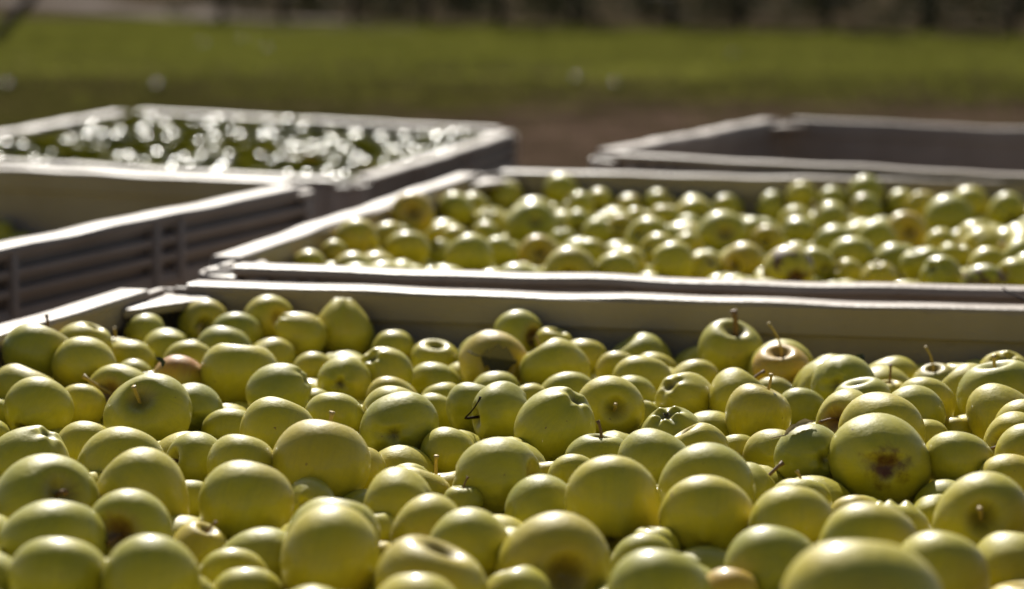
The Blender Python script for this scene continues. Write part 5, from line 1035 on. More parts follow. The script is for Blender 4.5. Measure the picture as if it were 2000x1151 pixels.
206,3369,652,30,375,4201,569,28,735,3199,718,33,506,4166,678,33,722,3505,688,28,787,3091,607,30,-261,3034,666,31,-76,3200,644,33,655,3520,636,32,522,2813,730,37,495,3315,677,33,894,3634,583,36,81,3884,595,36,914,3885,660,32,-70,3070,705,34,376,3920,638,35,852,3396,736,35,218,3864,700,32,406,3360,625,31,161,3411,660,33,
111,4157,666,30,346,3758,589,31,-66,4029,537,33,212,3319,623,29,774,3693,662,32,408,3979,624,33,313,4189,570,38,147,3812,662,33,832,3694,718,28,704,3872,598,33,481,3675,581,31,-181,3345,705,30,354,4140,588,31,-177,3369,601,27,-229,3145,664,30,691,3612,671,36,618,2877,621,31,-42,3604,587,34,342,3944,691,34,141,3521,661,37,
591,3087,602,34,494,4106,693,32,371,3386,690,37,-253,3103,591,37,-42,3607,691,31,117,3749,664,33,782,3666,717,31,882,3672,681,30,703,3411,688,32,834,3763,716,32,-99,3935,610,34,-136,3254,708,33,-40,3926,667,31,648,3883,614,29,729,4112,679,36,110,4105,628,37,-49,2937,664,31,175,4241,648,34,735,3303,670,28,432,3309,594,37,
258,3396,652,30,-133,3310,675,37,273,3140,716,27,409,3331,682,34,619,3980,690,34,-163,3665,645,32,736,3136,718,33,429,2912,606,39,445,3219,687,29,196,4186,623,32,448,4146,668,32,565,4011,691,30,84,4061,702,28,305,2858,616,33,450,3040,627,34,936,3976,578,34,546,3710,673,28,-263,3226,596,32,-52,4142,697,33,287,3713,676,34,
453,3405,694,27,382,4062,682,33,-149,3684,581,38,763,3788,693,39,232,3065,714,32,962,4031,674,29,773,3320,732,35,736,2879,725,32,394,3055,648,31,-60,4127,591,29,111,2907,603,38,482,4118,623,31,-229,3379,581,31,710,4011,655,29,544,2894,718,33,87,3916,668,31,-234,3365,705,29,647,3784,642,34,368,2842,727,31,-28,3726,671,36,
195,4032,649,31,534,3549,621,31,892,3807,609,33,659,3274,635,35,133,4056,667,32,291,4071,644,33,290,2919,624,32,521,3779,674,33,8,3344,622,34,305,4110,709,30,553,4134,656,31,522,3194,626,31,482,3885,631,33,-100,3928,676,34,304,3304,635,31,34,2994,612,30,844,3373,670,38,677,3264,694,29,718,3817,558,38,785,3096,718,33,
484,3095,651,36,843,3585,682,28,846,3605,627,33,502,3931,665,27,-185,3267,670,30,220,4139,687,35,790,3507,601,36,114,3953,630,31,114,3298,672,33,466,3451,663,32,58,3966,649,31,718,3359,649,36,373,3225,610,30,867,3483,610,39,494,3314,615,31,265,3570,670,35,643,3566,679,34,681,3125,691,32,-17,3190,647,28,305,3621,678,32,
743,3444,606,32,61,3268,680,32,157,3458,618,33,10,2923,669,31,-117,3044,659,36,667,2820,608,37,428,3085,711,27,568,3700,597,33,816,3815,709,27,311,3486,645,34,911,3635,716,31,-143,3754,677,31,-10,3136,664,31,-45,3302,630,36,570,4033,609,36,480,2819,676,33,537,2845,656,35,881,3512,723,32,811,3435,699,33,334,3725,636,30,
325,3439,595,33,436,3852,591,30,-196,3515,597,34,294,3548,614,35,9,4191,626,36,83,3205,690,39,-80,3524,623,27,-137,3529,632,33,58,2978,666,31,396,4122,677,31,40,3898,640,28,459,3363,654,33,423,3187,640,32,762,2983,715,31,557,3404,659,32,-221,3419,688,31,-66,3657,680,27,788,3488,730,36,11,3722,618,32,309,3868,617,33,
509,2900,668,31,-127,3809,648,35,165,3564,701,27,714,2780,676,32,24,3316,695,33,103,3675,692,36,-199,3240,616,33,308,4140,624,30,609,2816,649,36,881,3982,718,34,-111,3415,665,31,284,4163,678,36,167,3145,710,31,741,2896,661,31,105,3390,686,34,203,3968,644,35,320,2926,683,36,486,2874,727,34,177,3087,719,27,929,3918,567,27,
-19,4286,512,33,531,3882,671,32,98,3016,627,39,288,3084,712,32,125,3458,677,32,35,3821,655,35,-57,3838,617,32,331,3132,702,34,953,3811,592,29,83,3961,708,30,723,3244,657,36,-9,3044,712,35,838,3339,608,35,475,3649,671,34,980,3919,711,27,56,3473,627,29,-107,3365,695,31,512,3961,610,35,-230,3118,719,29,244,3178,690,30,
399,3760,618,31,847,3634,721,36,570,3496,652,28,-155,3395,697,28,-273,3176,697,34,-303,3076,673,27,389,3721,666,33,461,3622,615,31,827,3540,724,31,524,4162,609,33,511,3133,598,37,110,3125,704,32,-202,3146,598,33,22,4279,633,31,-83,3261,669,36,-278,3186,639,27,442,3532,640,31,343,3827,652,33,649,4133,584,33,-15,3407,628,35,
346,4100,645,33,57,3304,632,31,-26,3277,698,33,654,4133,650,33,250,3886,626,32,279,3864,683,33,494,4099,547,35,528,3459,668,33,596,3445,701,33,500,3143,688,29,521,3671,630,35,-59,3413,691,30,128,3061,692,36,709,3170,604,39,-302,3060,727,31,74,2915,668,36,157,2890,648,31,460,4013,629,30,-5,2983,663,34,789,3129,659,37,
514,4006,659,34,194,3474,672,37,695,3785,686,33,670,3671,647,33,83,3123,575,36,905,3936,615,32,506,3735,630,32,-286,3130,643,32,-67,4035,647,34,-22,3787,638,35,377,3864,703,29,261,3090,659,30,-37,4201,680,35,725,2838,645,33,804,3445,632,37,812,3202,620,30,121,4214,688,33,780,3064,659,31,3,4000,656,36,-312,3001,653,35,
807,3945,631,27,75,3652,632,35,192,3605,668,34,591,3129,689,29,621,3472,653,30,600,2792,725,34,380,4157,635,28,370,3129,623,33,116,3603,688,39,612,3748,675,29,404,2841,617,39,311,2858,720,33,387,3697,592,37,351,3304,689,33,294,2980,647,35,597,3867,669,30,229,3277,663,33,409,3633,592,29,803,3591,721,28,-156,3697,697,32,
-273,2991,601,34,-256,3238,675,36,1,3861,616,33,62,4268,587,33,559,2794,682,27,113,3200,578,33,363,3775,674,29,32,2981,725,37,-190,3095,655,36,585,3158,599,37,882,3723,717,34,747,3612,713,36,-289,3117,715,32,181,3027,716,34,560,3852,601,35,584,2849,701,33,713,2761,731,29,406,3027,710,37,633,2924,664,30,324,4053,697,32,
307,3133,643,32,895,4021,587,30,48,3631,692,37,449,3726,600,34,358,2951,637,31,547,3146,652,31,496,2938,719,34,498,3504,638,31,-117,3162,663,30,24,3231,708,31,290,3291,694,31,98,3795,623,33,756,4059,635,30,528,3044,664,32,20,4241,541,34,519,3595,667,39,422,2871,726,35,454,3142,626,27,410,2970,663,31,-47,3358,587,33,
389,2963,723,35,718,3707,657,27,42,3699,679,33,223,3122,695,33,605,3691,651,37,802,3899,664,29,-45,4163,528,36,683,3318,682,28,63,3412,625,33,230,3735,648,34,134,2954,663,39,905,3852,710,30,806,3819,645,35,870,3455,731,31,680,3957,671,37,585,3791,598,30,666,4022,690,30,456,3712,667,36,-184,3570,627,33,294,3917,645,28,
734,4050,695,31,213,4131,616,29,-52,3698,620,28,45,2917,728,32,704,3012,704,37,-252,2987,728,34,637,3434,596,35,752,3575,635,39,333,2992,704,36,519,3615,597,32,374,3177,684,36,466,3979,685,29,242,3747,707,29,627,3025,700,29,45,3545,615,35,350,2850,667,35,289,3921,703,30,18,3522,674,32,230,3585,617,33,179,4188,685,32,
-166,3431,655,30,253,4023,640,30,22,4236,681,36,624,3341,666,27,76,3024,705,31,565,3751,637,31,734,3456,673,27,482,3540,684,31,918,4069,653,36,254,2934,675,33,-2,4155,575,30,362,3449,662,35,148,3123,637,34,147,3189,657,39,217,3218,656,30,674,3476,678,31,794,4053,684,33,713,3668,702,32,37,3678,582,33,741,3956,644,32,
-49,3173,688,28,815,3216,730,31,407,4162,590,28,855,3783,651,29,334,3593,633,31,460,4176,613,34,472,3046,697,35,762,4003,674,29,-34,3242,639,28,74,2954,618,27,-248,3282,624,35,839,3945,683,35,202,2969,669,33,-23,3353,693,29,34,3038,658,36,-86,3211,712,32,144,3243,615,32,748,3017,660,28,-145,3546,570,34,357,3527,623,35,
316,3354,670,33,463,3793,606,37,978,3932,592,31,-234,3346,635,34,-314,3001,719,33,-237,2980,655,31,276,3748,601,36,312,3192,698,32,319,4211,703,32,833,3304,664,33,721,3507,623,39,386,3283,636,33,963,3866,702,32,35,3195,644,29,726,3125,653,29,-29,4246,631,33,763,3255,725,33,-45,3567,645,28,83,3793,692,31,455,2984,701,31,
688,3901,646,28,853,3679,612,33,76,3550,672,33,175,4087,630,32,727,3076,693,35,-1,3406,690,30,843,4093,661,29,196,4236,584,34,235,3918,676,32,582,3585,692,33,162,3295,632,29,841,4095,717,28,54,3429,684,32,91,3089,641,34,-85,3007,708,34,-75,2946,721,33,8,3583,664,33,172,3735,620,31,698,4066,646,31,-5,4061,618,39,
739,3901,679,35,548,3330,588,34,408,3824,641,37,256,3335,663,34,-550,6058,609,40,-387,6797,610,30,-806,6844,595,37,-358,5807,629,35,-1086,6589,656,35,-1147,6691,653,36,-769,6651,643,32,-450,6682,561,35,-208,6377,625,34,-858,5687,550,43,-1238,6090,638,36,-765,5768,572,35,-1183,6562,590,35,-347,6201,602,35,-756,6889,579,34,-1211,6020,596,35,
-1202,5807,589,37,-537,5479,507,35,-416,5650,552,38,-970,6794,641,36,-192,6227,515,36,-900,6405,645,37,-1147,6560,656,35,-1171,6108,646,36,-961,5583,569,37,-1000,6534,591,40,-969,6421,643,35,-1133,5679,634,35,-1362,5868,629,34,-338,5990,565,35,-733,6514,639,38,-446,6303,621,37,-791,6020,589,36,-188,6441,605,37,-1161,5972,601,30,-922,6476,641,38,
-840,5973,576,34,-677,6387,631,32,-831,6391,631,37,-933,6430,582,38,-1057,6756,642,35,-597,6579,568,34,-261,6758,615,36,-444,5728,622,36,-650,6855,646,39,-221,6297,632,38,-1074,5614,569,38,-429,6033,632,34,-244,6276,522,37,-420,6674,624,37,-123,6494,531,36,-595,6647,561,37,-1079,6795,596,31,-721,6875,636,38,-228,6408,554,37,-1272,5795,584,32,
-1082,6403,593,36,-1264,6254,592,34,-658,6434,587,38,-401,5855,609,38,-525,6116,567,39,-487,6753,565,35,-611,6715,550,37,-1015,6954,603,35,-1219,5951,575,39,-625,5977,568,33,-895,6788,650,37,-718,6734,594,34,-692,5682,612,39,-677,6129,640,36,-1187,5639,643,35,-870,6723,644,32,-1034,6753,568,40,-445,6741,621,38,-387,6541,563,38,-1147,6215,574,39,
-1032,6126,608,37,-1063,6500,669,35,-660,6098,578,34,-846,6911,626,34,-317,6059,568,39,-1003,6236,630,33,-449,6808,617,35,-723,5861,641,35,-344,5924,544,36,-630,5565,610,37,-158,6614,577,33,-675,6198,605,32,-1284,6166,585,36,-823,6782,656,39,-377,6677,548,38,-972,5886,577,36,-630,5647,601,35,-1034,6821,642,37,-432,6803,551,35,-878,6234,589,38,
-146,6388,610,34,-1337,5679,629,36,-895,6278,649,36,-564,5546,630,37,-983,5782,638,36,-956,5681,563,42,-987,6328,590,39,-1119,6422,656,39,-918,6180,588,32,-267,6350,629,35,-576,5612,616,35,-603,5698,568,31,-415,6101,621,39,-304,6448,570,38,-1291,5940,567,33,-1001,6816,583,34,-272,5899,623,34,-1115,5907,581,36,-523,5768,571,37,-514,6519,553,41,
-495,5462,559,36,-1220,6202,580,38,-342,5749,564,36,-347,6129,603,40,-1087,6139,565,38,-559,5648,554,39,-1376,5821,584,34,-196,6742,629,36,-783,6345,615,34,-351,6648,618,39,-269,6669,545,37,-1211,6446,649,35,-203,6627,628,35,-1170,6178,638,37,-683,6562,636,34,-1055,6066,638,37,-1068,6239,633,35,-367,6789,552,33,-93,6586,631,33,-776,6544,580,37,
-858,6794,588,38,-751,5836,578,36,-629,5887,559,37,-339,5883,623,36,-587,6282,635,36,-1006,5590,629,33,-1068,5697,624,35,-1325,6003,645,35,-1104,5679,570,34,-1122,6055,656,35,-750,6077,573,38,-832,6297,627,35,-1045,6689,637,36,-785,5892,549,38,-568,5986,624,37,-752,6757,652,40,-558,5474,568,31,-1077,6362,652,38,-682,5511,567,36,-492,6689,624,38,
-414,6309,550,38,-288,6091,632,38,-618,6560,632,36,-308,6706,597,40,-561,6272,571,35,-750,6112,635,36,-916,5572,629,38,-90,6614,570,35,-850,6560,577,41,-806,6127,562,41,-682,5844,575,36,-1083,6949,603,35,-691,5922,635,36,-1316,5838,553,38,-704,6809,651,35,-877,5954,633,37,-785,5702,566,36,-756,5649,628,40,-693,5750,626,35,-1268,6212,650,38,
-934,5916,640,35,-451,6371,583,34,-680,6747,658,34,-488,5636,555,33,-880,5562,565,36,-557,6521,622,38,-501,6353,626,36,-135,6582,520,37,-1382,5782,524,40,-1023,6556,658,37,-1254,6071,572,36,-1293,6138,648,32,-110,6546,578,38,-999,6737,625,32,-684,6631,632,37,-807,6157,636,38,-1090,5814,618,36,-1080,5744,568,35,-629,6741,612,36,-661,6802,598,36,
-1137,6238,644,36,-316,6258,621,36,-142,6652,628,34,-593,6460,614,36,-1097,6651,648,31,-318,6395,616,36,-1007,5633,580,33,-747,6589,629,38,-908,6509,575,39,-350,5845,567,32,-715,5522,628,36,-969,6023,578,36,-918,6316,597,34,-907,6094,559,37,-843,6343,579,35,-570,6013,559,32,-222,6340,570,35,-1093,6902,659,36,-521,5469,623,36,-340,6292,555,33,
-958,6710,558,37,-394,5437,620,38,-360,6031,516,33,-444,6501,556,35,-1094,6533,617,36,-807,6075,634,35,-521,5929,624,40,-847,5553,628,36,-1238,6347,643,34,-370,6580,618,34,-731,6641,580,36,-948,6546,650,41,-962,6286,646,36,-935,5996,640,37,-1351,5910,567,36,-286,5878,554,41,-1271,5661,634,35,-895,6600,646,36,-850,6020,634,37,-807,6715,650,33,
-279,6165,618,40,-999,6606,575,36,-75,6679,553,36,-997,5736,590,34,-253,5972,625,34,-1022,5836,620,37,-1316,5816,632,38,-365,6390,563,38,-1273,5666,538,39,-491,6214,632,38,-179,6677,577,36,-1042,6193,585,38,-851,6459,640,37,-818,5684,624,36,-256,6426,623,38,-716,6334,637,37,-512,6754,634,35,-410,6173,604,38,-1044,6429,653,40,-381,5489,541,36,
-248,6514,578,36,-1104,6116,630,36,-475,6421,627,39,-456,6111,567,32,-1179,6309,647,39,-994,6488,654,39,-1253,5768,645,37,-802,6249,592,35,-403,6612,563,36,-780,5532,632,33,-429,5444,556,35,-667,6593,570,40,-746,6304,578,34,-1067,6646,580,40,-300,5805,560,36,-563,6216,625,38,-392,5555,559,36,-447,5589,563,31,-1129,6349,606,35,-506,6643,548,36,
-781,6220,648,33,-618,5491,574,33,-1406,5698,525,37,-465,6489,626,35,-667,5989,628,32,-996,5896,644,34,-412,6738,551,35,-1195,6271,584,38,-1028,5793,560,39,-1343,5933,634,36,-1109,5617,633,34,-909,6912,625,33,-635,6160,566,36,-596,6083,554,38,-617,5602,551,37,-914,5929,574,37,-320,6518,569,35,-431,6604,628,37,-714,6137,582,35,-521,5855,628,35,
-77,6648,626,33,-803,5970,632,33,-307,5762,631,35,-750,5718,621,34,-844,6235,650,34,-614,6226,576,36,-841,6650,647,42,-293,5832,627,38,-833,6488,579,35,-662,5776,569,38,-376,5990,626,37,-418,5892,547,34,-571,5932,568,38,-403,6477,603,34,-620,6171,635,38,-847,6056,574,35,-1170,5919,642,35,-1194,6135,582,33,-872,6529,646,39,-1080,6004,650,34,
-158,6358,550,36,-564,6834,534,39,-388,5926,599,36,-638,6239,642,36,-1217,5648,581,36,-403,5975,554,34,-1131,6494,666,37,-591,6414,556,41,-785,6895,643,34,-374,6730,612,38,-1006,6367,650,35,-804,5756,629,37,-763,5917,632,36,-982,6676,614,35,-226,6616,565,36,-544,6655,599,30,-419,6538,629,34,-941,6350,650,35,-591,5838,589,34,-877,6343,643,33,
-318,5950,619,37,-768,6287,643,36,-1223,5704,641,33,-901,5670,614,37,-782,6442,632,37,-268,6002,564,38,-1034,5914,587,35,-209,6741,556,40,-1394,5735,588,37,-960,6869,583,36,-796,6761,593,35,-650,5501,632,35,-547,6719,583,38,-803,6510,635,35,-901,5860,552,38,-332,6326,620,37,-887,6862,582,39,-500,5532,547,38,-899,6006,581,36,-661,5710,557,32,
-237,6568,633,37,-1184,5758,641,36,-1151,5762,562,37,-894,6737,567,35,-617,6852,584,34,-809,5546,562,39,-358,5568,617,35,-391,5678,609,33,-519,5647,614,36,-392,6230,556,39,-1067,5856,567,37,-487,5933,551,34,-1126,6759,645,39,-1155,6460,601,39,-1342,5686,557,38,-1004,6016,639,38,-473,6257,570,39,-1305,6072,646,37,-1000,5682,635,38,-737,5655,559,34,
-449,5957,620,39,-649,6313,645,37,-1035,6268,574,40,-1270,5997,585,32,-871,5732,629,38,-466,5887,599,38,-278,6572,556,35,-747,5573,590,37,-1227,5745,562,38,-1320,5745,644,37,-1223,6408,592,35,-1150,5631,582,36,-733,5980,636,38,-1164,6072,583,39,-620,6030,608,36,-982,6174,619,36,-305,6561,621,36,-758,5959,566,38,-576,5679,622,34,-472,5600,619,34,
-1405,5695,644,35,-135,6654,528,36,-546,6407,616,37,-184,6236,623,34,-1115,5748,629,38,-616,6629,625,32,-687,5579,547,37,-520,6468,601,33,-495,6621,623,33,-398,6051,570,37,-1231,5902,627,35,-325,6777,600,34,-956,5630,621,35,-397,5794,562,37,-251,6233,624,36,-734,6390,599,36,-952,5848,635,38,-421,5792,628,34,-302,6015,633,35,-277,6764,548,35,
-129,6721,625,39,-671,6684,580,39,-928,6131,630,36,-1317,6042,583,36,-862,6113,613,38,-1170,5677,535,35,-509,6421,553,38,-323,5699,629,34,-743,5526,537,36,-924,6578,586,36,-687,6865,570,40,-839,5776,563,42,-498,6820,561,36,-283,6123,558,36,-686,5812,636,31,-816,6578,643,36,-690,5957,577,34,-1179,6383,641,38,-838,5850,577,33,-297,6226,563,36,
-408,5723,562,36,-710,6022,585,33,-556,6595,623,38,-799,6618,585,38,-615,6399,627,33,-652,6689,647,33,-492,6554,623,37,-203,6172,623,36,-395,6346,606,33,-1248,5837,634,35,-1282,5713,592,36,-628,5788,630,36,-141,6428,551,38,-514,6823,629,37,-482,5706,560,40,-829,6902,556,39,-913,6666,629,37,-352,5613,544,38,-336,6170,539,39,-883,5870,626,38,
-347,6452,629,33,-622,5939,625,38,-458,6012,572,36,-675,6270,586,40,-529,5873,561,36,-191,6486,548,37,-797,6394,567,37,-574,5542,555,40,-215,6136,561,36,-1204,6242,648,35,-856,6848,652,37,-769,6828,652,35,-851,5622,630,36,-694,6525,580,36,-278,6300,580,37,-1046,5761,627,35,-1029,6878,586,36,-1050,6481,601,36,-544,6355,566,37,-1077,6971,665,33,
-408,5617,619,34,-500,6007,630,36,-1330,5762,573,37,-462,5818,577,36,-947,6937,577,35,-750,6047,643,34,-933,6735,625,37,-932,6801,580,39,-738,6222,586,37,-192,6555,570,36,-1276,5954,636,37,-1178,5707,594,34,-847,5810,629,35,-375,5503,621,35,-1037,5690,559,37,-495,5536,627,36,-793,5592,636,33,-910,5745,567,38,-487,6182,564,40,-1099,6040,589,35,
-581,6840,643,37,-1193,6512,637,37,-575,6787,591,38,-160,6326,621,33,-1107,6832,645,40,-992,6875,644,35,-680,6057,638,39,-332,5680,563,36,-806,5626,577,35,-136,6727,553,36,-978,5955,598,38,-63,6709,612,34,-962,6616,632,35,-357,6516,631,35,-1049,5635,629,32,-239,6687,621,39,-1380,5783,641,37,-845,6692,583,36,-452,5482,613,39,-336,6733,539,34,
-906,5626,558,36,-953,5807,570,40,-234,6067,563,38,-1188,5856,638,31,-1150,5811,638,30,-1235,6155,629,34,-689,5607,616,38,-233,6203,565,35,-1029,6622,638,36,-474,6145,628,37,-428,6236,623,34,-1104,5940,641,36,-626,6343,585,37,-1099,6881,590,37,-219,6105,629,35,-965,6939,650,37,-1104,6182,619,35,-515,6283,626,39,-654,6495,638,42,-525,5587,581,34,
-468,6592,574,31,-1100,6708,601,35,-911,5788,636,37,-179,6282,571,38,-972,6127,565,38,-1180,5888,584,34,-454,5663,609,34,-1297,5884,608,39,-739,6798,595,34,-126,6483,614,38,-284,6368,562,36,-1126,6604,600,38,-828,5911,605,38,-586,5483,633,34,-928,6850,643,37,-908,6061,627,36,-711,6446,633,37,-1137,5834,568,39,-593,5761,577,35,-613,6512,577,34,
-753,6479,581,34,-380,6281,606,35,-977,6080,622,38,-575,6349,631,34,-331,6619,551,39,-775,6695,593,37,-1164,6626,656,36,-1255,6285,648,33,-482,6074,629,37,-280,6626,611,38,-576,5888,628,32,-1224,6339,575,39,-1077,5972,581,40,-793,5852,633,37,-1048,3506,588,33,-878,3445,484,37,-1770,3484,617,35,-723,3904,459,33,-1116,3289,588,31,-869,4195,461,33,
-1285,4288,627,29,-977,2893,455,34,-1657,3760,556,34,-694,3585,457,37,-833,3725,513,34,-803,3361,526,39,-951,3440,510,28,-947,3520,562,36,-1145,4171,585,32,-1572,3839,574,31,-576,4093,459,31,-1582,3779,568,33,-1328,4400,616,37,-1260,3865,628,28,-1402,3846,564,33,-1265,2942,457,28,-1433,4199,567,29,-1217,3825,627,35,-1711,3505,573,36,-1280,4018,623,35,
-1597,3520,611,31,-1339,4409,486,32,-1056,3451,470,35,-748,3690,537,31,-1431,3360,570,31,-1464,3744,603,32,-832,3013,488,33,-1109,3783,522,38,-854,3825,503,32,-1055,3109,457,34,-1306,3536,553,31,-625,3922,524,32,-1499,4134,621,35,-1375,4152,632,36,-595,3717,511,33,-1500,3500,519,35,-1075,3397,504,33,-927,2917,455,33,-920,3514,458,34,-1216,3616,583,31,
-714,3305,506,36,-1201,3940,618,31,-1201,4156,561,33,-1461,4240,532,30,-1087,3185,561,32,-1268,3228,602,36,-1544,4038,552,31,-1269,4336,619,32,-794,3676,546,28,-1494,3437,611,33,-909,3949,595,35,-1768,3324,625,39,-954,4251,640,30,-1409,3716,577,33,-1871,3258,491,29,-1265,3418,526,31,-1055,3745,558,30,-1600,3403,620,33,-1555,3187,547,31,-1128,3874,613,36,
-1109,4138,619,33,-1693,3667,561,36,-1451,3027,544,34,-657,3861,458,33,-828,3426,457,33,-1611,3864,628,36,-1461,3600,541,35,-1233,4127,629,35,-1417,3673,536,32,-1655,3761,620,34,-1661,3151,498,29,-1562,3364,622,36,-894,3135,511,33,-1142,3040,556,33,-1111,3648,535,34,-1571,3578,556,33,-939,3116,528,32,-1450,4250,593,36,-796,3252,518,33,-913,3343,482,31,
-1327,4149,573,34,-1616,3872,562,29,-773,4063,575,33,-1455,3109,557,33,-1772,3285,560,33,-1614,3470,610,36,-650,3643,457,37,-682,4091,459,33,-1074,3599,600,33,-1155,3982,612,36,-952,3636,566,34,-1727,3591,462,35,-1229,3229,545,35,-1659,3424,615,30,-1169,3909,581,31,-1373,3315,578,27,-705,4082,510,32,-1354,3791,626,36,-1338,3644,567,30,-1628,3102,612,36,
-991,4125,566,35,-1482,4030,615,33,-882,4078,516,33,-1457,3802,612,33,-1174,3308,599,31,-970,3386,510,32,-1131,2892,456,33,-725,4082,563,35,-979,4096,622,31,-1736,3567,536,35,-1709,3349,618,31,-1404,4095,624,33,-1201,4301,554,34,-1197,4073,623,33,-1172,3722,531,33,-865,4152,608,34,-1567,3133,525,32,-1020,3134,500,31,-711,3923,545,32,-568,3932,521,35,
-1182,3374,602,33,-1096,3745,618,38,-1609,3760,520,27,-1073,3855,619,32,-1721,3293,461,37,-881,2895,488,33,-711,3711,500,32,-1399,3820,623,31,-1390,3004,532,36,-769,4168,460,36,-761,4055,514,35,-1333,2978,503,34,-1432,3093,615,37,-649,3738,457,35,-1552,3113,471,30,-1709,3630,607,35,-807,3784,507,33,-1613,3863,491,35,-1156,3487,609,27,-1637,3414,557,33,
-921,4007,595,32,-926,2984,511,34,-827,3666,494,30,-1524,3965,469,32,-1802,3407,516,36,-1308,3726,544,36,-1193,3323,478,35,-1489,3904,617,37,-855,3775,530,29,-1411,3232,621,36,-1038,3551,587,28,-850,3865,459,32,-1362,3692,552,30,-1373,3368,555,33,-1022,3935,622,35,-779,4122,555,32,-1688,3246,616,36,-941,3066,523,31,-1192,3352,542,34,-1649,3203,460,35,
-1078,3214,457,34,-894,3636,556,38,-1249,3565,613,39,-1135,3300,458,34,-1726,3454,530,33,-1112,3833,565,30,-721,3275,455,31,-1356,3737,588,33,-1841,3316,631,34,-918,4237,531,30,-539,3866,517,35,-1642,3654,530,32,-1479,3666,549,36,-755,3566,457,31,-500,3810,457,32,-1075,3911,617,28,-1397,4382,479,35,-771,3514,526,36,-1209,4014,618,35,-524,4016,523,33,
-1781,3464,488,33,-929,3596,458,36,-1620,3709,547,33,-659,3561,500,33,-978,4208,630,33,-954,3715,486,35,-1641,3796,475,35,-1178,2971,557,38,-1689,3374,558,33,-1238,3394,611,31,-766,3997,459,35,-1328,4307,496,37,-1016,3744,510,35,-1582,3642,549,35,-1313,3351,543,34,-1364,3262,592,32,-1633,3668,586,32,-1465,4090,618,31,-1035,4279,545,36,-563,4042,494,30,
-1066,3174,502,33,-1082,2874,474,35,-1439,3422,570,34,-1518,3865,570,31,-1283,2953,519,31,-1296,3079,598,34,-617,3658,502,31,-999,3516,574,30,-1300,3181,608,33,-1219,3983,563,31,-1455,3387,620,31,-958,3105,456,35,-1208,3505,614,35,-1436,4182,503,40,-1279,3812,635,37,-739,3245,510,36,-1450,4008,543,33,-1402,4374,544,33,-1393,3457,614,37,-719,4153,514,31,
-967,3150,482,30,-1774,3348,540,35,-1591,3195,600,36,-1357,3420,582,32,-1292,2991,457,34,-1406,3762,616,33,-1002,3252,565,29,-1319,3239,615,29,-986,3151,545,34,-514,3770,507,30,-817,4194,607,31,-489,4057,517,31,-968,4214,492,30,-974,4148,620,33,-1230,3055,520,33,-1861,3265,623,35,-1339,3171,554,32,-665,3417,496,34,-747,3958,559,35,-1503,3108,515,33,
-1316,3652,622,31,-1127,3364,521,37,-1155,3017,457,33,-1647,3259,562,32,-769,4174,524,31,-1830,3348,508,33,-1016,3557,536,36,-1120,4028,612,30,-857,3933,570,32,-1081,3966,613,33,-1234,2992,578,34,-1462,3269,619,37,-1125,3185,509,34,-1444,4276,482,33,-856,3498,457,37,-612,3972,500,36,-1109,2881,535,31,-1130,3811,619,34,-1385,4312,629,30,-1480,3039,613,35,
-1209,3670,610,33,-1348,3974,558,32,-585,3595,456,29,-1169,2910,488,35,-619,3800,457,32,-794,3525,457,31,-849,3570,458,39,-1102,3071,551,33,-1152,3465,554,32,-1070,3736,492,27,-1401,3495,540,33,-1051,3230,530,33,-1581,3740,476,31,-1027,2972,484,34,-1828,3241,580,28,-1400,3393,621,33,-1155,3599,552,35,-982,3489,524,27,-1237,3167,539,29,-1668,3115,544,32,
-1006,3076,484,33,-574,3994,529,31,-983,3724,592,33,-817,3322,477,29,-1599,3781,624,27,-608,4037,459,35,-1023,4216,565,32,-1290,3407,581,37,-1121,3933,608,29,-466,3891,457,32,-560,3809,457,34,-1573,3676,618,33,-1089,3587,529,31,-1186,3585,611,27,-1202,4188,622,37,-1617,3153,553,35,-1768,3161,476,36,-1074,2937,471,32,-830,4149,565,30,-583,3749,457,34,
-744,3224,455,33,-1510,3557,548,34,-882,4108,575,35,-879,4054,597,35,-765,3172,455,32,-1090,4305,561,33,-1520,4081,600,37,-988,3696,533,33,-817,4195,488,30,-1361,4064,622,31,-1663,3311,497,31,-1449,3460,523,33,-895,3103,456,34,-748,3506,474,29,-1290,3472,551,36,-1254,3446,612,38,-1389,4326,507,31,-834,3269,479,29,-1746,3404,562,34,-1224,3465,555,32,
-990,3034,535,33,-858,3579,551,30,-907,3802,522,31,-1400,3283,622,32,-1808,3269,624,32,-970,3578,571,30,-1497,3155,554,32,-1236,2996,516,34,-823,3295,525,27,-1485,4176,553,33,-1513,3380,620,31,-1317,3127,583,30,-1429,3012,489,29,-957,3818,543,30,-509,3914,512,31,-1575,3414,559,33,-1799,3229,530,35,-1114,3993,565,34,-1751,3529,472,35,-1410,3602,578,30,
-602,4039,531,35,-1169,3664,554,32,-1527,3058,484,34,-1128,3043,503,32,-1661,3616,607,32,-874,3622,489,35,-970,4253,547,35,-1453,3526,556,33,-1309,3591,617,37,-1024,3180,457,35,-887,3523,551,31,-922,3183,456,38,-1615,3108,488,36,-1756,3387,623,32,-1293,4229,626,35,-1043,3034,491,32,-1018,3423,519,34,-1542,4035,476,35,-714,3426,509,30,-799,3848,515,34,
-777,4175,583,32,-1038,3581,482,33,-1516,3270,581,30,-869,3776,581,31,-1094,3691,601,32,-868,3155,456,30,-1889,3207,511,32,-1503,3842,627,33,-1432,4296,543,36,-1567,3743,624,35,-724,3746,458,33,-864,3984,585,36,-1408,3164,616,31,-481,3964,457,33,-1435,4143,627,32,-1381,4258,497,38,-1553,3722,540,39,-1312,4059,597,32,-1491,3102,613,32,-1482,3526,612,32,
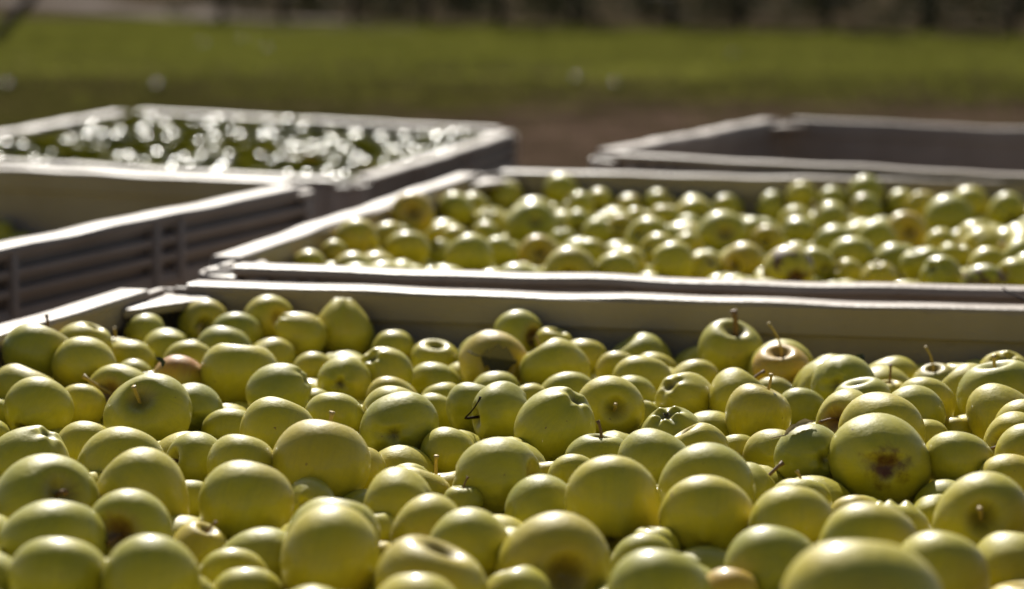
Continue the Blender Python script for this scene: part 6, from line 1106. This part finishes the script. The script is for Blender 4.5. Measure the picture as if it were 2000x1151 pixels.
-1475,4033,485,36,-1266,4155,551,35,-1318,4178,630,31,-970,3329,507,30,-1613,3321,619,31,-1133,2957,456,34,-1483,3336,549,34,-1678,3711,518,34,-1461,3196,617,32,-1512,3433,542,31,-1632,3817,537,35,-1544,3912,586,29,-954,3234,551,30,-1101,4262,517,32,-959,3758,533,33,-1469,3392,516,36,-1275,4087,628,27,-653,3996,459,36,-618,3522,492,31,-647,4001,538,35,
-1136,4267,571,31,-1145,3188,571,34,-1065,3532,526,31,-1229,2934,509,34,-1497,4147,497,33,-721,3653,509,29,-774,3992,517,27,-866,3379,457,37,-848,3691,561,34,-1677,3468,607,29,-1786,3452,561,32,-1298,3751,627,36,-1827,3288,526,32,-668,4132,498,31,-635,3920,458,35,-919,4132,615,33,-1036,4230,500,34,-1698,3622,514,37,-1444,3081,501,34,-1589,3921,619,34,
-1582,3935,477,36,-1344,3306,623,27,-1075,3335,500,32,-764,3632,528,33,-1644,3727,463,38,-1177,2969,492,35,-1733,3217,547,35,-1341,4005,621,36,-1066,4155,582,30,-824,3972,536,31,-1462,3142,602,30,-1629,3564,611,32,-948,3463,563,33,-862,3221,456,33,-969,4073,507,31,-815,3955,474,38,-1120,4313,479,37,-1341,4272,630,30,-968,2829,455,35,-918,2993,455,35,
-1459,3617,599,29,-1171,3252,586,35,-659,4044,489,33,-1706,3193,492,34,-1231,4102,564,31,-579,3901,458,33,-1172,3842,587,34,-1350,3095,610,33,-710,4149,460,32,-1244,3179,594,31,-1141,3754,573,33,-606,3693,457,35,-933,3051,456,30,-1126,3588,607,30,-1108,3498,602,34,-1276,3595,554,36,-1437,3171,554,33,-1020,3816,615,30,-578,3962,458,33,-903,3231,536,32,
-667,4125,555,37,-1261,4180,607,32,-972,4030,620,32,-1420,4337,588,31,-1510,4121,553,31,-1537,3519,614,32,-1104,3710,541,35,-1019,3957,563,30,-1339,3044,542,33,-917,2800,454,29,-921,3491,514,33,-1317,3532,619,33,-1058,4295,612,30,-967,3973,611,32,-1329,3293,546,33,-1211,3122,520,33,-1318,3701,623,31,-1066,3262,576,35,-1027,3369,463,36,-1152,3532,608,34,
-988,3209,498,37,-1230,2932,564,32,-975,3778,602,32,-1028,4177,610,30,-1192,3079,570,35,-867,4212,573,33,-1353,4219,603,37,-1415,3517,614,31,-1146,3097,530,32,-1195,3196,583,28,-674,3668,512,32,-872,3041,455,33,-1264,3633,619,34,-1364,3500,618,30,-1085,4205,546,37,-1729,3144,530,36,-1249,3963,623,32,-1031,3761,613,32,-964,3360,457,32,-1381,4426,587,33,
-1142,4082,620,33,-1679,3703,612,35,-1498,3752,560,31,-1162,4269,515,32,-778,3301,518,31,-1441,3569,610,32,-695,3522,457,33,-1115,3138,561,32,-1189,4245,577,31,-1580,3137,608,32,-1788,3167,551,34,-1108,3252,503,37,-1150,3298,528,37,-1344,3106,538,36,-1221,4362,610,30,-1288,3139,530,33,-1229,4359,533,37,-1540,3321,564,29,-626,4097,485,35,-1168,3237,518,36,
-1359,3528,567,29,-625,3761,501,30,-1118,2940,516,32,-631,3608,494,31,-1228,4245,623,33,-1434,4055,580,34,-1754,3236,480,34,-1827,3182,615,33,-791,3891,459,36,-1065,3801,622,34,-1634,3816,597,33,-819,4196,544,29,-1295,3077,519,35,-1201,3031,572,30,-1378,3565,614,36,-972,2958,455,34,-1566,3970,582,37,-1090,4047,547,31,-1382,4428,526,31,-1011,3778,559,27,
-1657,3322,559,33,-744,3791,497,34,-578,4090,532,35,-1522,3165,609,34,-803,3833,575,32,-929,4050,549,34,-1207,3724,582,33,-1192,3178,514,32,-1180,4342,490,34,-1402,3557,537,34,-1030,3393,579,30,-1342,3374,622,36,-1173,3426,509,35,-1648,3202,610,33,-1503,3221,616,33,-521,3755,457,31,-901,3826,459,35,-692,4040,552,29,-742,3839,458,36,-895,2941,499,32,
-1510,3705,621,37,-455,3921,496,34,-1596,3623,613,34,-1282,3835,576,30,-472,4036,458,34,-1511,3780,623,37,-1547,4018,615,36,-916,3886,598,30,-1683,3171,571,37,-1328,4334,625,37,-1367,4095,567,35,-1144,4328,540,32,-433,3966,495,31,-1263,4292,504,32,-1041,3055,545,34,-1447,3333,623,34,-1655,3521,605,31,-1699,3673,477,29,-1013,2936,531,32,-1253,4278,577,30,
-1378,3879,619,36,-1065,3975,535,30,-738,3390,456,34,-1498,3650,614,30,-1387,3057,481,35,-1250,3364,555,33,-899,3914,541,31,-1596,3233,551,31,-1074,2958,542,36,-1596,3298,556,34,-915,4235,472,31,-1270,3304,554,33,-648,3719,517,33,-917,3397,497,31,-778,3292,456,38,-1722,3198,610,33,-1724,3446,614,38,-985,4063,570,32,-1229,2987,457,32,-946,3877,538,33,
-598,3865,524,34,-1563,3072,533,33,-1284,3199,551,30,-1114,4314,620,34,-1152,3402,564,31,-1375,3685,617,32,-832,3528,542,34,-1237,4211,557,34,-954,3021,493,27,-1364,3527,491,37,-1407,3959,535,35,-1269,4346,464,38,-1222,3278,601,39,-763,4119,501,32,-1649,3361,619,34,-799,3370,456,35,-1042,3287,519,32,-633,3490,456,32,-1566,3473,583,31,-804,3780,570,33,
-524,4067,458,36,-1412,3644,611,32,-1171,4336,598,35,-889,3856,540,29,-1098,3481,540,32,-1535,3112,570,34,-1105,4257,625,34,-1262,3701,621,33,-797,3420,528,32,-1039,3477,528,32,-854,3084,500,31,-992,3023,456,36,-1022,2932,455,28,-900,3741,515,33,-1523,3617,553,31,-1844,3305,462,36,-1306,3960,622,32,-956,3937,550,31,-748,3348,516,33,-1172,4100,568,33,
-1784,3212,592,35,-1356,3933,601,33,-1341,4360,565,32,-1781,3160,614,31,-1214,3407,551,29,-1405,4026,618,30,-1216,3288,528,33,-899,2837,489,28,-1830,3350,571,31,-812,3883,579,31,-1510,3050,553,33,-1503,3323,619,37,-1881,3210,596,38,-1129,2982,549,29,-901,3443,553,35,-712,3648,457,31,-1551,3875,626,29,-827,4097,585,31,-1168,4000,532,32,-718,3541,515,32,
-1647,3208,526,36,-1612,3258,618,34,-805,3822,459,33,-1365,4300,568,37,-910,4169,568,31,-1167,3634,612,35,-821,4087,520,35,-1616,3091,552,30,-691,3745,529,33,-1395,3973,614,30,-751,3880,508,30,-1026,4057,622,34,-1003,3660,582,34,-1256,3300,477,35,-1285,3057,458,38,-1200,3548,574,28,-1698,3522,511,33,-940,2875,501,36,-1285,3012,593,34,-1008,3458,578,35,
-821,4036,584,37,-1562,3819,627,30,-1471,3042,458,34,-878,4019,531,30,-1447,3865,621,33,-1561,3517,539,34,-1426,3300,559,34,-787,3656,458,31,-1068,4028,611,32,-1631,3597,553,33,-1166,4276,624,34,-1003,3306,457,38,-1032,4110,481,37,-1728,3139,614,32,-1436,4299,626,30,-1334,4413,552,27,-1343,3583,557,34,-1725,3330,569,28,-678,3382,456,33,-1284,3972,542,39,
-1450,4124,568,33,-650,4075,542,30,-818,3173,456,31,-817,3474,500,33,-1398,3131,573,32,-1292,4320,554,35,-1189,3514,536,34,-1357,3204,618,35,-735,4025,565,32,-867,3884,588,30,-1068,3288,457,38,-1454,3688,614,35,-1052,3682,514,36,-1056,4292,486,32,-1396,4261,628,27,-1660,3570,500,32,-983,3612,520,32,-1411,4205,628,33,-892,3554,501,35,-1281,4135,631,28,
-1499,3219,538,35,-1099,4192,618,32,-983,3414,571,32,-1697,3401,617,30,-773,3460,457,35,-871,3326,512,33,-716,3858,550,36,-1427,3924,606,34,-815,3199,508,38,-1509,3970,611,34,-543,3706,457,32,-1077,3071,497,31,-1151,4221,622,32,-881,3686,506,33,-1311,3899,623,35,-1165,4037,580,34,-1094,3298,539,27,-1332,3848,629,32,-687,3800,465,39,-1032,4123,620,33,
-1357,3144,614,32,-1536,3670,575,29,-1127,3352,594,33,-922,4189,633,29,-1635,3158,608,27,-996,3655,495,29,-932,3690,544,34,-1554,3429,616,32,-971,3999,551,37,-1402,3066,552,37,-1220,3138,584,30,-1590,3920,541,34,-1061,3652,571,31,-1128,3093,457,39,-1547,3262,532,33,-1466,3947,561,34,-1019,3879,619,33,-932,3295,457,36,-1076,4081,620,33,-1709,3276,560,33,
-1508,3994,555,30,-1643,3626,472,35,-1013,3834,558,31,-1523,3929,530,36,-1157,3701,609,36,-1388,3430,531,35,-721,3592,513,35,-1001,4263,608,37,-968,4186,549,36,-1288,4387,514,33,-1570,3572,617,31,-795,3941,570,32,-702,3328,456,33,-1323,3459,616,33,-1377,2994,600,32,-1166,4130,623,32,-748,3619,472,28,-827,3622,544,35,-713,3451,456,38,-1180,3075,494,31,
-1252,3916,610,28,-1831,3186,487,35,-721,4008,509,33,-1855,3300,575,27,-1845,3187,549,31,-1350,3472,563,29,-718,3964,459,36,-1123,3439,601,33,-755,3938,502,33,-1597,3679,490,37,-1095,3550,574,30,-1336,3791,560,34,-1392,4017,561,31,-1063,3446,592,36,-1683,3567,577,35,-1470,4198,624,38,-1384,3345,626,31,-1049,4091,557,36,-1220,4306,621,31,-1388,3047,615,33,
-676,3945,504,37,-1332,2977,563,34,-1333,3033,604,34,-1761,3507,534,35,-1247,3523,557,32,-1042,3620,527,28,-1280,3665,563,37,-1504,3578,613,38,-866,4211,516,34,-1167,3484,478,36,-923,4234,590,34,-1241,3760,625,35,-953,3865,460,34,-525,3931,458,32,-801,3230,456,33,-699,3866,491,28,-761,3909,554,27,-524,3864,457,35,-1445,3982,612,33,-789,3994,574,32,
-1329,4107,629,33,-1110,4099,567,31,-1522,4090,502,32,-971,3910,612,35,-1608,3360,571,32,-953,3557,505,35,-1734,3580,611,31,-1290,3014,530,31,-1100,3127,503,33,-1183,3026,512,30,-778,3139,492,32,-755,3460,518,32,-1007,3311,573,35,-1277,4380,577,36,-1286,2958,581,34,-1285,3346,620,36,-1209,4286,475,33,-1033,2899,491,33,-911,3240,481,31,-872,3308,456,35,
-742,3752,547,33,-1172,3771,619,36,-1507,3482,578,33,-958,3847,604,38,-1092,2997,483,33,-1246,4059,592,30,-771,3730,497,34,-923,3786,575,32,-1871,3252,548,32,-1386,4373,619,32,-1110,3428,535,27,-840,3901,514,36,-1206,3881,619,31,-1557,3873,522,33,-600,3850,466,31,-1814,3379,630,35,-984,3268,513,35,-1687,3120,614,30,-1030,3242,481,29,-563,3650,456,29,
-1054,3529,459,29,-1224,3761,534,34,-1050,4229,623,35,-1028,3359,532,33,-1619,3717,619,34,-1561,3987,517,36,-1159,3137,491,30,-1027,2853,455,36,-872,3383,543,39,-1486,4062,545,35,-938,3644,506,35,-1252,3101,554,30,-1383,3626,531,31,-955,3293,561,33,-936,4118,533,35,-1018,4000,618,33,-529,4001,458,36,-848,3251,526,32,-989,4267,491,29,-1293,3290,617,33,
-1373,2996,458,36,-1029,2847,526,31,-654,3792,527,31,-831,3135,498,34,-1559,3291,618,34
]
q_ = np.array(REST, dtype=np.float64).reshape(-1, 4) / 1000.0
nr = np.random.default_rng(3)
protos = [apple_arrays(700 + i, 24, 17, hz=h, taper=t, lump=0.04) for i, (h, t) in enumerate(((0.86, 0.06), (0.9, 0.03), (0.84, 0.08), (0.93, 0.05)))]
VV, FF, LL, TT, SS = [], [], [], [], []
base_ = 0
for i, (x, y, z, r) in enumerate(q_):
    V, Fq, LP = protos[i % 4]
    u = nr.normal(0, 1, 4); u /= np.linalg.norm(u); w_, a_, b_, c_ = u
    M = np.array([[1 - 2 * (b_ * b_ + c_ * c_), 2 * (a_ * b_ - c_ * w_), 2 * (a_ * c_ + b_ * w_)], [2 * (a_ * b_ + c_ * w_), 1 - 2 * (a_ * a_ + c_ * c_), 2 * (b_ * c_ - a_ * w_)], [2 * (a_ * c_ - b_ * w_), 2 * (b_ * c_ + a_ * w_), 1 - 2 * (a_ * a_ + b_ * b_)]])
    VV.append(V @ M.T * r * 1.07 + [x, y, z]); FF.append(Fq + base_); LL.append(LP)
    TT.append(np.full(len(V), 0.34 + nr.uniform(-.14, .14))); SS.append(np.full(len(V), nr.random()))
    base_ += len(V)
glint_dark_ = np.concatenate([np.full(len(Fq), 1 if y > 4.9 else 0, dtype=np.int32) for (x, y, z, r), Fq in zip(q_, FF)])
me = fill_mesh('apples', np.concatenate(VV), np.concatenate(FF), {'lpos': ('FLOAT_VECTOR', np.concatenate(LL)), 'vtone': ('FLOAT', np.concatenate(TT)), 'vseed': ('FLOAT', np.concatenate(SS))}, M_APPLE)
me.materials.append(M_APPLE_GLINT_DARK)
me.polygons.foreach_set('material_index', glint_dark_)
o = bpy.data.objects.new('apples', me); COL.objects.link(o)
tag(o, "mass of pale green apples filling the bins beneath and between the others", 'apples', kind='stuff')

# ------------------------------------------------------------------ leaves and twigs among the apples
def loose(name, me, loc, rot, label, cat):
    o = ob(name, me); o.location = loc; o.rotation_euler = [R(a) for a in rot]
    return tag(o, label, cat)
loose('leaf', leaf_mesh('leaf', 0.016, 0.012, 0.6, M_LEAF_DARK, 7), Vector((0.3605, 2.465, 0.7426)), (40, -65, 20), "small dark leaf sticking up at the back wall of the nearest bin", 'leaf')
loose('leaf', leaf_mesh('leaf', 0.012, 0.008, 0.6, M_LEAF_DARK, 8), Vector((-0.3531, 2.386, 0.7551)), (60, 60, 30), "small dark leaf bit under the green apple with the right pucker", 'leaf')
loose('leaf', leaf_mesh('leaf', 0.028, 0.009, 0.3, M_LEAF_PALE, 9), Vector((0.2452, 2.023, 0.7599)), (20, -22, 8), "narrow pale dry leaf beside the apple with the pinkish side hollow", 'leaf')
tw = [Vector((0.5559, 2.7135, 0.7847)), Vector((0.5576, 2.693, 0.783)), Vector((0.5615, 2.6727, 0.7818)), Vector((0.5676, 2.6522, 0.7801)), Vector((0.5802, 2.6319, 0.7791)), Vector((0.596, 2.6221, 0.7817))]
c0 = tw[2].copy()
V_, F_ = tube([p - c0 for p in tw], [.0010, .0014, .0015, .0015, .0014, .0008], 6)
me = mesh_from('twig', V_, F_, True); me.materials.append(M_STEM_DARK)
o = ob('twig', me); o.location = c0
tag(o, "thin dark curved twig hanging over the second bin's front rim at right", 'twig')

# ------------------------------------------------------------------ grass
def grass(name, n, region, h0, h1, mat, seed, label, e0, e1, e2):
    g = np.random.default_rng(seed)
    V, Fc = [], []
    k = 0
    while k < n:
        y = g.uniform(*region); hw = 0.225 * y + 1.2
        x = g.uniform(-hw, hw)
        edge = e0 + e1 * min(1, max(0, (x + 2.2) / 2.6)) + e2 * x + 0.8 * math.sin(0.9 * x + 1.0) + g.normal(0, 2.6)
        k += 1
        if y < edge or y + (x + 4.8) * 0.576 > 39.3: continue
        z = ground_z(x, y)
        for _ in range(4):
            a = g.uniform(0, 6.28); hh = g.uniform(h0, h1); w = g.uniform(.006, .014)
            dx, dy = g.normal(0, .05, 2); lx, ly = g.normal(0, .35, 2) * hh
            b = len(V)
            V += [(x + dx - w * math.cos(a), y + dy - w * math.sin(a), z - .005), (x + dx + w * math.cos(a), y + dy + w * math.sin(a), z - .005), (x + dx + lx, y + dy + ly, z + hh)]
            Fc.append((b, b + 1, b + 2))
    o = ob(name, mesh_from(name, V, Fc), mat)
    return tag(o, label, 'grass', kind='stuff')
grass('grass', 26000, (18.0, 40.0), .03, .085, M_GRASS, 1, "bright green mown grass between the dirt yard and the orchard", 24.0, 0.0, -0.3)
grass('worn_grass', 7000, (12.5, 22.0), .015, .05, M_GRASS_DRY, 2, "thin dull olive grass growing round the bare dirt", 13.6, 4.8, 0.0)

# ------------------------------------------------------------------ orchard
def tree_meshes(seed):
    g = random.Random(seed)
    hgt = g.uniform(2.5, 3.0)
    V, Fc = [], []
    def addtube(path, rad, n=6):
        b = len(V); v, f = tube(path, rad, n)
        V.extend(v); Fc.extend([tuple(b + q for q in ff) for ff in f])
    tr = [(0, 0, -.03), (.02, .01, .4), (-.02, .02, 1.0), (.03, -.02, 1.8), (0, 0, hgt)]
    addtube(tr, [.060, .048, .040, .028, .010])
    tips = []
    for i in range(24):
        z = 0.16 + (hgt - 0.4) * ((i + g.random()) / 24) ** 1.35
        a = i * 2.4 + g.uniform(-.5, .5); ln = (0.62 - 0.16 * z) * g.uniform(.75, 1.2)
        e = (ln * math.cos(a), ln * math.sin(a), z + g.uniform(-.05, .25))
        m = (e[0] * .5, e[1] * .5, z + .06)
        addtube([(0, 0, z), m, e], [.018, .012, .005], 5)
        tips.append((m, e))
    trunk = mesh_from('trunk', V, Fc, True); trunk.materials.append(M_BARK)
    V, Fc = [], []
    for (m, e) in tips:
        for _ in range(3):
            t = g.uniform(.2, 1.15); cx = [m[q] * (1 - t) + e[q] * t for q in range(3)]
            cx[2] += g.uniform(-.18, .12)
            for _ in range(26):
                p = Vector((cx[0] + g.gauss(0, .12), cx[1] + g.gauss(0, .12), max(.12, cx[2] + g.gauss(0, .13))))
                d = Vector((g.gauss(0, 1), g.gauss(0, 1), g.gauss(-.3, .7))).normalized(); s = Vector((g.gauss(0, 1), g.gauss(0, 1), g.gauss(0, 1))).cross(d).normalized()
                ll, ww = g.uniform(.05, .09), g.uniform(.022, .036)
                b = len(V)
                V += [p, p + d * ll * .5 + s * ww, p + d * ll, p + d * ll * .5 - s * ww]
                Fc.append((b, b + 1, b + 2, b + 3))
    crown = mesh_from('crown', V, Fc); crown.materials.append(M_TREE_LEAF)
    return trunk, crown
TREES = [tree_meshes(40 + i) for i in range(4)]
tg = random.Random(5)
def row(p0, d, i0, i1, step, label, group):
    for i in range(i0, i1):
        x, y = p0[0] + d[0] * step * i + tg.uniform(-.12, .12), p0[1] + d[1] * step * i + tg.uniform(-.12, .12)
        tm, cm = TREES[tg.randrange(4)]
        t = empty('orchard_tree', (x, y, ground_z(x, y)), (0, 0, tg.uniform(0, 6.28)))
        s = tg.uniform(.88, 1.12); t.scale = (s * 1.1, s * 1.1, s)
        tag(t, label, 'tree', group)
        child('trunk', tm, t); child('crown', cm, t)
dv = Vector((11.8, -6.8)).normalized()
row((-4.8, 39.9), dv, 0, 14, 1.35, "slim dark leafy orchard tree in the front row beyond the grass", "front row of orchard trees")
row((-3.6, 44.6), dv, 0, 11, 1.70, "slim dark orchard tree in the second row, behind the front row", "second row of orchard trees")

# apples added for sun glints in the grass and on the dirt
GLINT_APPLES = [(-2.91, 19.81, "apple added as a glint in the dark grass at the left"), (0.86, 20.02, "apple added as a glint at the edge of the bare dirt, right of centre"),
        (0.56, 20.92, "apple added as a glint left of the brightest one by the dirt edge"), (-3.44, 30.89, "apple added as a glint in the bright grass, upper left"),
        (-3.65, 28.61, "apple added as a glint in bright grass, left of another at upper left"), (-2.77, 27.46, "apple added as a glint in bright grass, right of another at upper left"),
        (2.33, 25.58, "apple added as a glint in the bright grass at the right"), (-4.18, 20.02, "apple added as a glint in the dark grass at the far left edge")]
for i, (x, y, label) in enumerate(GLINT_APPLES):
    P = Vector((x, y, ground_z(x, y) + 0.038))
    o = bpy.data.objects.new('glint_apple', SHAPES['p'][i % 10]); COL.objects.link(o)
    o.material_slots[0].link = 'OBJECT'; o.material_slots[0].material = M_APPLE_GLINT_DARK
    place(o, P, (0.3 * (i % 3 - 1), 0.5 - 0.2 * (i % 4), 0.8), 0.044, i * 1.3)
    o['seed'] = 0.12; o['tone'] = 0.5
    tag(o, label, 'apple', 'apples added on the ground for their glints')
    child('stem', ST['s'][i % 3], o)

# leaning trellis end post at the far left
V_, F_ = tube([(0, 0, -.15), (.42, .02, .30), (1.35, .06, 1.35), (1.85, .08, 1.95)], [.075, .072, .066, .060], 9)
me = mesh_from('leaning_post', V_, F_, True); me.materials.append(M_POST)
o = ob('leaning_post', me); o.location = (-6.62, 30.2, ground_z(-6.62, 30.2))
tag(o, "dark weathered post leaning to the right at the far left edge of the grass", 'post')
